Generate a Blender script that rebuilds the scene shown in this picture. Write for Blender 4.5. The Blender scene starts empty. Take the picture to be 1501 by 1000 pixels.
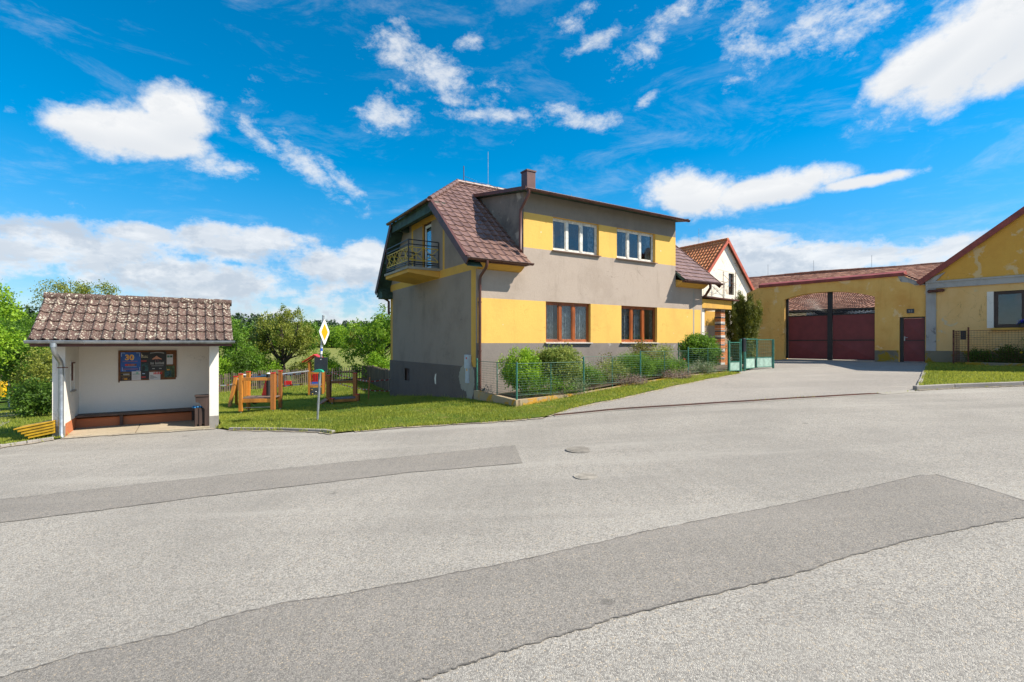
import bpy, bmesh, math, random
import numpy as np
from mathutils import Vector
from mathutils.geometry import delaunay_2d_cdt
random.seed(7); RNG = np.random.default_rng(7)
scene = bpy.context.scene
COL = scene.collection
E = 1.87                      # eye height over the road at the camera (all plans below are measured from eye level)
FPX, CX, CY = 729.0, 750.5, 503.0
# ------------------------------------------------------------------ camera
cam = bpy.data.cameras.new('camera'); camo = bpy.data.objects.new('camera', cam); COL.objects.link(camo)
camo.location = (0, 0, E); camo.rotation_euler = (math.radians(90), 0, 0)
cam.sensor_width = 36; cam.lens = FPX/1501*36; cam.shift_y = 3/1501; cam.clip_start = .1; cam.clip_end = 6000
scene.camera = camo
# ------------------------------------------------------------------ light
U = Vector((.8446, .5354, 0)); V = Vector((-.5354, .8446, 0))
LD = U*-1.15 + V*1.0 + Vector((0, 0, -1.5)); LD.normalize()
sun = bpy.data.lights.new('sun', 'SUN'); suno = bpy.data.objects.new('sun', sun); COL.objects.link(suno)
sun.energy = 5.0; sun.angle = math.radians(.55); sun.color = (1, .925, .80)
suno.rotation_euler = LD.to_track_quat('-Z', 'Y').to_euler(); suno.location = (20, -5, 30)
SUN_EL = math.asin(-LD.z); SUN_AZ = math.atan2(-LD.x, -LD.y)
scene.view_settings.view_transform = 'Standard'; scene.view_settings.look = 'None'
scene.view_settings.gamma = 1; scene.view_settings.exposure = .78
scene.cycles.max_bounces = 6; scene.cycles.transparent_max_bounces = 12

world = bpy.data.worlds.new('World'); scene.world = world; world.use_nodes = True
def make_world():
    nt = world.node_tree; N = nt.nodes; L = nt.links; N.clear()
    def nd(t, **k):
        n = N.new(t)
        for a, b in k.items(): setattr(n, a, b)
        return n
    def mth(op, a, b=None, c=None, clamp=False):
        n = nd('ShaderNodeMath', operation=op); n.use_clamp = clamp
        for i, v in enumerate((a, b, c)):
            if v is None: continue
            if isinstance(v, (int, float)): n.inputs[i].default_value = v
            else: L.new(v, n.inputs[i])
        return n.outputs[0]
    def mix(f, a, b):
        n = nd('ShaderNodeMix', data_type='RGBA')
        for i, v in ((0, f), (6, a), (7, b)):
            if isinstance(v, (int, float)): n.inputs[i].default_value = v
            elif isinstance(v, tuple): n.inputs[i].default_value = (*v, 1)
            else: L.new(v, n.inputs[i])
        return n.outputs[2]
    def sstep(v, lo, hi):
        n = nd('ShaderNodeMapRange', interpolation_type='SMOOTHSTEP')
        L.new(v, n.inputs[0]); n.inputs[1].default_value = lo; n.inputs[2].default_value = hi
        return n.outputs[0]
    sky = nd('ShaderNodeTexSky', sky_type='NISHITA', sun_disc=False, sun_elevation=SUN_EL, sun_rotation=SUN_AZ,
             altitude=400, air_density=1.0, dust_density=.25, ozone_density=3.0)
    tc = nd('ShaderNodeTexCoord'); sp = nd('ShaderNodeSeparateXYZ'); L.new(tc.outputs['Generated'], sp.inputs[0])
    dx, dy, dz = sp.outputs
    az = mth('ARCTAN2', dx, dy); el = mth('ARCSINE', dz)
    # direction noises
    def noise(scale, detail, rough, stretch=(1, 1, 1), off=(0, 0, 0), dist=0):
        mp = nd('ShaderNodeMapping'); mp.inputs['Scale'].default_value = stretch; mp.inputs['Location'].default_value = off
        L.new(tc.outputs['Generated'], mp.inputs[0])
        n = nd('ShaderNodeTexNoise'); n.inputs['Scale'].default_value = scale; n.inputs['Detail'].default_value = detail
        n.inputs['Roughness'].default_value = rough; n.inputs['Distortion'].default_value = dist; L.new(mp.outputs[0], n.inputs[0])
        return n.outputs[0]
    fine = noise(9, 10, .64, (1, 1, 1.5), (.7, .2, 0), .08)
    wisp = noise(17, 9, .70, (1, 1, 1.7), (3.1, 1, .4), .12)
    big = noise(4.6, 8, .58, (1, 1, 3.4), (1.2, 4, 2.2))
    bigu = noise(4.6, 8, .58, (1, 1, 3.4), (1.2, 4, 2.2+.13))
    fineu = noise(9, 10, .64, (1, 1, 1.5), (.7, .2, .055), .08)
    def blob(px, py, rx, ry, rot, soft=1.0):
        a0 = math.atan((px-CX)/FPX); e0 = math.atan((CY-py)/math.hypot(FPX, px-CX))
        u = mth('SUBTRACT', az, a0); v = mth('SUBTRACT', el, e0)
        sc = FPX/math.cos(a0)**1.0
        c, s = math.cos(math.radians(rot)), math.sin(math.radians(rot))
        ax = rx/sc; ay = ry/sc
        p = mth('ADD', mth('MULTIPLY', u, c/ax), mth('MULTIPLY', v, s/ax))
        q = mth('ADD', mth('MULTIPLY', u, -s/ay), mth('MULTIPLY', v, c/ay))
        d = mth('ADD', mth('MULTIPLY', p, p), mth('MULTIPLY', q, q))
        return mth('EXPONENT', mth('MULTIPLY', d, -1.0)), q
    under = []
    def total(bl):
        out = None
        for b in bl:
            m, q = blob(*b)
            w = mth('MULTIPLY', m, sstep(q, .35, -.75)); under.append(w)
            out = m if out is None else mth('MAXIMUM', out, m)
        return out
    # solid cumulus
    cum = [(195,192,125,42,8),(262,172,60,50,20),(130,185,70,34,0),(235,205,90,30,0),(1450,45,175,80,24),(1345,92,95,36,28),(1500,90,80,40,20),
           (1010,285,88,38,-6),(1130,278,140,26,4),(1255,268,80,12,2)]
    wsp = [(590,88,62,46,-35),(565,165,52,34,0),(650,118,95,34,-12),(690,60,30,18,20),(445,240,95,24,-40),(395,215,75,16,-36),(500,262,60,14,-40),
           (870,62,60,14,10),(965,48,80,28,22),(1100,22,55,26,10),(1180,42,150,30,22),(1095,72,60,20,0),(840,35,40,22,20),
           (860,180,78,16,-4),(945,148,30,10,28),(720,170,90,12,0),(320,245,60,20,-4),(805,168,50,20,20),(1265,25,80,40,20),(1010,15,70,20,0)]
    m1 = total(cum); m2 = total(wsp)
    puff = noise(24, 9, .68, (1, 1, 1.3), (2, 6, 1), .1)
    tex = mth('ADD', mth('MULTIPLY', mth('SUBTRACT', fine, .5), 1.15), mth('MULTIPLY', mth('SUBTRACT', puff, .5), .70))
    d1 = sstep(mth('ADD', mth('MULTIPLY', m1, 1.12), tex), .40, .86)
    d2 = sstep(mth('ADD', mth('MULTIPLY', m2, .80), mth('MULTIPLY', mth('SUBTRACT', wisp, .5), 2.3)), .36, 1.15)
    d2 = mth('MULTIPLY', d2, .80)
    # banks low over the horizon, broken in front of the camera, the same all round
    band = mth('EXPONENT', mth('MULTIPLY', mth('POWER', mth('DIVIDE', mth('ABSOLUTE', mth('SUBTRACT', el, .075)), .125), 2.0), -1.0))
    lm = total([(360,355,130,38,0),(90,362,200,48,0),(200,340,80,22,0),(540,385,60,50,0),(60,345,100,24,0),(500,400,110,50,0),(240,410,260,42,0),(1170,385,260,42,2),(1400,370,130,36,4),(1050,360,140,28,0),(590,420,90,60,0)])
    band = mth('MAXIMUM', mth('MULTIPLY', band, .66), mth('MULTIPLY', lm, .98))
    lowf = mth('ADD', band, mth('MULTIPLY', mth('SUBTRACT', big, .5), 1.5))
    lowf = mth('ADD', lowf, mth('MULTIPLY', mth('SUBTRACT', fine, .5), .55))
    lowf = mth('ADD', lowf, mth('MULTIPLY', mth('SUBTRACT', puff, .5), .95))
    d3 = mth('MULTIPLY', sstep(lowf, .46, .88), .92)
    hid = sstep(noise(2.4, 7, .62, (1, 1, 1.5), (9, 2, 5)), .44, .66)
    behind = sstep(dy, .15, -.25)
    dens = mth('MAXIMUM', mth('MAXIMUM', d1, d2), mth('MAXIMUM', d3, mth('MULTIPLY', hid, behind)))
    veil = sstep(noise(5, 8, .7, (1, 1, 3), (5, 5, 1), .5), .48, .85)
    dens = mth('MAXIMUM', dens, mth('MULTIPLY', veil, .32))
    # sky colour
    hs = nd('ShaderNodeHueSaturation'); hs.inputs['Saturation'].default_value = 1.50; hs.inputs['Value'].default_value = 1.44; hs.inputs['Hue'].default_value = .489
    L.new(sky.outputs[0], hs.inputs['Color'])
    skyc = mix(sstep(el, .34, .0), (1, 1, 1), (.56, .60, .72)); mm = nd('ShaderNodeMix', data_type='RGBA', blend_type='MULTIPLY'); mm.inputs[0].default_value = 1; L.new(hs.outputs[0], mm.inputs[6]); L.new(skyc, mm.inputs[7])
    # cloud shade: greyer in the lower, thicker banks
    sh = noise(7.5, 7, .62, (1, 1, 3.4), (7, 3, 1), .3)
    thick = mth('MULTIPLY', sstep(sh, .36, .60), sstep(dens, .45, .9))
    lowel = sstep(el, .30, .06)
    grey = mth('MULTIPLY', thick, mth('ADD', .30, mth('MULTIPLY', lowel, .68)))
    ug = under[0]
    for w in under[1:9]: ug = mth('MAXIMUM', ug, w)
    grey = mth('MAXIMUM', grey, mth('MULTIPLY', ug, .75))
    grey = mth('MAXIMUM', mth('MULTIPLY', grey, .7), mth('MULTIPLY', sstep(puff, .42, .66), .25))
    shade3 = mth('MULTIPLY', sstep(mth('ADD', bigu, mth('MULTIPLY', mth('SUBTRACT', fineu, .5), 1.0)), .42, .66), mth('MULTIPLY', d3, sstep(el, .45, .25)))
    grey = mth('MAXIMUM', grey, mth('MULTIPLY', shade3, .88))
    ccol = mix(grey, (7.5, 7.6, 7.7), (4.0, 4.6, 5.4))
    out = mix(dens, mm.outputs[2], ccol)
    bg = nd('ShaderNodeBackground'); bg.inputs['Strength'].default_value = .074
    L.new(out, bg.inputs[0]); wo = nd('ShaderNodeOutputWorld'); L.new(bg.outputs[0], wo.inputs[0])
make_world()

# ------------------------------------------------------------------ helpers
class Frame:
    def __init__(s, o, u):
        s.o = Vector((o[0], o[1], 0)); s.u = Vector((u[0], u[1], 0)).normalized(); s.v = Vector((-s.u.y, s.u.x, 0))
    def P(s, a, b, z): return s.o + s.u*a + s.v*b + Vector((0, 0, z))
FH = Frame((-1.149, 15.8), (.8446, .5354))            # big house
FS = Frame((-10.86, 12.0), (.8446, .5354))            # shelter
FG = Frame((17.85, 21.4), (.6356, -.772))             # yard wall; b > 0 is behind it
FW = Frame((15.03, 35.0), (.8446, .5354))             # white gable house

# terrain: thin plate spline through measured heights (from eye level)
CP = np.array([(0,0,-1.87),(-10.9,12,-2.25),(-8,13.7,-2.24),(-5.36,13.7,-2.14),(-1.15,15.8,-1.82),(-5.55,22.75,-2.5),(.13,13.78,-1.77),
 (8.26,18.93,-1.13),(.85,12.4,-1.85),(11.1,13.7,-1.30),(14.3,25.7,-.86),(17.85,21.4,-.86),(14.3,13.9,-1.18),(2.17,15.07,-1.55),(4.22,16.37,-1.33),(6.25,17.66,-1.2),
 (0,-15,-1.9),(15,-10,-1.3),(-15,-10,-2.5),(12,5,-1.33),(-12,4,-2.4),(-9,17,-2.36),(-7,20,-2.42),(-10.8,26.5,-2.88),(-15,29.5,-2.82),(-11,36,-2.75),(-18,16,-2.75),(-11.35,11,-2.33),(-22,22,-3.3),
 (-35,36,-4.9),(-68,67,-7.5),(-20,32,-2.9),(-30,60,-2.7),(0,50,-2.2),(-25,100,-2.2),(0,90,-2.2),(22,40,-.9),(60,60,-.8),(60,0,-.8),(0,-60,-1.9),(-60,-60,-3.2),(-60,0,-4.5),
 (-110,180,-1.9),(0,200,-1.9),(150,150,-1),(-220,0,-6),(-200,200,-6),(0,-220,-2),(220,0,-1),(-60,260,-2),(220,260,-1.5)], float)
def _tps():
    n = len(CP); d = np.linalg.norm(CP[:, None, :2]-CP[None, :, :2], axis=2)
    K = d + np.eye(n)*.15
    P = np.c_[np.ones(n), CP[:, :2]]; A = np.zeros((n+3, n+3)); A[:n, :n] = K; A[:n, n:] = P; A[n:, :n] = P.T
    return np.linalg.solve(A, np.r_[CP[:, 2], 0, 0, 0])
TW = _tps()
def Hn(x, y):
    x = np.asarray(x, float); y = np.asarray(y, float)
    d = np.sqrt((x[..., None]-CP[:, 0])**2 + (y[..., None]-CP[:, 1])**2 + .6)
    return (d*TW[:-3]).sum(-1) + TW[-3] + TW[-2]*x + TW[-1]*y
def H(x, y): return float(Hn(x, y))
def G(px, py):
    """where the sight line through a photo pixel meets the terrain"""
    dx, dz = (px-CX)/FPX, -(py-CY)/FPX
    lo, hi = 1.0, 120.0
    y = 1.0
    while y < 120 and dz*y > H(dx*y, y): y += .25
    lo, hi = y-.25, y
    for _ in range(24):
        m = (lo+hi)/2
        if dz*m > H(dx*m, m): lo = m
        else: hi = m
    return (dx*hi, hi)
def AT(px, y): return ((px-CX)/FPX*y, y)

OFF = {}
def tag(o, label=None, cat=None, group=None, kind=None):
    if label: o['label'] = label
    if cat: o['category'] = cat
    if group: o['group'] = group
    if kind: o['kind'] = kind
    return o
def thing(name, label, cat, loc, group=None):
    o = bpy.data.objects.new(name, None); COL.objects.link(o); o.empty_display_size = .3
    loc = Vector(loc); OFF[o.name] = loc; o.location = loc + Vector((0, 0, E))
    return tag(o, label, cat, group)
def link_mesh(name, me, parent, origin=None):
    """me holds coordinates from eye level; they become local to the parent's origin"""
    off = OFF[parent.name] if parent else Vector(origin or (0, 0, 0))
    me.transform(__import__('mathutils').Matrix.Translation(-off))
    o = bpy.data.objects.new(name, me); COL.objects.link(o)
    OFF[o.name] = off
    if parent: o.parent = parent
    else: o.location = off + Vector((0, 0, E))
    return o
def copy_tree(o, loc=None, parent=None):
    c = o.copy(); COL.objects.link(c)
    if parent: c.parent = parent
    if loc is not None: c.location = Vector(loc) + Vector((0, 0, E)); OFF[c.name] = Vector(loc)
    for ch in list(o.children): copy_tree(ch, None, c)
    return c

class MB:
    def __init__(s): s.v = []; s.f = []; s.m = []; s.smooth = []
    def add(s, vs, fs, mi=0, sm=False):
        b = len(s.v); s.v += [tuple(v) for v in vs]
        for f in fs: s.f.append([b+i for i in f]); s.m.append(mi); s.smooth.append(sm)
    def quad(s, a, b, c, d, mi=0): s.add([a, b, c, d], [(0, 1, 2, 3)], mi)
    def poly(s, pts, mi=0): s.add(pts, [tuple(range(len(pts)))], mi)
    def prism(s, pts, vec, mi=0):
        n = len(pts); vec = Vector(vec); pts = [Vector(p) for p in pts]
        s.add(pts + [p+vec for p in pts], [tuple(range(n))[::-1], tuple(range(n, 2*n))] + [(i, (i+1) % n, (i+1) % n+n, i+n) for i in range(n)], mi)
    def box(s, F, a0, a1, b0, b1, z0, z1, mi=0):
        p = [F.P(a, b, z) for z in (z0, z1) for a, b in ((a0, b0), (a1, b0), (a1, b1), (a0, b1))]
        s.add(p, [(3, 2, 1, 0), (4, 5, 6, 7), (0, 1, 5, 4), (1, 2, 6, 5), (2, 3, 7, 6), (3, 0, 4, 7)], mi)
    def beam(s, p0, p1, w, h, mi=0, up=(0, 0, 1), w1=None, h1=None):
        p0 = Vector(p0); p1 = Vector(p1); d = (p1-p0).normalized(); up = Vector(up)
        if abs(d.dot(up)) > .98: up = Vector((1, 0, 0))
        x = d.cross(up).normalized(); y = x.cross(d)
        vs = []
        for p, ww, hh in ((p0, w, h), (p1, w1 or w, h1 or h)):
            for sx, sy in ((-1, -1), (1, -1), (1, 1), (-1, 1)): vs.append(p + x*sx*ww/2 + y*sy*hh/2)
        s.add(vs, [(3, 2, 1, 0), (4, 5, 6, 7), (0, 1, 5, 4), (1, 2, 6, 5), (2, 3, 7, 6), (3, 0, 4, 7)], mi)
    def tube(s, pts, r, n=8, mi=0, r1=None, cap=True):
        pts = [Vector(p) for p in pts]; k = len(pts); vs = []; x = None
        for i, p in enumerate(pts):
            d = (pts[min(i+1, k-1)]-pts[max(i-1, 0)]).normalized()
            if x is None:
                x = d.cross(Vector((0, 0, 1)))
                if x.length < .01: x = Vector((1, 0, 0))
                x.normalize()
            x = (x - d*x.dot(d)).normalized(); y = d.cross(x)
            rr = r + ((r1 if r1 is not None else r)-r)*i/(k-1)
            for j in range(n):
                a = 2*math.pi*j/n; vs.append(p + x*math.cos(a)*rr + y*math.sin(a)*rr)
        fs = [(i*n+j, i*n+(j+1) % n, (i+1)*n+(j+1) % n, (i+1)*n+j) for i in range(k-1) for j in range(n)]
        s.add(vs, fs, mi, True)
        if cap:
            s.add(vs[:n], [tuple(range(n))[::-1]], mi); s.add(vs[-n:], [tuple(range(n))], mi)
    def sphere(s, c, r, mi=0, nu=10, nv=6, sc=(1, 1, 1)):
        c = Vector(c); vs = []
        for i in range(nv+1):
            t = math.pi*i/nv
            for j in range(nu):
                a = 2*math.pi*j/nu; vs.append(c + Vector((math.sin(t)*math.cos(a)*r*sc[0], math.sin(t)*math.sin(a)*r*sc[1], math.cos(t)*r*sc[2])))
        s.add(vs, [(i*nu+j, (i+1)*nu+j, (i+1)*nu+(j+1) % nu, i*nu+(j+1) % nu) for i in range(nv) for j in range(nu)], mi, True)
    def mesh(s, name, mats):
        me = bpy.data.meshes.new(name); me.from_pydata(s.v, [], s.f)
        for m in (mats if isinstance(mats, (list, tuple)) else [mats]): me.materials.append(m)
        me.polygons.foreach_set('material_index', s.m); me.polygons.foreach_set('use_smooth', s.smooth)
        me.update(); return me
    def build(s, name, mats, parent=None, origin=None, bevel=0, fix=True):
        me = s.mesh(name, mats)
        if fix:
            bm = bmesh.new(); bm.from_mesh(me); bmesh.ops.recalc_face_normals(bm, faces=bm.faces); bm.to_mesh(me); bm.free()
        o = link_mesh(name, me, parent, origin)
        if bevel:
            md = o.modifiers.new('bevel', 'BEVEL'); md.width = bevel; md.segments = 2; md.limit_method = 'ANGLE'; md.angle_limit = math.radians(50)
        return o

# ------------------------------------------------------------------ materials
def newmat(name):
    m = bpy.data.materials.new(name); m.use_nodes = True
    return m, m.node_tree.nodes, m.node_tree.links, m.node_tree.nodes['Principled BSDF']
class NB:
    def __init__(s, m): s.N = m.node_tree.nodes; s.L = m.node_tree.links; s.tc = s.N.new('ShaderNodeTexCoord')
    def set(s, sock, v):
        if isinstance(v, (int, float)): sock.default_value = v
        elif isinstance(v, tuple): sock.default_value = (*v, 1) if len(sock.default_value) == 4 and len(v) == 3 else v
        else: s.L.new(v, sock)
    def coord(s, scale=(1, 1, 1), loc=(0, 0, 0)):
        mp = s.N.new('ShaderNodeMapping'); mp.inputs['Scale'].default_value = scale; mp.inputs['Location'].default_value = loc
        s.L.new(s.tc.outputs['Object'], mp.inputs[0]); return mp.outputs[0]
    def noise(s, scale, detail=5, rough=.6, stretch=(1, 1, 1), loc=(0, 0, 0), dist=0):
        n = s.N.new('ShaderNodeTexNoise'); n.inputs['Scale'].default_value = scale; n.inputs['Detail'].default_value = detail
        n.inputs['Roughness'].default_value = rough; n.inputs['Distortion'].default_value = dist
        s.L.new(s.coord(stretch, loc), n.inputs[0]); return n.outputs[0]
    def voro(s, scale, feature='F1', stretch=(1, 1, 1), out='Distance'):
        n = s.N.new('ShaderNodeTexVoronoi'); n.inputs['Scale'].default_value = scale; n.feature = feature
        s.L.new(s.coord(stretch), n.inputs[0]); return n.outputs[out]
    def math(s, op, a, b=None, c=None, clamp=False):
        n = s.N.new('ShaderNodeMath'); n.operation = op; n.use_clamp = clamp
        for i, v in enumerate((a, b, c)):
            if v is not None: s.set(n.inputs[i], v)
        return n.outputs[0]
    def step(s, v, lo, hi, a=0.0, b=1.0):
        n = s.N.new('ShaderNodeMapRange'); n.interpolation_type = 'SMOOTHSTEP'; s.L.new(v, n.inputs[0])
        n.inputs[1].default_value = lo; n.inputs[2].default_value = hi; n.inputs[3].default_value = a; n.inputs[4].default_value = b
        return n.outputs[0]
    def mix(s, f, a, b, blend='MIX'):
        n = s.N.new('ShaderNodeMix'); n.data_type = 'RGBA'; n.blend_type = blend
        s.set(n.inputs[0], f); s.set(n.inputs[6], a); s.set(n.inputs[7], b); return n.outputs[2]
    def bump(s, h, strength=.3, dist=.01):
        n = s.N.new('ShaderNodeBump'); n.inputs['Strength'].default_value = strength; n.inputs['Distance'].default_value = dist
        s.L.new(h, n.inputs['Height']); return n.outputs[0]
    def z(s):
        n = s.N.new('ShaderNodeSeparateXYZ'); s.L.new(s.tc.outputs['Object'], n.inputs[0]); return n.outputs[2]
def plain(name, col, rough=.6, metal=0, var=.25, vscale=3, bump=.15, bscale=40, dark=None, spec=None, stretch=(1, 1, 1)):
    m, N, L, P = newmat(name); b = NB(m)
    n1 = b.noise(vscale, 6, .65, stretch)
    c2 = dark or tuple(c*(1-var*1.6) for c in col)
    f = b.step(n1, .3, .7)
    c = b.mix(f, c2, tuple(min(1, k*(1+var*.35)) for k in col))
    L.new(c, P.inputs['Base Color']); P.inputs['Roughness'].default_value = rough; P.inputs['Metallic'].default_value = metal
    if spec is not None: P.inputs['Specular IOR Level'].default_value = spec
    if bump: L.new(b.bump(b.noise(bscale, 4, .7, stretch), bump, .01), P.inputs['Normal'])
    return m
def plaster(name, col, stain, stainamt=.5, peel=None, peelamt=0, streak=.3, grain=.5, low=None, lowz=(0, 1), chips=None):
    m, N, L, P = newmat(name); b = NB(m)
    big = b.noise(.8, 7, .65); st = b.noise(2.2, 6, .7, (1, 1, .16), (3, 1, 0)); fine = b.noise(90, 3, .7)
    c = b.mix(b.math('MULTIPLY', b.step(big, .42, .72), stainamt), tuple(col), tuple(stain))
    c = b.mix(b.math('MULTIPLY', b.step(st, .52, .78), streak), c, tuple(k*.72 for k in stain))
    c = b.mix(b.step(fine, .25, .75, 0, .22), c, tuple(k*.45 for k in col))
    crk = b.math('ABSOLUTE', b.math('SUBTRACT', b.noise(.8, 6, .6, (1, 1, 1), (3, 8, 4), .8), .5)); c = b.mix(b.math('MULTIPLY', b.step(crk, .004, .0012), b.step(b.noise(.6, 3, .5, (1, 1, 1), (1, 9, 5)), .52, .62, 0, .6)), c, tuple(k*.35 for k in stain))
    if chips:
        cn = b.math('ADD', b.voro(1.9), b.math('MULTIPLY', b.noise(14, 4, .7), .10)); c = b.mix(b.step(cn, .105, .085, 0, .8), c, chips)
    if peel:
        pn = b.noise(1.7, 8, .62, (1, 1, 1), (5, 2, 8), .4)
        c = b.mix(b.step(b.math('ADD', pn, b.math('MULTIPLY', b.math('SUBTRACT', b.noise(16, 4, .7), .5), .07)), .59-.14*peelamt, .645-.14*peelamt), c, tuple(peel))
    if low:
        ln = b.math('ADD', b.z(), b.math('MULTIPLY', b.noise(2.6, 6, .7, (1, 1, 1), (1, 8, 3)), .9))
        c = b.mix(b.step(ln, lowz[1], lowz[0]), c, tuple(low))
    L.new(c, P.inputs['Base Color']); P.inputs['Roughness'].default_value = .92; P.inputs['Specular IOR Level'].default_value = .2
    h = b.math('ADD', b.math('MULTIPLY', b.noise(110, 3, .8), grain), b.noise(9, 5, .6))
    L.new(b.bump(h, .5, .012), P.inputs['Normal'])
    return m
def leafmat(name, lo, hi, trans=.35):
    m, N, L, P = newmat(name); b = NB(m)
    at = N.new('ShaderNodeAttribute'); at.attribute_name = 'tint'
    c = b.mix(at.outputs['Fac'], lo, hi)
    L.new(c, P.inputs['Base Color']); P.inputs['Roughness'].default_value = .55; P.inputs['Specular IOR Level'].default_value = .3
    tr = N.new('ShaderNodeBsdfTranslucent'); L.new(b.mix(.5, c, tuple(min(1, k*1.6) for k in hi)), tr.inputs[0])
    ms = N.new('ShaderNodeMixShader'); ms.inputs[0].default_value = trans
    L.new(P.outputs[0], ms.inputs[1]); L.new(tr.outputs[0], ms.inputs[2]); L.new(ms.outputs[0], N['Material Output'].inputs[0])
    return m
def asphalt(name, stone_lo, stone_hi, binder, bindamt, scale=75, stain=.25):
    m, N, L, P = newmat(name); b = NB(m)
    vn = N.new('ShaderNodeTexVoronoi'); vn.inputs['Scale'].default_value = scale; L.new(b.coord(), vn.inputs[0])
    vd = b.voro(scale, 'DISTANCE_TO_EDGE')
    sx = N.new('ShaderNodeSeparateXYZ'); L.new(vn.outputs['Color'], sx.inputs[0])
    c = b.mix(sx.outputs[0], stone_lo, stone_hi)
    c = b.mix(b.step(sx.outputs[1], .90, .97, 0, .7), c, (.50, .40, .28))
    c = b.mix(b.step(sx.outputs[2], .80-bindamt*.4, .88-bindamt*.4, 0, .85), c, binder)
    c = b.mix(b.step(vd, .0, .14, bindamt+.35, 0), c, binder)
    big = b.noise(.35, 7, .6); med = b.noise(2.4, 6, .65, (1, 1, 1), (4, 4, 0)); tr = b.noise(.5, 5, .6, (.35, 2.6, 1), (0, 7, 0))
    c = b.mix(b.step(big, .35, .7, 0, stain), c, binder)
    vs_ = b.voro(.62); c = b.mix(b.step(b.math('ADD', vs_, b.math('MULTIPLY', b.noise(7, 4, .6), .07)), .075, .055, 0, .45), c, tuple(k*.5 for k in binder))
    crk = b.math('ABSOLUTE', b.math('SUBTRACT', b.noise(.55, 5, .55, (1, 1, 1), (8, 3, 0), 1.2), .5)); c = b.mix(b.math('MULTIPLY', b.step(crk, .0035, .0012), b.step(b.noise(.3, 3, .5, (1, 1, 1), (1, 9, 0)), .5, .6, 0, .22)), c, tuple(k*.4 for k in binder))
    c = b.mix(b.step(med, .5, .8, 0, stain*.8), c, tuple(k*1.25 for k in binder))
    c = b.mix(b.step(b.noise(.42, 4, .55, (.25, 2.2, 1), (3, 1, 0)), .52, .72, 0, stain*.7), c, tuple(k*1.1 for k in binder))
    c = b.mix(b.step(tr, .5, .75, 0, stain), c, tuple(k*.9 for k in stone_hi))
    L.new(c, P.inputs['Base Color']); P.inputs['Roughness'].default_value = .9; P.inputs['Specular IOR Level'].default_value = .25
    L.new(b.bump(b.math('ADD', b.step(vd, 0, .25), sx.outputs[0]), .5, .006), P.inputs['Normal'])
    return m
M = {}
YEL = (.76, .475, .12)
M['yellow'] = plaster('yellow_paint', YEL, (.62, .36, .10), .6, streak=.35, grain=.8, chips=(.74, .66, .50))
M['ochre_trim'] = plaster('ochre_trim_paint', (.68, .39, .085), (.48, .28, .09), .7, streak=.4, grain=.4)
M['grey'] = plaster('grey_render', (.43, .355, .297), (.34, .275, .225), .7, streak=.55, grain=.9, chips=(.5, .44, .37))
M['grey_eave_shade'] = plaster('eave_shade_render', (.25, .215, .18), (.19, .165, .14), .7, streak=.4, grain=.7)  # darker copy of the grey render, paints the shade under the dormer eave
M['grey_gable'] = plaster('gable_shade_render', (.31, .25, .207), (.215, .17, .14), .7, streak=.45, grain=.6)  # grey render lowered in colour to deepen the shade of the gable side
M['cheek'] = plaster('weathered_render', (.24, .215, .19), (.11, .10, .095), .9, peel=(.36, .33, .28), peelamt=.2, streak=.6)
M['plinth'] = plaster('plinth_render', (.16, .13, .115), (.11, .09, .08), .7, streak=.25, low=(.30, .25, .21), lowz=(-1.42, -1.28), grain=1)
M['plinth_front'] = plaster('front_plinth_render', (.235, .205, .185), (.18, .158, .145), .7, streak=.25, peel=(.32, .295, .27), peelamt=-.2, low=(.34, .28, .22), lowz=(-1.0, -.45), grain=1)
M['patch'] = plaster('bare_mortar', (.36, .335, .29), (.27, .25, .21), .8, streak=.3, grain=1)
M['wall_old'] = plaster('old_ochre_plaster', (.84, .50, .15), (.72, .34, .08), .8, peel=(.80, .55, .27), peelamt=.1, streak=.45, low=(.36, .31, .23), lowz=(-1.0, .35), grain=.8)
M['wall_old2'] = plaster('pale_ochre_plaster', (.82, .53, .23), (.72, .40, .12), .6, peel=(.62, .50, .32), peelamt=-.2, streak=.6, grain=.8)
M['wall_gable'] = plaster('deep_ochre_plaster', (.74, .40, .08), (.64, .31, .06), .7, peel=(.68, .47, .23), peelamt=.1, streak=.3, grain=.8)
M['greyband'] = plaster('grey_limewash', (.46, .44, .42), (.34, .32, .30), .8, peel=(.22, .21, .20), peelamt=-.1, streak=.6)
M['mossbase'] = plaster('mossy_concrete', (.24, .21, .15), (.12, .11, .09), .9, peel=(.28, .19, .02), peelamt=.7, streak=.3)
M['white'] = plaster('white_render', (.80, .755, .685), (.66, .62, .57), .35, streak=.12, grain=.3)
M['white_old'] = plaster('white_limewash', (.86, .81, .70), (.78, .68, .50), .6, peel=(.52, .44, .36), peelamt=.2, streak=.2)
M['concrete'] = plaster('concrete', (.36, .33, .28), (.24, .22, .19), .8, streak=.3, grain=1)
M['slab'] = plaster('pale_concrete_floor', (.42, .35, .25), (.32, .26, .19), .8, streak=.2, grain=.8)
M['kerb'] = plaster('kerb_concrete', (.34, .31, .28), (.22, .20, .18), .8, streak=.2, grain=1)
M['lichen'] = plaster('lichen_kerb', (.40, .31, .20), (.30, .22, .12), .8, peel=(.52, .27, .04), peelamt=.45, grain=1)
M['orange'] = plaster('terracotta_dado', (.50, .17, .075), (.40, .13, .06), .5, streak=.2)
M['road'] = asphalt('worn_chip_asphalt', (.275, .253, .222), (.475, .438, .382), (.185, .17, .15), .04, 88, .42)
M['road2'] = asphalt('patch_asphalt', (.215, .196, .172), (.355, .322, .28), (.155, .142, .126), .08, 105, .32)
M['drive'] = asphalt('driveway_asphalt', (.27, .245, .22), (.46, .42, .37), (.18, .165, .148), .08, 95, .30)
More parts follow.
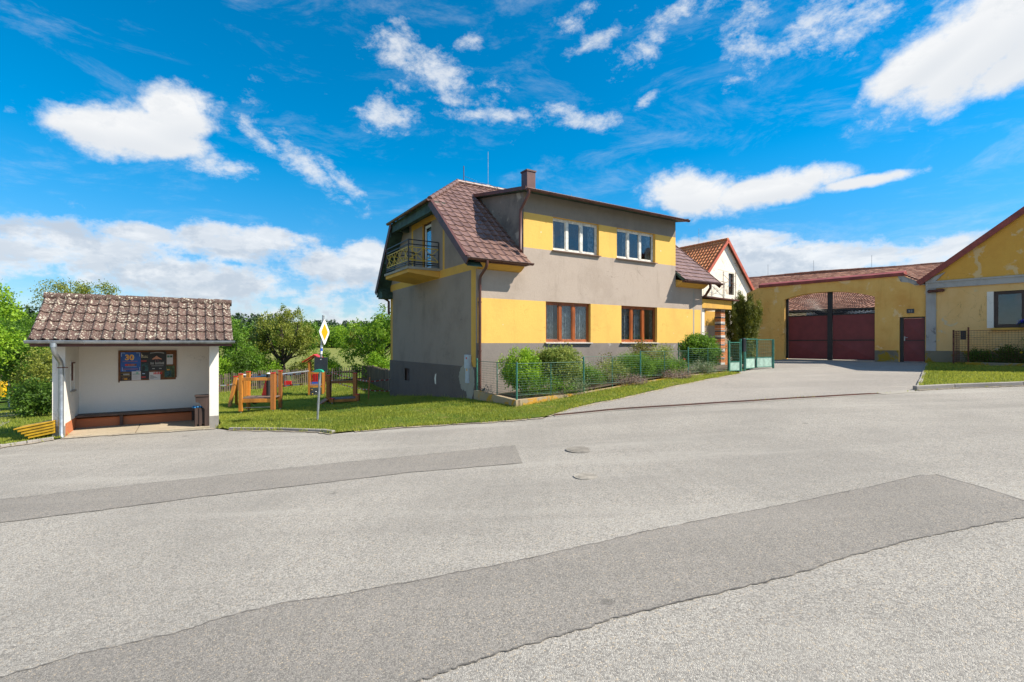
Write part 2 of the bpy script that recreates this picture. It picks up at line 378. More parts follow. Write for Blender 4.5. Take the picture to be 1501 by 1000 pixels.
M['tar'] = plain('tar_seam', (.075, .07, .068), .7, vscale=6, bump=.5, bscale=60)
M['tar2'] = plain('old_tar', (.185, .168, .146), .9, var=.4, vscale=9, bump=.5, bscale=60)
M['gravel'] = asphalt('path_gravel', (.20, .18, .15), (.45, .41, .35), (.16, .14, .12), .2, 60)
M['soil'] = plain('soil', (.11, .08, .05), .95, vscale=4, bump=.8, bscale=18)
M['brown'] = plain('brown_coated_metal', (.11, .040, .031), .42, .0, var=.25, vscale=3, bump=.04)
M['brown_dk'] = plain('dark_brown_board', (.10, .034, .026), .55, vscale=3, bump=.1)
M['zinc'] = plain('zinc', (.42, .45, .48), .38, .75, var=.22, vscale=5, bump=.05)
M['galv'] = plain('galvanised_steel', (.40, .42, .44), .45, .6, var=.25, vscale=8, bump=.05)
M['rust'] = plain('rusty_steel', (.16, .055, .035), .8, .2, var=.4, vscale=8, bump=.2)
M['black'] = plain('black_paint', (.012, .014, .02), .45, vscale=4, bump=.05)
M['yellowbar'] = plain('yellow_bar_paint', (.62, .42, .03), .5, vscale=6, bump=.05)
M['greenwood'] = plain('green_stained_boards', (.035, .075, .055), .7, var=.4, vscale=3, bump=.3, bscale=14)
M['maroon'] = plain('maroon_gate_paint', (.19, .026, .030), .5, var=.16, vscale=1.5, bump=.05, bscale=12)
M['redtrim'] = plain('red_trim_paint', (.30, .058, .042), .6, var=.25, vscale=2.5, bump=.1)
M['redtrim2'] = plain('orange_red_trim', (.50, .10, .05), .6, var=.2, vscale=3, bump=.1)
M['winwood'] = plain('stained_window_wood', (.34, .085, .014), .38, var=.3, vscale=5, bump=.1, bscale=20, stretch=(1, 1, .25))
M['winwhite'] = plain('old_white_window_paint', (.66, .65, .60), .6, var=.22, vscale=7, bump=.2)
M['winbrown'] = plain('dark_brown_window', (.05, .022, .016), .4, vscale=5, bump=.05)
M['silltin'] = plain('aluminium_sill', (.62, .60, .60), .35, .5, var=.1, bump=.02)
M['sillbrown'] = plain('rusty_brown_sill', (.17, .09, .06), .6, vscale=8, bump=.1)
M['pvc'] = plain('white_plastic', (.72, .74, .76), .35, var=.06, bump=.02)
M['curtain'] = plain('lace_curtain', (.40, .41, .41), .95, var=.45, vscale=16, bump=.3, bscale=30, stretch=(1, 1, .5))
M['darkroom'] = plain('dark_interior', (.10, .10, .10), .9, vscale=2)
M['honey'] = plain('honey_glazed_timber', (.52, .20, .028), .45, var=.28, vscale=3, bump=.15, bscale=16, stretch=(1, 1, .12))
M['honey_shade'] = plain('shaded_brown_timber', (.42, .15, .035), .5, var=.3, vscale=3, bump=.15, bscale=16, stretch=(1, 1, .12))  # darker copy of the honey timber, shade put into the colour of dim parts
M['deck'] = plain('deck_board', (.17, .12, .095), .8, var=.25, vscale=6)
M['red'] = plain('red_plastic', (.60, .02, .015), .4, var=.1, bump=.02)
M['blue'] = plain('blue_plastic', (.02, .10, .42), .4, var=.1, bump=.02)
M['hdpe'] = plain('dark_grey_panel', (.045, .05, .058), .55, var=.15, bump=.03)
M['oldwood'] = plain('weathered_pickets', (.155, .115, .085), .9, var=.45, vscale=5, bump=.5, bscale=22, stretch=(1, 1, .15))
M['oldwood_dk'] = plain('dark_rails', (.055, .045, .038), .9, var=.4, vscale=5, bump=.4)
M['binwood'] = plain('brown_bin_boards', (.065, .036, .028), .75, var=.35, vscale=4, bump=.3, bscale=18, stretch=(1, 1, .2))
M['seatwood'] = plain('dark_bench_plank', (.10, .055, .038), .6, var=.4, vscale=5, bump=.3, stretch=(1, 1, 1))
M['bluebag'] = plain('blue_bag_film', (.02, .22, .50), .3, var=.25, vscale=20, bump=.6, bscale=30)
M['yslat'] = plain('yellow_painted_slats', (.52, .30, .012), .5, var=.22, vscale=5, bump=.15)
M['fgreen'] = plain('green_coated_wire', (.035, .13, .085), .45, var=.2, bump=.02)
M['fgreen2'] = plain('green_post_paint', (.05, .20, .15), .4, .1, var=.25, vscale=9, bump=.03)
M['gategreen'] = plain('pale_green_sheet', (.36, .52, .44), .5, var=.2, vscale=5, bump=.04)
M['bark'] = plain('bark', (.075, .055, .042), .95, var=.45, vscale=7, bump=.9, bscale=18, stretch=(1, 1, .3))
M['white_pl'] = plain('white_enamel', (.78, .78, .76), .35, var=.05, bump=0)
M['amber'] = plain('amber_reflective', (.80, .36, .01), .35, var=.05, bump=0)
M['bluemark'] = plain('blue_mark', (.02, .10, .55), .5, var=.05, bump=0)
M['greencap'] = plain('green_plastic', (.03, .42, .24), .35, var=.1, bump=0)
M['meter'] = plain('meter_box_sheet', (.45, .50, .58), .4, var=.12, vscale=4, bump=.02)
M['brick'] = plain('orange_clinker', (.62, .22, .07), .8, var=.3, vscale=14, bump=.4)
M['brickdark'] = plain('glazed_dark_brick', (.12, .11, .12), .35, var=.4, vscale=14, bump=.3)
M['mortar'] = plain('white_joint', (.62, .60, .56), .9, var=.2, bump=.3)
M['tilewall'] = plaster('pale_brick_wall', (.42, .33, .24), (.34, .26, .18), .6)
M['shedroof'] = plain('pale_sheet_roof', (.52, .55, .58), .5, var=.2, vscale=4, bump=.1)
M['truck'] = plain('yellow_machine_paint', (.72, .42, .01), .4, var=.1, bump=.02)
M['rubber'] = plain('rubber', (.02, .02, .02), .8, bump=.1)
M['tape_r'] = plain('red_tape', (.60, .05, .04), .5, var=.1, bump=0)
M['tape_w'] = plain('white_tape', (.72, .68, .66), .5, var=.1, bump=0)
M['violet'] = plain('violet_petals', (.04, .03, .45), .6, var=.5, vscale=20, bump=.3)
def glassmat():
    m, N, L, P = newmat('window_glass'); N.remove(P)
    t = N.new('ShaderNodeBsdfTransparent'); t.inputs[0].default_value = (.78, .82, .84, 1)
    g = N.new('ShaderNodeBsdfGlossy'); g.inputs['Roughness'].default_value = .02; g.inputs[0].default_value = (.95, .97, 1, 1)
    lw = N.new('ShaderNodeLayerWeight'); lw.inputs[0].default_value = .5; b = NB(m)
    fac = b.math('ADD', .055, b.math('MULTIPLY', b.math('POWER', lw.outputs['Facing'], 3.5), .85), clamp=True); L.new(b.bump(b.noise(1.8, 2, .5), .05, .05), g.inputs['Normal'])
    ms = N.new('ShaderNodeMixShader'); L.new(fac, ms.inputs[0]); L.new(t.outputs[0], ms.inputs[1]); L.new(g.outputs[0], ms.inputs[2])
    L.new(ms.outputs[0], N['Material Output'].inputs[0]); return m
M['glass'] = glassmat()
def tilemat(name, col, col2, lichen=None, lamt=0, rough=.7, tw=.3, th=.34):
    m, N, L, P = newmat(name); b = NB(m)
    at = N.new('ShaderNodeAttribute'); at.attribute_name = 'tint'
    c = b.mix(at.outputs['Fac'], col, col2)
    c = b.mix(b.step(b.noise(9, 5, .7), .4, .8, 0, .45), c, tuple(k*.55 for k in col))
    c = b.mix(b.step(b.noise(1.1, 5, .6), .45, .8, 0, .35), c, tuple(k*.6 for k in col2))
    if lichen:
        w1 = b.math('ADD', b.voro(15), b.math('MULTIPLY', b.noise(40, 3, .7), .25)); g1 = b.step(b.noise(3.2, 5, .7, (1, 1, 1), (2, 2, 2)), .38, .62)
        c = b.mix(b.math('MULTIPLY', b.step(b.math('SUBTRACT', w1, b.math('MULTIPLY', g1, .12)), .39, .33), b.math('ADD', .30, b.math('MULTIPLY', g1, .6))), c, lichen)
        w2 = b.math('ADD', b.voro(31), b.math('MULTIPLY', b.noise(60, 2, .7), .2)); c = b.mix(b.step(w2, .36, .29, 0, .8), c, tuple(k*.8 for k in lichen))
    L.new(c, P.inputs['Base Color']); P.inputs['Roughness'].default_value = rough
    L.new(b.bump(b.noise(60, 4, .7), .3, .01), P.inputs['Normal']); return m
M['tile_brown'] = tilemat('brown_concrete_tiles', (.155, .088, .072), (.25, .15, .125), rough=.42)
M['tile_lichen'] = tilemat('lichened_tiles', (.085, .048, .038), (.13, .076, .06), (.50, .46, .36), .15, .85)
M['tile_orange'] = tilemat('orange_clay_tiles', (.60, .18, .06), (.74, .29, .11), rough=.75)
M['tile_old'] = tilemat('old_clay_tiles', (.22, .085, .052), (.50, .25, .165), (.38, .26, .2), .0, .85)
M['grassblade'] = leafmat('grass_blades', (.095, .150, .012), (.40, .41, .06), .38)
M['lf_olive'] = leafmat('olive_leaves', (.085, .12, .012), (.34, .36, .06))
M['lf_green'] = leafmat('green_leaves', (.035, .10, .008), (.20, .34, .03))
M['lf_bright'] = leafmat('bright_leaves', (.07, .19, .008), (.34, .50, .035))
M['lf_mid'] = leafmat('apple_leaves', (.05, .14, .008), (.28, .42, .03))
M['lf_dark'] = leafmat('dark_leaves', (.020, .055, .007), (.11, .20, .02))
M['lf_yew'] = leafmat('yew_needles', (.014, .034, .006), (.24, .25, .025), .15)
M['lf_var'] = leafmat('variegated_leaves', (.06, .13, .012), (.38, .42, .10), .3)
M['lf_silver'] = leafmat('silver_leaves', (.06, .13, .035), (.34, .38, .22), .25)
M['lf_bronze'] = leafmat('bronze_rose_leaves', (.09, .055, .02), (.22, .24, .05), .3)
M['lf_heath'] = leafmat('heather', (.16, .12, .06), (.40, .28, .26), .2)
M['lf_pine'] = leafmat('conifer_needles', (.016, .042, .016), (.06, .105, .034), .1)
M['petal'] = leafmat('red_petals', (.45, .02, .02), (.6, .08, .05), .2)
def grassmat(name, lo, hi, dry, scale=1.0):
    m, N, L, P = newmat(name); b = NB(m)
    c = b.mix(b.step(b.noise(.5*scale, 7, .65), .35, .7), lo, hi)
    c = b.mix(b.step(b.noise(1.9*scale, 7, .7, (1, 1, 1), (4, 2, 1)), .50, .68, 0, .85), c, dry)
    c = b.mix(b.step(b.noise(30*scale, 4, .8), .3, .7, 0, .5), c, tuple(k*.4 for k in lo))
    L.new(c, P.inputs['Base Color']); P.inputs['Roughness'].default_value = .95; P.inputs['Specular IOR Level'].default_value = .1
    L.new(b.bump(b.noise(24*scale, 5, .8), 1, .05), P.inputs['Normal']); return m
M['lawn'] = grassmat('lawn_turf', (.075, .13, .014), (.16, .22, .03), (.34, .27, .09))
M['meadow'] = grassmat('meadow_grass', (.05, .10, .012), (.10, .16, .02), (.14, .15, .04), .5)
M['field'] = grassmat('young_crop', (.20, .22, .055), (.25, .26, .07), (.23, .21, .085), .06)

# ------------------------------------------------------------------ terrain sheets
def inside(poly, x, y):
    x = np.asarray(x); y = np.asarray(y); r = np.zeros(x.shape, bool); n = len(poly)
    for i in range(n):
        x0, y0 = poly[i]; x1, y1 = poly[(i+1) % n]
        if y0 == y1: continue
        c = ((y0 > y) != (y1 > y)) & (x < (x1-x0)*(y-y0)/(y1-y0)+x0); r ^= c
    return r
def densify(poly, step):
    out = []
    for i in range(len(poly)):
        a = Vector(poly[i]); b = Vector(poly[(i+1) % len(poly)]); n = max(1, int((b-a).length/step))
        out += [tuple(a+(b-a)*k/n) for k in range(n)]
    return out
def sheet(name, poly, mat, dz, res=.6, kind='structure', jitter=0):
    p = densify(poly, res)
    if jitter: p = [(x+random.uniform(-jitter, jitter), y+random.uniform(-jitter, jitter)) for x, y in p]
    xs = [q[0] for q in p]; ys = [q[1] for q in p]
    gx = np.arange(math.floor(min(xs)/res)*res, max(xs), res); gy = np.arange(math.floor(min(ys)/res)*res, max(ys), res)
    X, Y = np.meshgrid(gx, gy); X = X.ravel(); Y = Y.ravel(); k = inside(p, X, Y); X = X[k]; Y = Y[k]
    # keep clear of the outline
    P = np.array(p); keep = []
    for x, y in zip(X, Y):
        keep.append(((P[:, 0]-x)**2+(P[:, 1]-y)**2).min() > (res*.3)**2)
    keep = np.array(keep, bool); X = X[keep]; Y = Y[keep]
    n = len(p); vs = [Vector(q) for q in p] + [Vector((a, b)) for a, b in zip(X, Y)]
    r = delaunay_2d_cdt(vs, [], [list(range(n))], 1, 1e-5)
    co = np.array([tuple(v) for v in r[0]]); z = Hn(co[:, 0], co[:, 1]) + dz
    me = bpy.data.meshes.new(name); me.from_pydata([(a[0], a[1], c) for a, c in zip(co, z)], [], [list(f) for f in r[2]])
    bm = bmesh.new(); bm.from_mesh(me)
    for f in bm.faces:
        f.normal_update()
        if f.normal.z < 0: f.normal_flip()
        f.smooth = True
    bm.to_mesh(me); bm.free(); me.materials.append(mat)
    o = link_mesh(name, me, None); tag(o, kind=kind); return o

def ground():
    a = [0]; st = .8
    while a[-1] < 2600:
        if a[-1] > 45: st *= 1.18
        a.append(a[-1]+st)
    g = np.array([-k for k in a[::-1]] + a[1:]); gx = g; gy = g+8
    X, Y = np.meshgrid(gx, gy); R = np.hypot(X, Y)
    Z = Hn(X, Y)
    far = np.clip((R-260)/500, 0, 1); Z = Z*(1-far) + -2.0*far
    Z -= .13*np.clip((46-R)/6, 0, 1)
    n = len(gx); vs = np.c_[X.ravel(), Y.ravel(), Z.ravel()]
    fs = [(j*n+i, j*n+i+1, (j+1)*n+i+1, (j+1)*n+i) for j in range(n-1) for i in range(n-1)]
    me = bpy.data.meshes.new('ground'); me.from_pydata(vs.tolist(), [], fs); me.materials.append(M['meadow'])
    for p in me.polygons: p.use_smooth = True
    tag(link_mesh('ground', me, None), kind='structure')
ground()
# kerb and road lines measured in the photograph, laid on the terrain
kl = [G(0,657), G(40,651), G(80,645)]
kl = [(-16, 9.3), (-13, 10.4)] + kl
shf = [G(92,643), G(318,628.5)]
km = [G(335,631), G(400,631.5), G(470,634), G(486,636.5)]
ke = [G(520,633), G(600,626), G(700,620.5), G(760,616), G(798,612.5)]
dl = [G(812,609.5), G(900,601), G(1000,594.8), G(1100,588.5), G(1200,582.5), G(1290,577.5), G(1340,574)]
kr = [G(1344,572.5), G(1400,569.5), G(1501,566)]
ux = Vector(kr[-1])-Vector(kr[-2]); ux.normalize()
kr += [tuple(Vector(kr[-1])+ux*6), tuple(Vector(kr[-1])+ux*22)]
road = kl + shf + km + ke + dl + kr + [(36, -20), (-26, -24), (-34, 2), (-22, 6.8)]
sheet('road', road, M['road'], 0, .6)
drv = [G(798,611.0), G(835,600), G(870,592), G(905,585.5), G(960,573), G(1010,562), G(1065,551.5), G(1084,548)]
gl = FG.P(-9.5, 0.2, 0); gr_ = FG.P(0.0, .2, 0)
drive = drv + [tuple(FH.P(10.4, -2.3, 0).xy), tuple(FH.P(13, -1.5, 0).xy), (gl.x-.5, gl.y+.4), (gl.x, gl.y), (gr_.x, gr_.y), G(1357,534.5), G(1350,553), G(1342.5,571)] + dl[::-1][:-1] + [dl[0]]
sheet('driveway', drive, M['drive'], .012, .5)
# lawns
pathl = [G(0,604), G(20,604.5), G(45,606), G(32,612), G(15,620), G(0,628)]
lawn_left = kl[::1] + [shf[0], tuple(FS.P(-.2, .1, 0).xy), tuple(FS.P(-.2, 2.2, 0).xy), tuple(FS.P(3.3, 2.2, 0).xy), tuple(FS.P(3.3, .05, 0).xy), (shf[1][0]+.02, shf[1][1]+.12)] + km + ke + drv[1:] + [
    tuple(FH.P(9.6, -2.37, 0).xy), tuple(FH.P(0, -2.40, 0).xy), tuple(FH.P(-.02, 0, 0).xy), tuple(FH.P(-.02, 8.2, 0).xy), (-4, 34), (-14, 40), (-30, 36), (-26, 14)]
sheet('lawn', lawn_left, M['lawn'], .03, .6)
tr = FG.P(.05, .1, 0); tr2 = FG.P(14, .1, 0)
lawn_right = [G(1345,571), G(1352,553), G(1359,534.5), (tr.x, tr.y), (tr2.x, tr2.y)] + [(p[0], p[1]+.1) for p in kr[::-1]]
sheet('verge_lawn', lawn_right, M['lawn'], .05, .5)
gard = [tuple(FH.P(0, -2.36, 0).xy), tuple(FH.P(9.6, -2.36, 0).xy), tuple(FH.P(12.8, -1.6, 0).xy), tuple(FH.P(12.8, 1.2, 0).xy), tuple(FH.P(11, .1, 0).xy), tuple(FH.P(0.0, .1, 0).xy)]
sheet('garden_bed', gard, M['soil'], .12, .4)
sheet('far_path', [tuple(Vector(G(0,628))+Vector((-14, 1))), G(0,628), G(15,620), G(32,612), G(46,605.5), G(20,603.5), G(0,602), tuple(Vector(G(0,602))+Vector((-14, 4)))], M['gravel'], .045, .6)
# field beyond the fence
def field():
    p = [(-75, 46), (60, 46), (95, 205), (-150, 205)]
    sheet('field', p, M['field'], .10, 6)
field()
# resurfaced strips with tar seams
def wob(pts, k=4, a=.03):
    out = []
    for i in range(len(pts)-1):
        p = Vector(pts[i]); q = Vector(pts[i+1]); n = Vector((-(q-p).y, (q-p).x)).normalized()
        for j in range(k):
            out.append(tuple(p.lerp(q, j/k) + (n*random.uniform(-a, a) if j or i else n*0)))
    return out + [pts[-1]]
s1t = [G(-320,768), G(-60,739), G(0,733), G(150,716), G(300,700), G(450,683.5), G(600,669), G(755,653)]
s1b = [G(766,679), G(600,693), G(450,711), G(300,728), G(150,748), G(0,767), G(-60,775), G(-320,809)]
s1t = wob(s1t, 9, .009); s1b = wob(s1b, 9, .009)
sheet('patch_strip', s1t + s1b, M['road2'], .004, .4)
s2t = [G(-120,1030), G(0,994), G(115,960), G(270,925), G(330,905), G(415,885), G(520,869), G(640,846), G(750,825), G(850,802), G(955,778), G(1060,757), G(1175,735), G(1270,715), G(1350,697)]
s2m = [G(1372,696), G(1440,715), G(1505,736)]
s2b = [G(1505,758), G(1390,780), G(1320,795), G(1250,815), G(1150,846), G(1025,876), G(900,907), G(830,930), G(750,952), G(675,977), G(610,1000), G(540,1030), (-1.0,2.0)]
s2t = wob(s2t, 10, .011); s2b_ = wob(s2b[:-1], 10, .011)
sheet('patch_strip', s2t + s2m + s2b_ + [(-1.2, 2.2), (-3.2, 2.3)], M['road2'], .004, .35)
def ribbon(name, pts, w, mat, dz):
    L = []; R = []
    for i, p in enumerate(pts):
        a = Vector(pts[max(i-1, 0)]); b = Vector(pts[min(i+1, len(pts)-1)]); d = (b-a).normalized(); n = Vector((-d.y, d.x))
        ww = w*random.uniform(.35, 1.15); c = Vector(p); L.append(c+n*ww/2); R.append(c-n*ww/2)
    mb = MB()
    def P3(q): return (q.x, q.y, H(q.x, q.y)+dz)
    for i in range(len(pts)-1): mb.quad(P3(L[i]), P3(R[i]), P3(R[i+1]), P3(L[i+1]))
    o = mb.build(name, mat, None, (0, 0, 0)); tag(o, kind='structure'); return o
def finer(pts, n=3): return wob(pts, 2, .006)
ribbon('tar_seam', finer(s2t), .016, M['tar2'], .0062)
ribbon('tar_seam', finer(s2b_), .018, M['tar2'], .0062)
ribbon('tar_seam', finer(s2m), .018, M['tar2'], .0062)
ribbon('tar_seam', finer(s1t[12:]), .016, M['tar2'], .0062)
ribbon('tar_seam', finer(s1b[:-3]), .018, M['tar2'], .0062)
# drain channel
def strip_along(name, pts, w, mat, dz, h=.0, kind='structure', off=0):
    mb = MB(); pts = densify_line(pts, .5)
    for i in range(len(pts)-1):
        a = Vector(pts[i]); b = Vector(pts[i+1]); d = (b-a).normalized(); n = Vector((-d.y, d.x))
        q = [a+n*(off-w/2), b+n*(off-w/2), b+n*(off+w/2), a+n*(off+w/2)]
        top = [(c.x, c.y, H(c.x, c.y)+dz) for c in q]
        mb.prism([(x, y, z-.1-h) for x, y, z in top], (0, 0, .1+h))
    o = mb.build(name, mat, None, (0, 0, 0)); tag(o, kind=kind); return o
def densify_line(p, step):
    out = []
    for i in range(len(p)-1):
        a = Vector(p[i]); b = Vector(p[i+1]); n = max(1, int((b-a).length/step)); out += [tuple(a+(b-a)*k/n) for k in range(n)]
    return out + [tuple(p[-1])]
strip_along('drain_channel', dl, .30, M['concrete'], .014)
def grate():
    mb = MB(); pts = densify_line(dl[:-2] + [dl[-2]], .055)
    for i in range(len(pts)-1):
        a = Vector(pts[i]); b = Vector(pts[i+1]); d = (b-a).normalized(); n = Vector((-d.y, d.x)); m = a.lerp(b, .28)
        q = [a-n*.06, m-n*.06, m+n*.06, a+n*.06]
        mb.prism([(c.x, c.y, H(c.x, c.y)+.012) for c in q], (0, 0, .010))
    for sgn in (-1, 1):
        for i in range(0, len(pts)-6, 6):
            a = Vector(pts[i]); b = Vector(pts[i+6]); d = (b-a).normalized(); n = Vector((-d.y, d.x))*sgn
            q = [a+n*.058, b+n*.058, b+n*.072, a+n*.072]
            mb.prism([(c.x, c.y, H(c.x, c.y)+.012) for c in q], (0, 0, .012))
    ribm = MB()
    p2 = densify_line(dl[:-1], .5)
    for i in range(len(p2)-1):
        a = Vector(p2[i]); b = Vector(p2[i+1]); d = (b-a).normalized(); n = Vector((-d.y, d.x))*.062
        ribm.quad(*[(c.x, c.y, H(c.x, c.y)+.0165) for c in (a-n, b-n, b+n, a+n)])
    a = dl[0]; r = thing('drain_grate', 'long rusty slotted drain grate along the edge of the driveway', 'drain grate', (a[0], a[1], H(*a)))
    mb.build('bars', M['rust'], r); ribm.build('channel', M['black'], r)
grate()
# kerbs
def kerb(pts, h, w, label, top=0, off=0):
    a0 = pts[0]; r = thing('kerb', label, 'kerb', (a0[0], a0[1], H(*a0)))
    L = densify_line(pts, 1.0); mb = MB()
    for i in range(len(L)-1):
        a = Vector(L[i]); b = Vector(L[i+1]); d = (b-a).normalized(); n = Vector((-d.y, d.x)); b = b-d*.012
        q = [a+n*off, b+n*off, b+n*(off+w), a+n*(off+w)]
        base = [(c.x, c.y, H(c.x, c.y)-.1) for c in q]
        mb.prism(base, (0, 0, .1+h+random.uniform(-.006, .006)))
    mb.build('stones', M['kerb'], r, bevel=.012)
kerb(kl, .07, .12, 'low concrete kerb edging the grass left of the bus shelter')
kerb(km[:3]+[km[3]], .07, .10, 'short weedy kerb between the bus shelter and the signpost')
kerb(kr, .12, .13, 'raised grey kerb in front of the right lawn')
kerb([G(1342,570.5), G(1350,553), G(1357,535)], .06, .10, 'pale kerb between the driveway and the right lawn', off=-.1)
def manhole(px, py, r, label, mat):
    c = G(px, py); mb = MB()
    for rr, z0, z1, n in ((r, -.004, .003, 28), (r*.82, .003, .005, 28)):
        pts = [(c[0]+math.cos(2*math.pi*i/n)*rr, c[1]+math.sin(2*math.pi*i/n)*rr*.9, H(*c)+z0) for i in range(n)]
        mb.prism(pts, (0, 0, z1-z0))
    for k in range(-3, 4):
        hw = math.sqrt(max(0, (r*.7)**2-(k*r*.2)**2)); mb.box(Frame(c, (1, .2)), -hw, hw, k*r*.2-.012, k*r*.2+.012, H(*c)+.005, H(*c)+.007)
    o = mb.build('manhole_cover', mat, None, (c[0], c[1], H(*c))); tag(o, label, 'manhole')
M['dusty'] = plain('dusty_iron', (.255, .228, .19), .8, vscale=6, bump=.4)
M['dusty2'] = plain('sanded_iron', (.335, .30, .25), .9, vscale=6, bump=.4)
manhole(855, 659.3, .30, 'darker round manhole cover, nearer to the driveway', M['dusty'])
manhole(862, 698.3, .20, 'fainter sand-coloured manhole cover, nearer to the dark patched strip', M['dusty2'])

# ------------------------------------------------------------------ tile roofs
def tiled(F, P0, adir, bdir, poly, tw, th, kind='pan', amp=.035, step=.028, seg=6, ao=0, bo=0):
    """poly: convex (a,b) list on the slope; P0 3D origin; returns mesh with tint per tile"""
    adir = Vector(adir).normalized(); bdir = Vector(bdir).normalized(); nn = adir.cross(bdir).normalized()
    if nn.z < 0: nn = -nn
    a0 = min(p[0] for p in poly); a1 = max(p[0] for p in poly); b0 = min(p[1] for p in poly); b1 = max(p[1] for p in poly)
    def prof(x):
        if kind == 'pan':   # roman / s-tile: a round roll and a flat trough
            return amp*(math.sin(math.pi*x/.42) if x < .42 else -.18*math.sin(math.pi*(x-.42)/.58))
        if kind == 'wave': return amp*.5*(1+math.sin(2*math.pi*x))
        return amp*.15*(1 if .04 < x < .96 else 0)
    vs = []; fs = []; tint = []
    na0 = math.floor((a0-ao)/tw); na1 = math.ceil((a1-ao)/tw); nb0 = math.floor((b0-bo)/th); nb1 = math.ceil((b1-bo)/th)
    for j in range(nb0, nb1):
        for i in range(na0, na1):
            t = random.random(); jit = random.uniform(-.004, .004); base = len(vs)
            sh = (.5*tw if (kind == 'flat' and j % 2) else 0)
            for b, lift in ((0, step), (1.0, 0.0)):
                for k in range(seg+1):
                    x = k/seg; p = P0 + adir*(ao+(i+x)*tw+sh) + bdir*(bo+(j+b)*th) + nn*(prof(x)+lift+jit)
                    vs.append(p)
            for k in range(seg+1):
                x = k/seg; vs.append(P0 + adir*(ao+(i+x)*tw+sh) + bdir*(bo+j*th) + nn*(prof(x)*.9))
            for k in range(seg):
                fs.append((base+k, base+k+1, base+seg+2+k, base+seg+1+k)); tint.append(t)
                fs.append((base+2*seg+2+k, base+2*seg+3+k, base+k+1, base+k)); tint.append(t*.8)
    me = bpy.data.meshes.new('tiles'); me.from_pydata([tuple(v) for v in vs], [], fs)
    at = me.attributes.new('tint', 'FLOAT', 'FACE'); at.data.foreach_set('value', tint)
    bm = bmesh.new(); bm.from_mesh(me)
    cx = sum(p[0] for p in poly)/len(poly); cy = sum(p[1] for p in poly)/len(poly)
    for i in range(len(poly)):
        p, q = poly[i], poly[(i+1) % len(poly)]
        e = Vector((q[0]-p[0], q[1]-p[1])); nx, ny = e.y, -e.x
        if (cx-p[0])*nx+(cy-p[1])*ny > 0: nx, ny = -nx, -ny
        no = adir*nx+bdir*ny
        bmesh.ops.bisect_plane(bm, geom=bm.verts[:]+bm.edges[:]+bm.faces[:], dist=1e-5, plane_co=P0+adir*p[0]+bdir*p[1], plane_no=no, clear_outer=True)
    bm.to_mesh(me); bm.free()
    return me
def roof_part(name, me, mat, parent):
    me.materials.append(mat); return link_mesh(name, me, parent)
def caps(mb, p0, p1, r, ln=.38, mi=0):
    p0 = Vector(p0); p1 = Vector(p1); L = (p1-p0).length; n = max(1, round(L/ln)); d = (p1-p0)/n
    for i in range(n): mb.tube([p0+d*i, p0+d*(i+1.06)], r*1.06, 10, mi, r1=r*.92)
def facade(mb, F, s0, s1, z0, z1, ops, zone, depth, t=0, rev=None, cuts=(), scuts=()):
    ss = sorted({s0, s1, *scuts, *[o[0] for o in ops], *[o[1] for o in ops]}); zz = sorted({z0, z1, *cuts, *[o[2] for o in ops], *[o[3] for o in ops]})
    ss = [x for x in ss if s0 <= x <= s1]; zz = [x for x in zz if z0 <= x <= z1]
    for i in range(len(ss)-1):
        for j in range(len(zz)-1):
            a, b, c, d = ss[i], ss[i+1], zz[j], zz[j+1]; ms, mz = (a+b)/2, (c+d)/2
            if any(o[0] < ms < o[1] and o[2] < mz < o[3] for o in ops): continue
            mb.quad(F.P(a, t, c), F.P(b, t, c), F.P(b, t, d), F.P(a, t, d), zone(ms, mz))
    for (a, b, c, d) in ops:
        r = rev if rev is not None else zone(a-.02, (c+d)/2)
        for (p, q) in (((a, c), (a, d)), ((a, d), (b, d)), ((b, d), (b, c)), ((b, c), (a, c))):
            mb.quad(F.P(p[0], t, p[1]), F.P(q[0], t, q[1]), F.P(q[0], t+depth, q[1]), F.P(p[0], t+depth, p[1]), r)
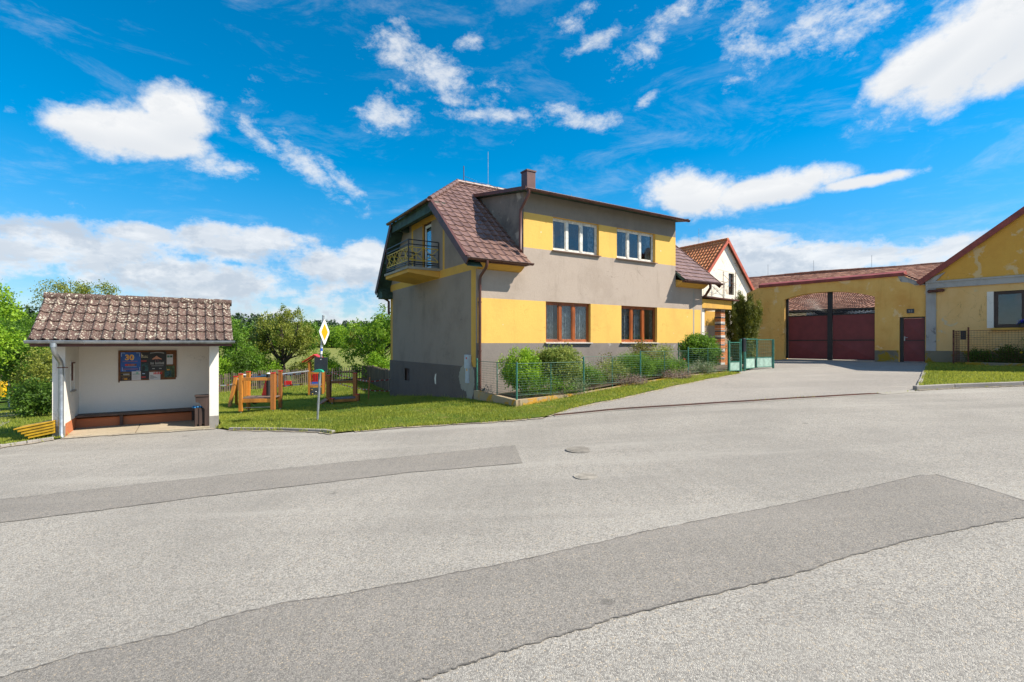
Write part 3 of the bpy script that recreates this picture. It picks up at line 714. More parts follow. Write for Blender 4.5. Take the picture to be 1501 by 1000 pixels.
def window(F, root, a0, a1, z0, z1, t, lights, fm, sill=None, curtain=True, label=None, fw=.06, mull=.07, open_w=None, sillmat='silltin', t0=0):
    mb = MB(); d = .05
    mb.box(F, a0, a0+fw, t, t+d, z0, z1); mb.box(F, a1-fw, a1, t, t+d, z0, z1)
    mb.box(F, a0+fw, a1-fw, t, t+d, z0, z0+fw); mb.box(F, a0+fw, a1-fw, t, t+d, z1-fw, z1)
    tot = sum(lights); x = a0+fw; W = a1-a0-2*fw; edges = [a0+fw]
    for i, l in enumerate(lights):
        x += W*l/tot
        if i < len(lights)-1: mb.box(F, x-mull/2, x+mull/2, t-.012, t+d-.004, z0+fw, z1-fw)
        edges.append(x)
    pan = []
    for i in range(len(lights)):
        e0 = edges[i]+(mull/2 if i else 0); e1 = edges[i+1]-(mull/2 if i < len(lights)-1 else 0); k = .035
        mb.box(F, e0, e0+k, t+.008, t+d-.008, z0+fw, z1-fw); mb.box(F, e1-k, e1, t+.008, t+d-.008, z0+fw, z1-fw)
        mb.box(F, e0+k, e1-k, t+.008, t+d-.008, z0+fw, z0+fw+k); mb.box(F, e0+k, e1-k, t+.008, t+d-.008, z1-fw-k, z1-fw)
        pan.append((e0+k, e1-k, z0+fw+k, z1-fw-k))
    w = mb.build('window', fm, root, bevel=.004)
    if label: w['label'] = label
    g = MB()
    for p in pan: g.box(F, p[0]-.01, p[1]+.01, t+.022, t+.028, p[2]-.01, p[3]+.01)
    g.build('pane', M['glass'], w)
    if sill:
        s = MB(); s.prism([F.P(a0-.04, t, z0+.012), F.P(a0-.04, t0-.09, z0-.02), F.P(a0-.04, t0-.09, z0-.05), F.P(a0-.04, t0-.07, z0-.05), F.P(a0-.04, t, z0-.015)], F.u*(a1-a0+.08))
        s.build('sill', M[sillmat], w)
    b = MB(); b.box(F, a0-.1, a1+.1, t+1.0, t+1.02, z0-.2, z1+.2); b.build('room_wall', M['darkroom'], w)
    if curtain:
        n = 64; zt = z1-.08; zb = z0+.06
        for (c0, c1, zb_) in (curtain if isinstance(curtain, list) else [(0, 1, 0)]):
            pts = []; c = MB()
            for i in range(n+1):
                f = c0+(c1-c0)*i/n; a = a0+.05+(a1-a0-.1)*f
                pts.append((a, t+.13+.02*math.sin(i*1.25)+.008*math.sin(i*3.1)))
            z_b = zb+(z1-z0)*zb_
            for i in range(n): c.quad(F.P(*pts[i], z_b), F.P(*pts[i+1], z_b), F.P(*pts[i+1], zt), F.P(*pts[i], zt))
            c.build('curtain', M['curtain'], w)
    return w

# ================================================================== the big yellow and grey house
def zf(t): return 2.62+(t+.47)*.845          # front roof slope
def house():
    F = FH
    r = thing('house', 'yellow and grey two storey house with brown tiled roof and corner balcony', 'house', F.P(0, 0, -1.82))
    mats = [M['grey'], M['yellow'], M['grey_eave_shade'], M['plinth_front'], M['ochre_trim'], M['grey_gable'], M['plinth']]
    lw = [(2.75, 4.80, 0.03, 1.45), (6.36, 8.37, 0.03, 1.45)]; uw = [(3.06, 5.21, 3.27, 4.43), (6.12, 8.26, 3.27, 4.43)]
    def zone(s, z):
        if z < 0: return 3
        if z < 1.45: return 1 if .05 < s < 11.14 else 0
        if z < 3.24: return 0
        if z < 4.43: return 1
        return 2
    mb = MB()
    facade(mb, F, 0, 11.23, -2.2, 2.62, lw, zone, .15, cuts=(0, 1.45), scuts=(.05, 11.14), rev=1)
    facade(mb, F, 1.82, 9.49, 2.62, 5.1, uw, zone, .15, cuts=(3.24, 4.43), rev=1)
    # gable wall, facing -s, with its painted bands
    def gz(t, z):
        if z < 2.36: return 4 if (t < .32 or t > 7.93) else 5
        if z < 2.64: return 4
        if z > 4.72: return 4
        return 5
    def gtop(t):
        return min(zf(t)-.12, 5.2, 2.45+(8.6-t)*1.31-.05)
    cols = [0, .32, 1.0, 1.8, 2.36, 2.52, 3.56, 4.44, 5.42, 5.60, 6.3, 6.6, 7.0, 7.5, 7.93, 8.23]
    for i in range(len(cols)-1):
        a, b = cols[i], cols[i+1]; zz = [-.77, 2.36, 2.64]
        mx = (a+b)/2
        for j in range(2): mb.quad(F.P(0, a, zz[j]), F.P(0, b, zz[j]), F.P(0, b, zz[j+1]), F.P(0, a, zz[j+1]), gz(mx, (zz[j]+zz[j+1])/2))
        if abs(mx-4.0) < .45:   # balcony door opening, 2.72 .. 4.65
            mb.quad(F.P(0, a, 4.65), F.P(0, b, 4.65), F.P(0, b, gtop(b)), F.P(0, a, gtop(a)), 4)
            for (p, q) in (((a, 2.72), (a, 4.65)), ((a, 4.65), (b, 4.65)), ((b, 4.65), (b, 2.72))):
                mb.quad(F.P(0, *p), F.P(0, *q), F.P(.14, *q), F.P(.14, *p), 4)
            mb.quad(F.P(0, a, 2.64), F.P(0, b, 2.64), F.P(0, b, 2.72), F.P(0, a, 2.72), 4)
            continue
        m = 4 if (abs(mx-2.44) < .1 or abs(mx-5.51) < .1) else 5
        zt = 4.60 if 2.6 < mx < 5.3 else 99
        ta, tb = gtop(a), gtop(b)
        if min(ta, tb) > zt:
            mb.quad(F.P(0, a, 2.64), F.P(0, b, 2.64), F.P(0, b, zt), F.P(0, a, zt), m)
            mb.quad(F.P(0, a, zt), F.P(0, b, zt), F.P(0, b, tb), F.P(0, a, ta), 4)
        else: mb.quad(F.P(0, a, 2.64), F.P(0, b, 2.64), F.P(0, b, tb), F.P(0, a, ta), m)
    # right gable and back, plain
    pr = [(0, -2.2), (0, zf(0)-.12), (2.4, 4.9), (4.05, 5.2), (6.6, 4.9), (8.23, 2.8), (8.23, -2.9)]
    mb.poly([F.P(11.23, t, z) for t, z in pr], 5)
    mb.quad(F.P(0, 8.23, -2.9), F.P(11.23, 8.23, -2.9), F.P(11.23, 8.23, 2.8), F.P(0, 8.23, 2.8), 5)
    mb.poly([F.P(9.49, t, z) for t, z in [(0, 2.9), (0, 5.09), (3.2, 5.66)]], 0)
    mb.build('wall', mats, r, fix=False)
    pl = MB()   # plinth stands 3 cm proud on the gable
    pl.box(F, -.03, 0, -.0, 8.26, -2.9, -.77); ob = [(5.74, 6.34, -1.57, -1.06)]
    pl = MB()
    for (a, b) in ((-.004, 5.74), (5.74, 6.34), (6.34, 8.25)):
        segs = [(-3.0, -1.57), (-1.06, -.77)] if a == 5.74 else [(-3.0, -.77)]
        for (c, d) in segs: pl.box(F, -.03, .0, a, b, c, d)
    pl.build('plinth', M['plinth'], r)
    vw = MB(); vw.box(F, .06, .08, 5.74, 6.34, -1.57, -1.06)
    vo = vw.build('cellar_vent', M['darkroom'], r)
    vb = MB()
    for k in range(1, 5): vb.beam(F.P(.02, 5.74+.12*k, -1.57), F.P(.02, 5.74+.12*k, -1.06), .012, .012)
    vb.build('grating', M['rust'], vo)
    # expansion joint + stains are real surface strips
    j = MB(); j.box(F, 10.62, 10.70, -.004, 0, -.9, 2.3); j.build('render_joint', M['patch'], r)
    # bare mortar where the plinth has fallen off by the corner
    pts = [(-.03, .35, -.55), (-.03, .62, -.62), (-.03, .95, -.80), (-.03, 1.12, -1.0), (-.03, 1.15, -1.2), (-.03, 1.02, -1.38), (-.03, .98, -1.5), (-.03, .78, -1.56), (-.03, .6, -1.62), (-.03, .52, -1.9), (-.03, .28, -1.9), (-.03, .10, -1.55), (-.03, .02, -1.25), (-.03, .06, -.9), (-.03, .2, -.7)]
    pts2 = []
    for i in range(len(pts)):
        a, b = pts[i], pts[(i+1) % len(pts)]
        for k in range(4):
            q = [a[x]+(b[x]-a[x])*k/4 for x in range(3)]; q[1] += random.uniform(-.035, .035); q[2] += random.uniform(-.04, .04); pts2.append(q)
    p = MB(); p.prism([F.P(-.030, max(.0, q[1]), q[2]) for q in pts2], F.u*-.007); p.build('bare_mortar_patch', M['patch'], r)
    p = MB(); p.prism([F.P(-.03, 3.02+dx, z) for dx, z in ((0, -1.12), (.10, -1.16), (.16, -1.3), (.12, -1.5), (.02, -1.52), (.04, -1.3))], F.u*-.006); p.build('bare_mortar_patch', M['white_old'], r)
    mbx = MB(); mbx.box(F, -.10, -.005, .30, .62, -.82, -.38); mbx.box(F, -.085, -.005, .36, .58, -1.30, -.82)
    mo = mbx.build('meter_box', M['meter'], r, bevel=.006)
    st = MB(); st.box(F, -.103, -.10, .42, .50, -.52, -.46); st.build('red_sticker', M['red'], mo)
    st = MB(); st.prism([F.P(-.088, .40, -.90), F.P(-.088, .50, -.90), F.P(-.088, .45, -.81)], F.u*-.004); st.build('warning_triangle', M['amber'], mo)
    # windows
    for i, (a, b, c, d) in enumerate(lw):
        window(F, r, a, b-.0, c, d, .11, (1, 1, 1.05) if i == 0 else (.9, 1, 1), M['winwood'], True, [(0, .22, 0), (.36, 1, .0)] if i == 0 else [(0, .62, 0), (.93, 1, 0)], ('left' if 0 else 'stained wooden ground floor window with lace curtains'), mull=.12, fw=.075)
    for i, (a, b, c, d) in enumerate(uw):
        window(F, r, a, b, c, d, .12, (1, 1.05, 1.1), M['winwhite'], True, [(.0, .10, 0), (.24, .36, 0), (.86, 1, 0)], 'worn white upper window', mull=.11, fw=.07, sillmat='sillbrown')
    # balcony door
    dm = MB()
    for a, b in ((3.56, 3.64), (4.36, 4.44)): dm.box(F, .08, .14, a, b, 2.72, 4.65)
    dm.box(F, .08, .14, 3.64, 4.36, 4.57, 4.65)
    d = dm.build('balcony_door', M['winbrown'], r)
    lf = MB()
    for a, b in ((3.64, 3.73), (4.27, 4.36)): lf.box(F, .09, .13, a, b, 2.72, 4.57)
    lf.box(F, .09, .13, 3.73, 4.27, 2.72, 2.95); lf.box(F, .09, .13, 3.73, 4.27, 4.47, 4.57)
    lf.build('leaf', M['pvc'], d)
    g = MB(); g.box(F, .105, .112, 3.73, 4.27, 2.95, 4.47); g.build('pane', M['glass'], d)
    g = MB(); g.box(F, .9, .92, 3.2, 4.8, 2.6, 4.7); g.build('room_wall', M['darkroom'], d)
    g = MB()
    for k in range(24):
        a0, a1 = 3.7+k*.025, 3.7+(k+1)*.025; w0, w1 = .2+.02*math.sin(k*1.3), .2+.02*math.sin((k+1)*1.3)
        g.quad(F.P(w0, a0, 2.8), F.P(w1, a1, 2.8), F.P(w1, a1, 4.5), F.P(w0, a0, 4.5))
    g.build('curtain', M['curtain'], d)
    # balcony
    b = MB()
    b.prism([F.P(0, 2.78, 2.62), F.P(-1.2, 2.78, 2.62), F.P(-1.2, 2.78, 2.50), F.P(0, 2.78, 2.38)], F.v*2.47)
    bo = b.build('balcony', M['ochre_trim'], r)
    b = MB(); b.box(F, -1.25, 0, 2.73, 5.30, 2.62, 2.71); b.build('slab', M['concrete'], bo, bevel=.01)
    rl = MB(); yb = MB()
    z0 = 2.71
    cor = [F.P(-.03, 2.83, 0), F.P(-1.17, 2.83, 0), F.P(-1.17, 5.20, 0), F.P(-.03, 5.20, 0)]
    for i in range(3):
        p, q = cor[i], cor[i+1]
        for h in (.10, .17, .80, .96): rl.beam(p+Vector((0, 0, z0+h)), q+Vector((0, 0, z0+h)), .03, .03)
        for h in (.24, .70): yb.beam(p+Vector((0, 0, z0+h)), q+Vector((0, 0, z0+h)), .026, .026)
        L = (q-p).length; n = max(2, round(L/.6)); dd = (q-p)/n
        for k in range(n+(i == 2)):
            if k == 0 or k == n: rl.beam(p+dd*k+Vector((0, 0, z0-.05)), p+dd*k+Vector((0, 0, z0+.96)), .035, .035)
        for k in range(n):
            a = p+dd*k; c = p+dd*(k+1); m_ = (a+c)/2
            yb.beam(a+Vector((0, 0, z0+.24)), c+Vector((0, 0, z0+.70)), .018, .018); yb.beam(c+Vector((0, 0, z0+.24)), a+Vector((0, 0, z0+.70)), .018, .018)
            yb.beam(m_+Vector((0, 0, z0+.24)), m_+Vector((0, 0, z0+.70)), .014, .014)
            if i != 1: rl.beam(a.lerp(c, .2)+Vector((0, 0, z0+.47)), a.lerp(c, .8)+Vector((0, 0, z0+.47)), .022, .022)
    for i in (1, 2): rl.beam(cor[i]+Vector((0, 0, z0-.04)), cor[i]+Vector((0, 0, z0+.97)), .045, .045)
    ro = rl.build('railing', M['black'], bo); yb.build('pattern_bars', M['yellowbar'], ro)
    # ---- roof
    sl = Vector((0, 0, 1)); bd = F.v + Vector((0, 0, .845)); k = bd.length; bd.normalize()
    P0 = F.P(0, -.47, 2.62)
    def sb(s, t): return (s, (t+.47)*k)
    roof = MB()
    # shell under the tiles: slabs 10 cm thick
    def slab(pts, th=.10, mi=0):
        n = (Vector(pts[1])-Vector(pts[0])).cross(Vector(pts[2])-Vector(pts[0])).normalized()
        if n.z < 0: n = -n
        roof.prism([Vector(q)-n*.012 for q in pts], -n*th, mi)
    slab([F.P(-.53, -.45, zf(-.45)), F.P(1.80, -.45, zf(-.45)), F.P(1.80, 4.05, 6.44), F.P(1.34, 4.05, 6.44), F.P(-.53, 2.42, zf(2.42))])
    slab([F.P(1.80, 3.1, zf(3.1)), F.P(9.5, 3.1, zf(3.1)), F.P(9.9, 4.05, 6.44), F.P(1.80, 4.05, 6.44)])
    slab([F.P(9.5, -.45, zf(-.45)), F.P(11.78, -.45, zf(-.45)), F.P(11.78, 2.42, zf(2.42)), F.P(9.9, 4.05, 6.44), F.P(9.5, 4.05, 6.44)])
    slab([F.P(-.53, 2.4, 5.045), F.P(1.34, 4.05, 6.44), F.P(-.53, 6.6, 5.045)])
    slab([F.P(11.78, 2.4, 5.045), F.P(9.9, 4.05, 6.44), F.P(11.78, 6.6, 5.045)])
    slab([F.P(-.53, 6.6, 5.045), F.P(1.34, 4.05, 6.44), F.P(9.9, 4.05, 6.44), F.P(11.78, 6.6, 5.045)])
    slab([F.P(-.53, 8.6, 2.40), F.P(-.53, 6.6, 5.045), F.P(11.78, 6.6, 5.045), F.P(11.78, 8.6, 2.40)])
    ro = roof.build('roof', M['greenwood'], r)
    tA = tiled(F, P0, F.u, bd, [sb(-.55, -.47), sb(1.82, -.47), sb(1.82, 4.05), sb(1.34, 4.05), sb(-.55, 2.4)], .30, .335, 'pan', ao=-.55)
    roof_part('tiles', tA, M['tile_brown'], ro)
    tB = tiled(F, P0, F.u, bd, [sb(1.82, 3.1), sb(9.49, 3.1), sb(9.49, 4.05), sb(1.82, 4.05)], .30, .335, 'pan', ao=-.55, seg=4)
    roof_part('tiles', tB, M['tile_brown'], ro)
    tC = tiled(F, P0, F.u, bd, [sb(9.49, -.47), sb(11.8, -.47), sb(11.8, 2.4), sb(9.9, 4.05), sb(9.49, 4.05)], .20, .30, 'flat', seg=3, ao=-.55)
    roof_part('tiles', tC, M['tile_brown'], ro)
    # hip plane and back slope, tiled too
    hp = [F.P(-.55, 2.4, 5.05), F.P(-.55, 6.6, 5.05), F.P(1.34, 4.05, 6.44)]
    hb = (F.u*1.89+Vector((0, 0, 1.39))); hk = hb.length; hb.normalize()
    tH = tiled(F, F.P(-.55, 0, 5.05), F.v, hb, [(2.4, 0), (6.6, 0), (4.05, hk)], .30, .335, 'pan', ao=2.4, seg=4)
    roof_part('tiles', tH, M['tile_brown'], ro)
    bk = (F.v*-2.0+Vector((0, 0, 2.645))); kk = bk.length; bk.normalize()
    tD = tiled(F, F.P(0, 8.62, 2.40), F.u, bk, [(-.55, 0), (11.8, 0), (11.8, kk), (-.55, kk)], .30, .335, 'pan', ao=-.55, seg=3)
    roof_part('tiles', tD, M['tile_brown'], ro)
    cp = MB()
    caps(cp, F.P(-.55, 2.40, 5.08), F.P(1.34, 4.05, 6.47), .10)
    caps(cp, F.P(1.30, 4.05, 6.47), F.P(9.9, 4.05, 6.47), .10); caps(cp, F.P(11.8, 2.40, 5.08), F.P(9.9, 4.05, 6.47), .10)
    cp.build('ridge_caps', M['tile_brown'], ro)
    # verge boards
    def board(p, q, w=.20, th=.035, dz=-.09):
        vb = MB(); vb.beam(Vector(p)+Vector((0, 0, dz)), Vector(q)+Vector((0, 0, dz)), th, w); vb.build('verge_board', M['brown_dk'], ro)
    board(F.P(-.565, -.52, zf(-.52)), F.P(-.565, 2.42, zf(2.42)), .25); board(F.P(-.565, 8.64, 2.34), F.P(-.565, 6.58, 5.06), .22)
    board(F.P(11.82, -.52, zf(-.52)), F.P(11.82, 2.42, zf(2.42)), .22)
    vb = MB(); vb.beam(F.P(-.60, -.53, zf(-.5)+.05), F.P(-.50, 2.42, zf(2.42)+.05), .10, .03)
    vb.build('verge_cap', M['brown_dk'], ro)
    # green boarded soffits and the beam box over the balcony
    gs = MB()
    def sof(t0, t1, fz, dz):
        gs.prism([F.P(-.54, t0, fz(t0)-dz), F.P(0.0, t0, fz(t0)-dz), F.P(0.0, t1, fz(t1)-dz), F.P(-.54, t1, fz(t1)-dz)], (0, 0, .03))
    zb = lambda t: 2.40+(8.6-t)*1.3225
    sof(-.45, 2.42, zf, .28); sof(6.6, 8.58, zb, .34)
    gs.box(F, -.50, .0, 2.30, 6.50, 4.84, 5.0); gs.box(F, -.50, -.36, 2.45, 6.55, 4.66, 4.84)
    for t in (2.5, 5.85): gs.box(F, -.36, .0, t, t+.16, 4.62, 4.82)
    for t in (6.3, 7.4, 8.3): gs.box(F, -.52, 0, t, t+.12, zb(t)-.52, zb(t)-.35)
    gs.box(F, -.52, 0, 8.0, 8.5, 2.28, 2.32); gs.box(F, -.54, -.50, 6.62, 6.70, 4.5, 4.9)
    gs.box(F, -.5, 0, 7.93, 8.45, 2.0, 2.30)
    gs.build('soffit', M['greenwood'], ro)
    # eaves: yellow boxed cornice
    def cornice(s0, s1):
        c = MB(); c.prism([F.P(s0, 0, 2.36), F.P(s0, -.10, 2.38), F.P(s0, -.30, 2.50), F.P(s0, -.34, 2.58), F.P(s0, 0, 2.66)], F.u*(s1-s0)); c.build('cornice', M['ochre_trim'], r)
        f = MB(); f.box(F, s0-.25 if s0 < 1 else s0, s1+.02, -.46, -.34, 2.52, 2.585); f.box(F, s0, s1, -.44, 0, 2.585, 2.60); f.build('eaves_board', M['brown_dk'], r)
    cornice(-.0, 1.66); cornice(9.50, 11.23)
    def gutter(name, p0, p1, rad, mat, parent=r):
        mb = MB(); p0 = Vector(p0); p1 = Vector(p1); d = (p1-p0).normalized(); x = d.cross(Vector((0, 0, 1))).normalized(); n = 8; vs = []
        for q in (p0, p1):
            for rr in (rad, rad-.012):
                for j in range(n+1):
                    a = math.pi*j/n; vs.append(q+x*math.cos(a)*rr-Vector((0, 0, 1))*math.sin(a)*rr)
        m = n+1; fs = []
        for j in range(n):
            fs.append((j, j+1, 2*m+j+1, 2*m+j)); fs.append((m+j, m+j+1, 3*m+j+1, 3*m+j))
        for b in (0, 2*m): fs += [(b+j, b+j+1, b+m+j+1, b+m+j) for j in range(n)]
        fs += [(0, m, 3*m, 2*m), (n, m+n, 3*m+n, 2*m+n)]
        mb.add(vs, fs); L = (p1-p0).length
        mb.tube([p0+x*rad+Vector((0, 0, .004)), p1+x*rad+Vector((0, 0, .004))], .012, 6); mb.tube([p0-x*rad+Vector((0, 0, .004)), p1-x*rad+Vector((0, 0, .004))], .010, 6)
        for q, dd in ((p0, 1), (p1, -1)): mb.poly([q+x*math.cos(math.pi*j/n)*rad-Vector((0, 0, 1))*math.sin(math.pi*j/n)*rad+d*dd*.004 for j in range(n+1)])
        k = max(1, int(L/.9))
        for i in range(1, k):
            q = p0.lerp(p1, i/k); mb.tube([q+x*math.cos(math.pi*j/6)*(rad+.006)-Vector((0, 0, 1))*math.sin(math.pi*j/6)*(rad+.006) for j in range(7)], .008, 5)
        return mb.build(name, mat, parent, fix=False)
    globals()['gutter'] = gutter
    gutter('gutter', F.P(-.58, -.54, 2.60), F.P(1.84, -.54, 2.60), .065, M['brown'])
    gutter('gutter', F.P(9.52, -.54, 2.58), F.P(11.86, -.54, 2.58), .065, M['brown'])
    gutter('gutter', F.P(-.64, 2.30, 5.05), F.P(-.64, 6.72, 5.05), .07, M['brown'])
    gutter('gutter', F.P(1.60, -.50, 5.06), F.P(9.72, -.50, 5.06), .065, M['brown'])
    def pipe(pts, rad=.05, mat='brown', clamps=()):
        mb = MB(); mb.tube(pts, rad, 10)
        for c in clamps: mb.tube([Vector(c)+Vector((0, 0, -.015)), Vector(c)+Vector((0, 0, .015))], rad*1.3, 10)
        return mb.build('downpipe', M[mat], r)
    pipe([F.P(.10, -.54, 2.56), F.P(.10, -.54, 2.44), F.P(.10, -.50, 2.36), F.P(.10, -.12, 2.12), F.P(.10, -.08, 2.0), F.P(.10, -.08, -1.70)], clamps=[F.P(.10, -.08, 1.3), F.P(.10, -.08, -.25)])
    pipe([F.P(1.70, -.50, 5.02), F.P(1.70, -.49, 4.90), F.P(1.66, -.30, 4.66), F.P(1.64, -.10, 4.45), F.P(1.64, -.08, 4.3), F.P(1.64, -.08, 3.14), F.P(1.60, -.2, 3.04)], .05)
    pipe([F.P(11.05, -.54, 2.54), F.P(11.06, -.54, 2.36), F.P(11.10, -.40, 2.22), F.P(11.28, -.12, 2.05), F.P(11.30, -.06, 2.05)], .055)
    pipe([F.P(-.45, 8.66, 2.36), F.P(-.42, 8.64, 2.2), F.P(-.15, 8.4, 2.0), F.P(-.06, 8.30, 1.9), F.P(-.06, 8.30, 1.3)], .055)
    # dormer: left cheek, roof slab
    ck = MB()
    ck.poly([F.P(1.817, t, z) for t, z in [(0, 2.75), (0, 5.09), (3.22, 5.66), (3.35, 5.66)]])
    ck.build('dormer_cheek', M['cheek'], r)
    dr = MB(); pts = [(-.45, 5.10), (3.4, 5.78)]
    dr.prism([F.P(1.60, -.45, 5.125), F.P(9.72, -.45, 5.125), F.P(9.72, 3.42, 5.80), F.P(1.60, 3.42, 5.80)], (0, 0, -.035))
    do = dr.build('dormer_roof', M['brown'], r)
    dr = MB()
    dr.prism([F.P(1.64, -.42, 5.085), F.P(9.68, -.42, 5.085), F.P(9.68, .0, 5.155), F.P(1.64, .0, 5.155)], (0, 0, -.05))
    dr.prism([F.P(1.64, 0, 5.155), F.P(1.815, 0, 5.155), F.P(1.815, 3.2, 5.71), F.P(1.64, 3.2, 5.71)], (0, 0, -.05))
    dr.build('soffit', M['greenwood'], do)
    for s_ in (1.60, 9.73):
        dr = MB(); dr.beam(F.P(s_, -.46, 5.09), F.P(s_, 3.40, 5.765), .03, .12); dr.build('edge_board', M['brown_dk'], do)
    # chimney and rods
    c = MB(); c.box(F, 3.18, 3.58, 1.8, 2.2, 5.3, 6.60); co = c.build('chimney', M['brown'], r, bevel=.01)
    c = MB(); c.box(F, 3.155, 3.605, 1.775, 2.225, 6.60, 6.66); c.build('cap', M['brown_dk'], co)
    c = MB()
    for i in range(3): c.tube([F.P(3.30+i*.0, 1.97, 5.3), F.P(3.3, 1.97, 5.4)], .01, 4)
    for (s, t, z0_, z1_, rr, m) in ((1.62, 4.05, 6.4, 7.15, .016, 'brown'), (2.75, 4.05, 6.45, 7.95, .009, 'galv'), (6.5, 3.2, 5.6, 6.6, .007, 'galv')):
        l = MB(); l.tube([F.P(s, t, z0_), F.P(s, t, z1_)], rr, 6); l.box(F, s-.10, s+.10, t-.05, t+.05, z0_+.02, z0_+.12) if t > 4 and m == 'galv' else None
        l.build('roof_rod', M[m], r)
    cb = MB(); cb.tube([F.P(1.62, 4.05, 6.75), F.P(1.9, 4.0, 6.68), F.P(2.3, 4.0, 6.58), F.P(2.75, 4.02, 6.60), F.P(3.2, 3.9, 6.45)], .006, 5); cb.build('roof_cable', M['black'], r); cb = MB(); cb.tube([F.P(7.6, 3.0, 5.72), F.P(7.75, 2.6, 5.95), F.P(8.1, 2.6, 5.9), F.P(8.3, 2.6, 5.65)], .008, 5)
    cb.build('roof_cable', M['black'], r)
    # porch on the right
    pm = MB()
    pm.prism([F.P(11.22, -.15, 2.0), F.P(13.72, -.15, 1.94), F.P(13.72, 2.0, 1.94), F.P(11.22, 2.0, 2.0)], (0, 0, .06))
    po = pm.build('porch_roof', M['brown'], r)
    f = MB(); f.box(F, 11.245, 13.36, .0, .12, 1.55, 1.94); f.box(F, 13.24, 13.36, .12, 1.9, 1.55, 1.93); f.build('fascia', M['ochre_trim'], po)
    f = MB(); f.box(F, 11.24, 13.24, .12, 1.4, 1.56, 1.60); f.build('ceiling', M['white'], po)
    f = MB(); f.box(F, 11.245, 11.56, .12, .34, -1.3, 1.56); f.build('porch_wall', M['white'], r)
    f = MB(); f.box(F, 11.3, 15.2, 1.42, 1.58, -1.3, 1.56, 0); fo = f.build('porch_wall', M['ochre_trim'], r)
    f = MB(); f.box(F, 11.3, 15.2, 1.405, 1.42, -.05, .85); f.build('pale_brickwork', M['tilewall'], fo)
    f = MB(); f.box(F, 11.3, 15.2, 1.40, 1.42, -1.3, -.052); f.build('tiled_dado', M['brick'], fo)
    pb = MB(); bd_ = MB(); mo_ = MB(); s0, s1, t0, t1 = 12.74, 13.04, .12, .44; z = -1.2; i = 0
    while z < 1.50:
        (bd_ if i % 4 == 2 else (mo_ if i % 8 == 3 else pb)).box(F, s0+random.uniform(0, .006), s1-random.uniform(0, .006), t0+random.uniform(0, .006), t1, z, z+.062)
        if i % 4 in (2, 3): mo_.box(F, s0-.004, s1+.004, t0-.004, t1, z+.062, z+.078)
        if i % 4 == 2:
            for q in range(3): mo_.box(F, s0+.04+q*.1, s0+.07+q*.1, t0-.008, t0, z+.01, z+.05)
        z += .078; i += 1
    core = MB(); core.box(F, s0+.02, s1-.02, t0+.02, t1-.02, -1.2, 1.56); c_ = core.build('brick_pillar', M['concrete'], r)
    pb.build('orange_bricks', M['brick'], c_); bd_.build('glazed_bricks', M['brickdark'], c_); mo_.build('joints', M['mortar'], c_)
    return r
house()

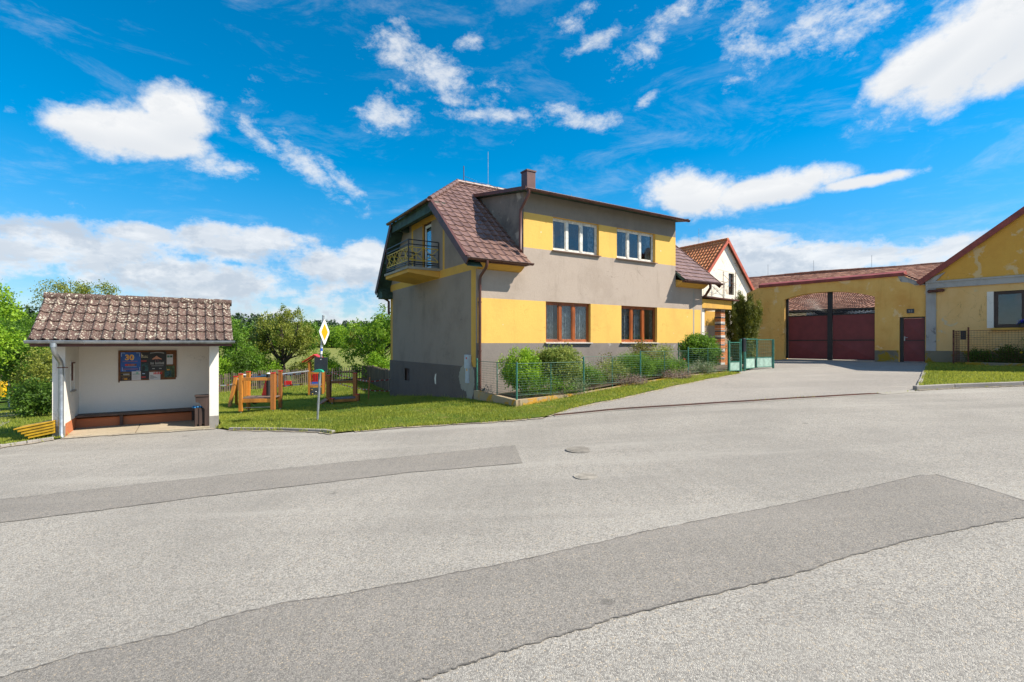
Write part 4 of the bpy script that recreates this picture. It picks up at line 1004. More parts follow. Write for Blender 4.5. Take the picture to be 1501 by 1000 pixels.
# ================================================================== bus shelter
def shelter():
    F = FS; zb = -2.27
    r = thing('bus_shelter', 'open white bus shelter with lichen covered tiled roof', 'bus shelter', F.P(1.5, .8, zb))
    w = MB(); W2 = 0; PLI = 1; OR = 2
    def piece(a0, a1, b0, b1, z0, z1, mi): w.box(F, a0, a1, b0, b1, z0, z1, mi)
    zt = .02; gp = -2.0
    piece(-.175, .06, 0, 1.66, gp, zt, 0); piece(-.178, .063, -.003, .10, zb-.15, gp, 1); piece(-.175, .06, .10, 1.66, zb-.15, gp, 1)
    piece(3.04, 3.26, 0, 1.66, gp, zt, 0); piece(3.037, 3.263, -.003, .22, zb-.15, gp, 1); piece(3.04, 3.26, .22, 1.66, zb-.15, gp, 1)
    piece(-.175, 3.26, 1.66, 1.88, zb-.15, zt+.4, 0)
    # gable triangles
    for a in (-.175, 3.04):
        w.prism([F.P(a, 0, zt), F.P(a, 1.86, zt), F.P(a, 1.07, .95)], F.u*.22, 0)
    w.build('wall', [M['white'], M['kerb'], M['orange']], r)
    # terracotta dado inside
    d = MB(); d.box(F, .0605, .068, .004, 1.655, zb, -1.95); d.box(F, .07, 3.03, 1.645, 1.66, zb, -1.95); d.build('dado', M['orange'], r)
    # lamp niche on the left wall
    n = MB(); n.box(F, .06, .075, .56, .60, -1.20, -.45); n.box(F, .06, .075, .98, 1.02, -1.20, -.45); n.box(F, .06, .075, .60, .98, -.49, -.45)
    no = n.build('niche_frame', M['white'], r); n = MB(); n.box(F, .06, .11, .54, 1.04, -1.24, -1.20); n.build('ledge', M['concrete'], no)
    n = MB(); n.box(F, .062, .10, .62, .66, -.95, -.50); n.box(F, .062, .10, .60, .95, -.52, -.49); n.box(F, .062, .085, .60, .76, -.64, -.60); n.build('iron_bracket', M['rust'], no)
    # floor slab
    f = MB(); f.prism([F.P(.06, -.14, zb-.06), F.P(1.42, -.14, zb-.06), F.P(1.42, 1.66, zb-.02), F.P(.06, 1.66, zb-.02)], (0, 0, .065))
    f.prism([F.P(1.435, -.12, zb-.06), F.P(3.04, -.10, zb-.06), F.P(3.04, 1.66, zb-.02), F.P(1.435, 1.66, zb-.02)], (0, 0, .062))
    f.build('floor_slab', M['slab'], r, bevel=.006)
    # bench
    b = MB(); b.box(F, .07, 3.0, 1.10, 1.36, -1.955, -1.91); b.box(F, .07, 3.0, 1.375, 1.64, -1.955, -1.91)
    bo = b.build('bench', M['seatwood'], r, bevel=.005)
    b = MB(); b.box(F, .07, 3.0, 1.24, 1.30, zb, -2.0); b.build('skirting', M['orange'], bo)
    for a in (.98, 2.62):
        b = MB(); b.box(F, a, a+.07, 1.14, 1.23, zb, -1.96); b.build('leg', M['binwood'], bo)
    # roof: ridge at t 1.07, z 1.2 ; eave t -.5, z .05
    rs = MB(); e0, e1 = -.50, 3.58; P0 = F.P(0, -.52, .065); rz = 1.19
    bd = F.v*1.59+Vector((0, 0, rz-.065)); kk = bd.length; bd.normalize()
    rs.prism([F.P(e0+.02, -.50, .05), F.P(e1-.02, -.50, .05), F.P(e1-.02, 1.07, rz-.02), F.P(e0+.02, 1.07, rz-.02)], (0, 0, -.07))
    rs.prism([F.P(e0+.02, 2.64, .05), F.P(e1-.02, 2.64, .05), F.P(e1-.02, 1.07, rz-.02), F.P(e0+.02, 1.07, rz-.02)], (0, 0, -.07))
    rs.box(F, e0+.03, e1-.03, -.49, -.45, -.085, .01)
    ro = rs.build('roof', M['brown_dk'], r)
    nx = 19; tw = (e1-e0)/nx
    t1 = tiled(F, P0, F.u, bd, [(e0, 0), (e1, 0), (e1, kk), (e0, kk)], tw, kk/5, 'pan', amp=.042, step=.034, seg=8, ao=e0)
    roof_part('tiles', t1, M['tile_lichen'], ro)
    bd2 = F.v*-1.59+Vector((0, 0, rz-.065)); bd2.normalize()
    t2 = tiled(F, F.P(0, 2.66, .065), F.u, bd2, [(e0, 0), (e1, 0), (e1, kk), (e0, kk)], tw, kk/5, 'pan', amp=.042, step=.034, seg=5, ao=e0)
    roof_part('tiles', t2, M['tile_lichen'], ro)
    c = MB(); caps(c, F.P(e0-.02, 1.07, rz+.0), F.P(e1+.02, 1.07, rz), .105, .40); c.build('ridge_caps', M['tile_lichen'], ro)
    gutter('gutter', F.P(e0-.04, -.58, .045), F.P(e1+.04, -.58, .045), .06, M['zinc'], r)
    p = MB(); pts = [F.P(-.05, -.58, .0), F.P(-.05, -.58, -.12), F.P(-.04, -.54, -.22), F.P(.0, -.22, -.42), F.P(.0, -.10, -.50), F.P(.0, -.075, -.62), F.P(.0, -.075, -2.2), F.P(.03, -.12, -2.30), F.P(.08, -.2, -2.33)]
    p.tube(pts, .05, 12); p.tube([F.P(-.05, -.58, .0), F.P(-.05, -.58, -.10)], .066, 12)
    po = p.build('downpipe', M['zinc'], r)
    p = MB(); p.tube([F.P(0, -.075, -.60), F.P(0, -.075, -.575)], .058, 12); p.beam(F.P(-.08, -.04, -.59), F.P(.12, -.04, -.59), .012, .02); p.build('pipe_clamp', M['rust'], po)
    return r
SH = shelter()
# notice board with its papers
def board():
    F = FS; t = 1.66
    r = thing('notice_board', 'notice board covered with posters on the back wall of the shelter', 'notice board', F.P(1.58, t, -1.15))
    m = MB(); m.box(F, .93, 2.23, t-.022, t-.002, -1.06, -.24)
    for a, b, c, d in ((.90, .93, -1.10, -.21), (2.23, 2.25, -1.0, -.21), (.93, 2.23, -.24, -.21)): m.box(F, a, b, t-.03, t-.002, c, d)
    m.build('board', M['cork'], r)
    def sheet_(name, a0, a1, z0, z1, mat, lift=.025):
        q = MB(); q.box(F, a0, a1, t-lift-.002, t-lift+.002, z0, z1); return q.build(name, mat, r)
    def marks(o, items, lift):
        by = {}
        for (a0, a1, z0, z1, mt) in items: by.setdefault(mt, []).append((a0, a1, z0, z1))
        for mt, L in by.items():
            q = MB()
            for (a0, a1, z0, z1) in L: q.box(F, a0, a1, t-lift-.0035, t-lift-.002, z0, z1)
            q.build('print', mt if not isinstance(mt, str) else M[mt], o)
    b = sheet_('poster', .95, 1.40, -.80, -.26, M['pblue'])
    it = []
    for (x, z, sx, sz) in ((.97, -.28, 1, -1), (1.38, -.28, -1, -1), (.99, -.78, 1, 1), (1.38, -.78, -1, 1)):
        it.append((min(x, x+sx*.08), max(x, x+sx*.08), z-.005, z+.005, 'ppale')); it.append((x-.005, x+.005, min(z, z+sz*.10), max(z, z+sz*.10), 'ppale'))
    it += [(1.05, 1.31, -.64, -.59, 'red'), (1.11, 1.26, -.635, -.595, 'pcream'), (1.26, 1.31, -.64, -.59, 'greencap')]
    for k in range(14): it.append((1.0+k*.024, 1.016+k*.024, -.53+.004*(k % 2), -.505, 'pink'))
    for k in range(12): it.append((1.05+k*.022, 1.064+k*.022, -.672, -.66, 'ppale'))
    for k in range(14): it.append((1.01+k*.024, 1.027+k*.024, -.745, -.72, 'pink'))
    marks(b, it, .025)
    def text(s, a, z, size, mat, parent, lift, ext=.001, sh=0):
        cu = bpy.data.curves.new('lettering', 'FONT'); cu.body = s; cu.size = size; cu.extrude = ext; cu.offset = .006 if size > .1 else 0; cu.shear = sh
        cu.materials.append(mat); tmp = bpy.data.objects.new('lettering_curve', cu); COL.objects.link(tmp)
        me = bpy.data.meshes.new_from_object(tmp.evaluated_get(bpy.context.evaluated_depsgraph_get())); bpy.data.objects.remove(tmp)
        o = bpy.data.objects.new('lettering', me); COL.objects.link(o)
        o.parent = parent; off = OFF[parent.name]; o.location = F.P(a, t-lift, z)-off
        o.rotation_euler = (math.radians(90), 0, math.atan2(F.u.y, F.u.x)); OFF[o.name] = off; return o
    text('30', 1.045, -.475, .21, M['pcream'], b, .030); text('30', 1.052, -.468, .19, M['amber'], b, .033)
    k = sheet_('poster', 1.41, 1.60, -1.02, -.26, M['pblack'], .024)
    it = [(1.42+.0, 1.43, -.42, -.30, 'pcream'), (1.43, 1.46, -.36, -.345, 'pcream')]
    for j in range(4): it.append((1.445+j*.032, 1.453+j*.032, -.415, -.36, 'pcream')); it.append((1.445+j*.032, 1.47+j*.032, -.415, -.405, 'pcream'))
    for j in range(4): it.append((1.42+j*.03, 1.442+j*.03, -.53, -.495, 'red'))
    it += [(1.42, 1.58, -.80, -.58, 'pteal'), (1.44, 1.50, -.78, -.66, 'pblack'), (1.44, 1.50, -.885, -.86, 'ppale'), (1.42, 1.52, -.98, -.955, 'red')]
    marks(k, it, .024)
    k = sheet_('poster', 1.59, 2.00, -.79, -.245, M['pblack'], .026)
    it = []
    for j in range(12): it.append((1.62+j*.028, 1.64+j*.028, -.305+.02*math.sin(j/11*3.14), -.275+.02*math.sin(j/11*3.14), 'pgrey'))
    for j in range(12):
        h = [.07, .055, .06, .07][j % 4]; it.append((1.63+j*.027, 1.648+j*.027, -.615, -.615+h, 'pgrey')) if j != 3 else None
    for j in range(16): it.append((1.65+j*.018, 1.662+j*.018, -.665, -.645, 'pgrey'))
    it += [(1.745, 1.752, -.55, -.42, 'pink'), (1.80, 1.807, -.55, -.42, 'pink'), (1.67, 1.73, -.745, -.72, 'pgrey'), (1.83, 1.89, -.745, -.72, 'pgrey')]
    marks(k, it, .026)
    q = MB(); q.prism([F.P(a, t-.0295, z) for a, z in ((1.66, -.465), (1.72, -.41), (1.77, -.365), (1.82, -.41), (1.90, -.46), (1.88, -.475), (1.80, -.45), (1.775, -.47), (1.75, -.45), (1.69, -.475))], F.v*-.0015); q.build('print', M['pskin'], k)
    it = []
    k = sheet_('poster', .95, 1.19, -1.055, -.81, M['pblack'], .027)
    marks(k, [(.96, 1.17, -.845, -.835, 'yslat'), (.96, 1.17, -.92, -.912, 'yslat'), (1.01, 1.15, -.90, -.86, 'pgrey'), (.98, 1.16, -1.04, -.93, 'pbrown'), (1.03, 1.10, -1.03, -.99, 'amber')], .027)
    k = sheet_('poster', 1.20, 1.405, -1.05, -.80, M['ppaper'], .028)
    marks(k, [(1.22, 1.38, -.885, -.87, 'fgreen2'), (1.30, 1.35, -.86, -.83, 'greencap')] + [(1.22, 1.22+.05+.09*((j*37 % 10)/10)+.02, -.92-j*.015, -.916-j*.015, 'pgrey') for j in range(8)], .028)
    k = sheet_('poster', 1.60, 1.86, -1.06, -.83, M['ppaper'], .030)
    marks(k, [(1.70+j*.035, 1.725+j*.035, -.90, -.845+.01*(j % 2), 'red') for j in range(6)] + [(1.62, 1.62+.06+.12*((j*53 % 10)/10), -.93-j*.022, -.922-j*.022, 'pblack') for j in range(5)], .030)
    k = sheet_('poster', 2.01, 2.16, -.62, -.33, M['ppaper'], .025)
    marks(k, [(2.02, 2.08, -.42, -.36, 'fgreen2'), (2.09, 2.15, -.42, -.36, 'fgreen')] , .025)
    k = sheet_('poster', 1.95, 2.20, -1.0, -.66, M['pgreen'], .024)
    marks(k, [(1.97, 2.12, -.97, -.80, 'pteal'), (2.02, 2.08, -.79, -.76, 'amber')], .024)
M['cork'] = plain('orange_brown_board', (.19, .075, .028), .8, var=.3, vscale=8)
M['pblue'] = plain('poster_blue', (.012, .10, .42), .5, var=.3, vscale=3, bump=.05)
M['pblack'] = plain('poster_black', (.012, .012, .014), .5, var=.1, bump=.05)
M['pcream'] = plain('print_cream', (.75, .68, .45), .6, var=.05, bump=0)
M['ppale'] = plain('print_pale_blue', (.42, .55, .75), .6, var=.05, bump=0)
M['pink'] = plain('print_dusky', (.30, .12, .16), .6, var=.05, bump=0)
M['pteal'] = plain('print_teal', (.02, .09, .10), .6, var=.8, vscale=14, bump=0)
M['pgrey'] = plain('print_grey', (.34, .34, .34), .6, var=.1, bump=0)
M['pskin'] = plain('print_salmon', (.62, .28, .18), .6, var=.1, bump=0)
M['pbrown'] = plain('print_brown', (.14, .08, .04), .6, var=.8, vscale=20, bump=0)
M['ppaper'] = plain('poster_paper', (.60, .60, .62), .7, var=.06, bump=.03)
M['pgreen'] = plain('print_green', (.07, .12, .04), .6, var=.8, vscale=12, bump=0)
board()
def bin_():
    F = FS; r = thing('litter_bin', 'brown wooden litter bin with a hood inside the shelter', 'litter bin', F.P(2.9, .05, -2.27))
    m = MB(); m.box(F, 2.70, 2.98, .02, .32, -2.20, -1.76); m.box(F, 2.70, 2.75, -.0, .02, -2.25, -1.76); m.box(F, 2.80, 2.86, -.0, .02, -2.25, -1.76)
    m.build('box', M['binwood'], r, bevel=.005)
    m = MB(); pr = [(3.03, -2.26), (2.93, -2.26), (2.93, -1.80), (2.87, -1.72), (2.80, -1.62), (2.72, -1.60), (2.72, -1.46), (3.03, -1.46)]
    m.prism([F.P(a, -.03, z) for a, z in pr], F.v*.03); m.prism([F.P(a, .33, z) for a, z in pr], F.v*.03); m.build('side_board', M['binwood'], r)
    m = MB(); m.box(F, 2.70, 3.03, -.05, .38, -1.458, -1.43); m.build('hood', M['binwood'], r, bevel=.004)
    m = MB(); m.box(F, 2.98, 3.03, 0.0, .33, -2.2, -1.46); m.build('back_board', M['binwood'], r)
    m = MB()
    pts = []
    for i in range(15):
        m.sphere(F.P(2.66+i*.022, .10+.08*math.sin(i*2.1), -1.745+.012*math.sin(i*1.7)), .032, 0, 7, 5, (1, 1, .7))
    m.build('bag', M['bluebag'], r)
bin_()

# yellow slatted box on the grass
def ybox():
    # leaning away from the kerb: wide on top
    c = Vector((*AT(55, 11.9), 0)); zb = H(c.x, c.y); F = Frame((c.x, c.y), (.90, .43))
    r = thing('slatted_box', 'yellow slatted wooden box on the grass beside the shelter', 'box', (c.x, c.y, zb))
    n = 4
    for k in range(n):
        z0 = zb+.0+k*.068; w0 = .10+.055*k; m = MB(); d0 = .22+.02*k
        for (s0, s1, t0, t1) in ((-w0, .38, -d0, -d0+.025), (-w0, .38, d0-.025, d0), (-w0, -w0+.025, -d0+.025, d0-.025), (.355, .38, -d0+.025, d0-.025)):
            p = [F.P(a, b, z0+(a+.4)*.20) for a, b in ((s0, t0), (s1, t0), (s1, t1), (s0, t1))]
            m.prism(p, (0, 0, .060))
        m.build('slat_ring', M['yslat'], r, bevel=.003)
    m = MB(); m.prism([F.P(a, b, zb+.275+(a+.4)*.20) for a, b in ((-.33, -.30), (.38, -.30), (.38, .30), (-.33, .30))], (0, 0, .03)); m.build('lid', M['yslat'], r, bevel=.004)
ybox()

# ================================================================== sign post
def signpost():
    y = 13.7; x = (465-CX)/FPX*y; zb = H(x, y); top = Vector((x+.168, y, (503-463)/FPX*y)); b = Vector((x, y, zb-.1))
    r = thing('road_sign', 'leaning grey post with a priority road diamond sign', 'road sign', (x, y, zb))
    m = MB(); m.tube([b, top], .030, 12); m.sphere(top, .036, 0, 8, 5, (1, 1, .6)); m.build('post', M['galv'], r)
    def on(z): f = (z-b.z)/(top.z-b.z); return b.lerp(top, f)
    for z0, z1, mt in ((-.14, -.06, 'white_pl'), (-.22, -.14, 'bluemark'), (-.30, -.22, 'white_pl')):
        m = MB(); m.tube([on(z0), on(z1)], .0318, 12); m.build('trail_mark', M[mt], r)
    c = on((503-487)/FPX*y)+Vector((.066, -.03, 0)); n = Vector((.985, -.17, 0)).normalized(); n = Vector((math.cos(.0), -math.sin(.0)-.02, 0)).normalized(); a = Vector((-n.y, n.x, 0)); up = Vector((0, 0, 1))
    def dia(h, off, th, rad=.06):
        pts = []
        for k in range(4):
            ang = math.pi/2*k; d = a*math.cos(ang)+up*math.sin(ang); e = a*-math.sin(ang)+up*math.cos(ang)
            tip = d*h
            for q in (-2, -1, 0, 1, 2): 
                f = q/2; pts.append(tip-d*rad*.7*(f*f*.8+.2)+e*rad*f)
        m = MB(); m.prism([c+p+n*off for p in pts], n*th); return m
    d = dia(.355, -.012, .014).build('sign_plate', M['galv'], r); dia(.352, .0022, .003).build('white_face', M['white_pl'], d); dia(.225, .0055, .003, .03).build('yellow_diamond', M['amber'], d)
    m = MB()
    for z in (.12, .42): m.beam(on(z)+Vector((-.05, .04, 0)), on(z)+Vector((.05, -.02, 0)), .05, .03)
    m.build('bracket', M['black'], r)
    pc = on(-.58); Fp = Frame((pc.x, pc.y), (.99, -.1))
    m = MB(); m.box(Fp, -.16, .22, -.045, -.035, -.78, -.39); po = m.build('back_panel', M['hdpe'], r, bevel=.003)
    m = MB(); m.tube([Fp.P(.03, -.052, -.45), Fp.P(.03, -.044, -.45)], .016, 10); m.build('bolt', M['white_pl'], po)
    m = MB()
    for k in range(7):
        a0, a1 = math.pi*k/7, math.pi*(k+1)/7
    m.prism([Fp.P(-.0+.135*math.cos(math.pi*i/12), -.14, -.80+.085*math.sin(math.pi*i/12)) for i in range(13)], Fp.v*.09)
    m.build('dispenser', M['greencap'], r, bevel=.006)
signpost()

# ================================================================== yard wall, gate, small door, gabled cottage on the right
GA0, GA1 = -5.786, -1.868           # arched opening
def arch(a):
    f = (a-GA0)/(GA1-GA0); return 2.27+(2.13-2.27)*f + .31*(1-abs(2*f-1)**2.2)
def yard_wall():
    F = FG; r = thing('yard_wall', 'weathered ochre yard wall with an arched gateway and red coping', 'wall', F.P(-3.8, 0, -.86))
    gate0, gate1 = GA0, GA1; d0, d1 = -.954, -.06
    bp = [-7.75, -7.05, gate0] + list(np.linspace(gate0, gate1, 33)[1:-1]) + [gate1, d0, d1, -.81, -.55, -.35, 0.0]
    bp = sorted(set(bp)); TH = .42
    def top(a): return 2.74 if a < -7.06 else (3.0 if a <= -.82 else (3.0-(a+.82)*.70 if a < -.35 else 2.67))
    def bot(m, a): return arch(a) if gate0 < m < gate1 else (1.15 if d0 < m < d1 else -1.3)
    mb = MB()
    for i in range(len(bp)-1):
        a, b = bp[i], bp[i+1]; m = (a+b)/2; ta = top(a+1e-4) if a < -7 else top(a); tb = top(b-1e-4); za, zb_ = bot(m, a), bot(m, b)
        cuts = [-.33] if (za < -.5 and -1.868 < m < -.95) else []
        f = [F.P(a, 0, za), F.P(b, 0, zb_), F.P(b, 0, tb), F.P(a, 0, ta)]; g = [p+F.v*TH for p in f]
        mb.add(f+g, [(0, 1, 2, 3), (5, 4, 7, 6), (0, 4, 5, 1), (3, 2, 6, 7)], 0)
        if i == 0: mb.quad(f[0], f[3], g[3], g[0])
    for a, z1 in ((gate0, arch(gate0)), (gate1, arch(gate1)), (d0, 1.15), (d1, 1.15)):
        mb.quad(F.P(a, 0, -1.3), F.P(a, TH, -1.3), F.P(a, TH, z1), F.P(a, 0, z1))
    mb.quad(F.P(-7.06, 0, 2.74), F.P(-7.06, TH, 2.74), F.P(-7.06, TH, 3.0), F.P(-7.06, 0, 3.0))
    mb.build('masonry', M['wall_old'], r)
    b = MB(); b.box(F, gate1+.0, d0-.03, -.035, 0, -1.2, -.33); b.build('base', M['mossbase'], r, bevel=.01)
    b = MB(); b.prism([F.P(-1.02, -.012, 2.98), F.P(-.80, -.012, 2.99), F.P(-.35, -.012, 2.70), F.P(0, -.012, 2.66), F.P(0, -.012, 2.50), F.P(-.4, -.012, 2.52), F.P(-.62, -.012, 2.66), F.P(-.9, -.012, 2.72)], F.v*.014)
    b.build('bare_render', M['greyband'], r)
    c = MB(); c.prism([F.P(-7.08, -.07, 2.98), F.P(-7.08, -.07, 3.12), F.P(-7.08, .30, 3.24), F.P(-7.08, .50, 3.14), F.P(-7.08, .50, 2.98)], F.u*6.30)
    c.build('coping', M['redtrim'], r, bevel=.01)
    c = MB(); c.beam(F.P(-.78, -.03, 3.03), F.P(-.22, -.03, 2.70), .14, .05); c.tube([F.P(-.30, -.10, 2.70), F.P(-.12, -.06, 2.62), F.P(.0, 0.0, 2.60)], .06, 8); c.build('flashing', M['rust'], r)
    # gate
    g = thing('yard_gate', 'wide maroon sheet metal double gate under the arch', 'gate', F.P(-3.8, .3, -.86)); t = .24
    zb = -.80; zt = 1.36; zm = .14; c0, c1 = -3.86, -3.66
    fr = MB(); fr.box(F, GA0, GA0+.10, t-.05, t+.05, zb, arch(GA0+.1)-.01); fr.box(F, c0, c1, t-.07, t+.03, zb-.04, arch(-3.76)+.0)
    fr.build('posts', M['black'], g)
    for (a, b) in ((GA0+.11, c0-.01), (c1+.01, GA1-.03)):
        m = MB(); w = b-a
        m.box(F, a, b, t, t+.02, zb, zt)
        for z0, z1 in ((zb+.03, zm-.03), (zm+.03, zt-.03)):      # the pressed X of each panel
            if z0 < 0 and True:
                cx, cz = (a+b)/2, (z0+z1)/2; q = [F.P(a+.02, t-.001, z0), F.P(b-.02, t-.001, z0), F.P(b-.02, t-.001, z1), F.P(a+.02, t-.001, z1)]; cc = F.P(cx, t-.035, cz)
                for k in range(4): m.add([q[k], q[(k+1) % 4], cc], [(0, 1, 2)])
        lf = m.build('leaf', M['maroon'], g)
        rl = MB()
        rl.box(F, a, b, t-.03, t, zm-.022, zm+.022); rl.box(F, a, b, t-.03, t+.03, zt, zt+.05); rl.box(F, a, b, t-.03, t, zb, zb+.03)
        rl.build('rail', M['black'], lf)
        # sunburst of thin rods above the leaf
        rd = MB(); hub = F.P((a+b)/2 + (w*.5 if a < -4.5 else -w*.5), t, zt-.2)
        for k in range(19):
            aa = a + w*k/18
            for tgt in ((aa, arch(min(max(aa, GA0+.05), GA1-.05))-.01),):
                d = F.P(tgt[0], t, tgt[1]); dirv = d-hub
                f0 = (zt+.05-hub.z)/dirv.z if dirv.z > 0 else .2
                rd.tube([hub+dirv*f0, d], .011, 4)
        for k in range(7):
            z = zt+.12+k*.11; aa = a if a < -4.5 else b
            if z < arch(aa)-.05:
                d = F.P(aa, t, z); dirv = d-hub; f0 = max(.15, (zt+.05-hub.z)/max(dirv.z, .01)); 
                if f0 < .95: rd.tube([hub+dirv*f0, d], .011, 4)
        for k in range(1, 4):
            f = .3+.22*k; pts = []
            for j in range(15):
                aa = a+w*j/14; d = F.P(aa, t, arch(min(max(aa, GA0+.05), GA1-.05)))-hub; p = hub+d*f
                if p.z > zt+.05: pts.append(p)
            if len(pts) > 2 and k == 9: rd.tube(pts, .006, 4)
        rd.build('sunburst_rods', M['black'], lf)
    s = MB(); s.box(F, GA0, GA1, -.25, .5, -1.0, -.83); s.build('threshold', M['slab'], g, bevel=.01)
    # strip of corrugated sheet over the right leaf
    cs = MB(); n = 130; a0, a1 = c0-1.0, GA1-.02
    for i in range(n):
        x0, x1 = a0+(a1-a0)*i/n, a0+(a1-a0)*(i+1)/n
        p0 = F.P(x0, t+.12+.03*math.sin(i*.95), 0); p1 = F.P(x1, t+.12+.03*math.sin((i+1)*.95), 0)
        cs.quad(p0+Vector((0, 0, zt-.2)), p1+Vector((0, 0, zt-.2)), p1+Vector((0, 0, zt+.17+.03*math.sin((i+1)*.95))), p0+Vector((0, 0, zt+.17+.03*math.sin(i*.95))))
    cs.build('corrugated_strip', M['pvc'], g)
    # small door
    d = thing('yard_door', 'maroon sheet metal door beside the arched gate', 'door', F.P(-.5, .2, -.86)); t = .12
    fr = MB(); fr.box(F, -.95, -.83, t-.04, t+.04, -.84, 1.14); fr.box(F, -.83, -.065, t-.03, t+.04, 1.09, 1.14); fr.box(F, -.10, -.065, t-.03, t+.04, -.84, 1.09)
    fr.build('frame', M['black'], d)
    m = MB(); m.box(F, -.82, -.105, t, t+.02, -.80, 1.08)
    for z0, z1 in ((-.78, .10), (.14, 1.06)):
        q = [F.P(-.81, t-.001, z0), F.P(-.115, t-.001, z0), F.P(-.115, t-.001, z1), F.P(-.81, t-.001, z1)]; cc = F.P(-.46, t-.025, (z0+z1)/2)
        for k in range(4): m.add([q[k], q[(k+1) % 4], cc], [(0, 1, 2)])
    l = m.build('leaf', M['maroon'], d)
    m = MB(); m.box(F, -.82, -.105, t-.02, t, .105, .135); m.build('rail', M['black'], l)
    m = MB(); m.box(F, -.81, -.77, t-.025, t-.0, .10, .30); m.beam(F.P(-.79, t-.05, .24), F.P(-.68, t-.05, .24), .018, .018); m.beam(F.P(-.79, t, .24), F.P(-.79, t-.05, .24), .018, .018); m.build('handle', M['galv'], l)
    # number plate over the door; its figures are too worn to read
    p = MB(); p.box(F, -.69, -.43, -.02, 0, 1.31, 1.50); po = p.build('number_plate', M['hdpe'], None, F.P(-.56, 0, 1.31)); tag(po, 'small dark house number plate on the wall above the maroon door', 'plate')
    p = MB()
    for (x0, x1, z0, z1) in ((-.62, -.605, 1.37, 1.45), (-.605, -.57, 1.40, 1.412), (-.585, -.57, 1.35, 1.45), (-.54, -.50, 1.44, 1.452), (-.515, -.50, 1.36, 1.44), (-.54, -.50, 1.395, 1.407), (-.54, -.50, 1.35, 1.362)): p.box(F, x0, x1, -.024, -.02, z0, z1)
    p.build('figures', M['pgrey'], po)
yard_wall()

def cottage():
    F = FG; r = thing('cottage', 'ochre gabled cottage with a grey cornice and red verge', 'house', F.P(4, 0, -.9))
    sl = .79; ap = 4.95; zt = lambda a: 2.70+sl*(a+.15) if a < ap else 2.70+sl*(ap*2-a+.15)
    B = -.05
    w = MB(); op = [(2.08, 3.84, .60, 2.05), (6.3, 8.06, .60, 2.05)]
    facade(w, F, 0, 9.9, -1.3, 2.45, op, lambda s, z: 0, .26, t=B, rev=2)
    w.poly([F.P(0, B, 2.45), F.P(9.9, B, 2.45), F.P(9.9, B, zt(9.9)-.1), F.P(ap, B, zt(ap)-.1), F.P(0, B, zt(0)-.1)], 1)
    w.quad(F.P(0, B, -1.3), F.P(0, B, zt(0)-.1), F.P(0, 12, zt(0)-.1), F.P(0, 12, -1.3), 0)
    w.quad(F.P(9.9, B, -1.3), F.P(9.9, B, zt(9.9)-.1), F.P(9.9, 12, zt(9.9)-.1), F.P(9.9, 12, -1.3), 0)
    w.poly([F.P(0, 12, -1.3), F.P(9.9, 12, -1.3), F.P(9.9, 12, zt(9.9)-.1), F.P(ap, 12, zt(ap)-.1), F.P(0, 12, zt(0)-.1)], 1)
    w.build('wall', [M['wall_old2'], M['wall_gable'], M['white']], r)
    c = MB(); c.box(F, -.02, 9.92, B-.07, B, 2.33, 2.62); c.box(F, -.02, 9.92, B-.10, B, 2.56, 2.63)
    c.prism([F.P(.0, B-.075, 2.62), F.P(.30, B-.075, 2.62), F.P(.62, B-.075, 2.97), F.P(.30, B-.075, 2.84)], F.v*.07)
    c.build('cornice', M['greyband'], r)
    c = MB(); c.box(F, -.015, .32, B-.05, B, -.33, 2.33); c.build('pilaster', M['greyband'], r)
    c = MB(); c.box(F, -.03, 9.92, B-.07, B, -1.3, -.33); c.build('base', M['mossbase'], r)
    # windows
    for i, (a, b, z0, z1) in enumerate(op):
        window(F, r, a+.0, b, z0+.02, z1, B+.10, (1, 1), M['winbrown'], False, False, None, fw=.09, mull=.14)
        q = MB(); q.box(F, a-.19, a, B-.012, B, z0, z1); q.build('painted_surround', M['white'], r)
        q = MB(); q.box(F, a-.05, b+.05, B-.10, B+.1, z0-.09, z0); q.build('sill', M['ochre_trim'], r, bevel=.008)
    p = MB(); p.beam(F.P(.12, B-.11, 2.20), F.P(.55, B-.11, 2.22), .14, .11); p.sphere(F.P(.12, B-.11, 2.20), .075, 0, 8, 6); p.sphere(F.P(.55, B-.11, 2.22), .07, 0, 8, 6); p.build('wall_lamp', M['rust'], r)
    # roof
    rf = MB()
    for sgn in (1,):
        rf.prism([F.P(-.22, B-.12, zt(-.22)), F.P(ap, B-.12, zt(ap)), F.P(ap, 12.2, zt(ap)), F.P(-.22, 12.2, zt(-.22))], (0, 0, -.10))
        rf.prism([F.P(ap, B-.12, zt(ap)), F.P(10.12, B-.12, zt(10.12)), F.P(10.12, 12.2, zt(10.12)), F.P(ap, 12.2, zt(ap))], (0, 0, -.10))
    ro = rf.build('roof', M['brown_dk'], r)
    vb = MB(); vb.beam(F.P(-.26, B-.14, zt(-.26)-.05), F.P(ap, B-.14, zt(ap)-.05), .05, .22); vo = vb.build('verge_board', M['redtrim'], ro)
    vb = MB(); vb.beam(F.P(ap, B-.14, zt(ap)-.05), F.P(10.15, B-.14, zt(10.15)-.05), .05, .22); vb.build('verge_board', M['redtrim'], ro)
    ad = (F.u+Vector((0, 0, sl))).normalized(); k = math.sqrt(1+sl*sl)
    t = tiled(F, F.P(-.22, 0, zt(-.22)+.01), F.v, ad, [(B-.12, 0), (12.2, 0), (12.2, (ap+.22)*k), (B-.12, (ap+.22)*k)], .30, .33, 'pan', seg=4)
    roof_part('tiles', t, M['tile_old'], ro)
cottage()
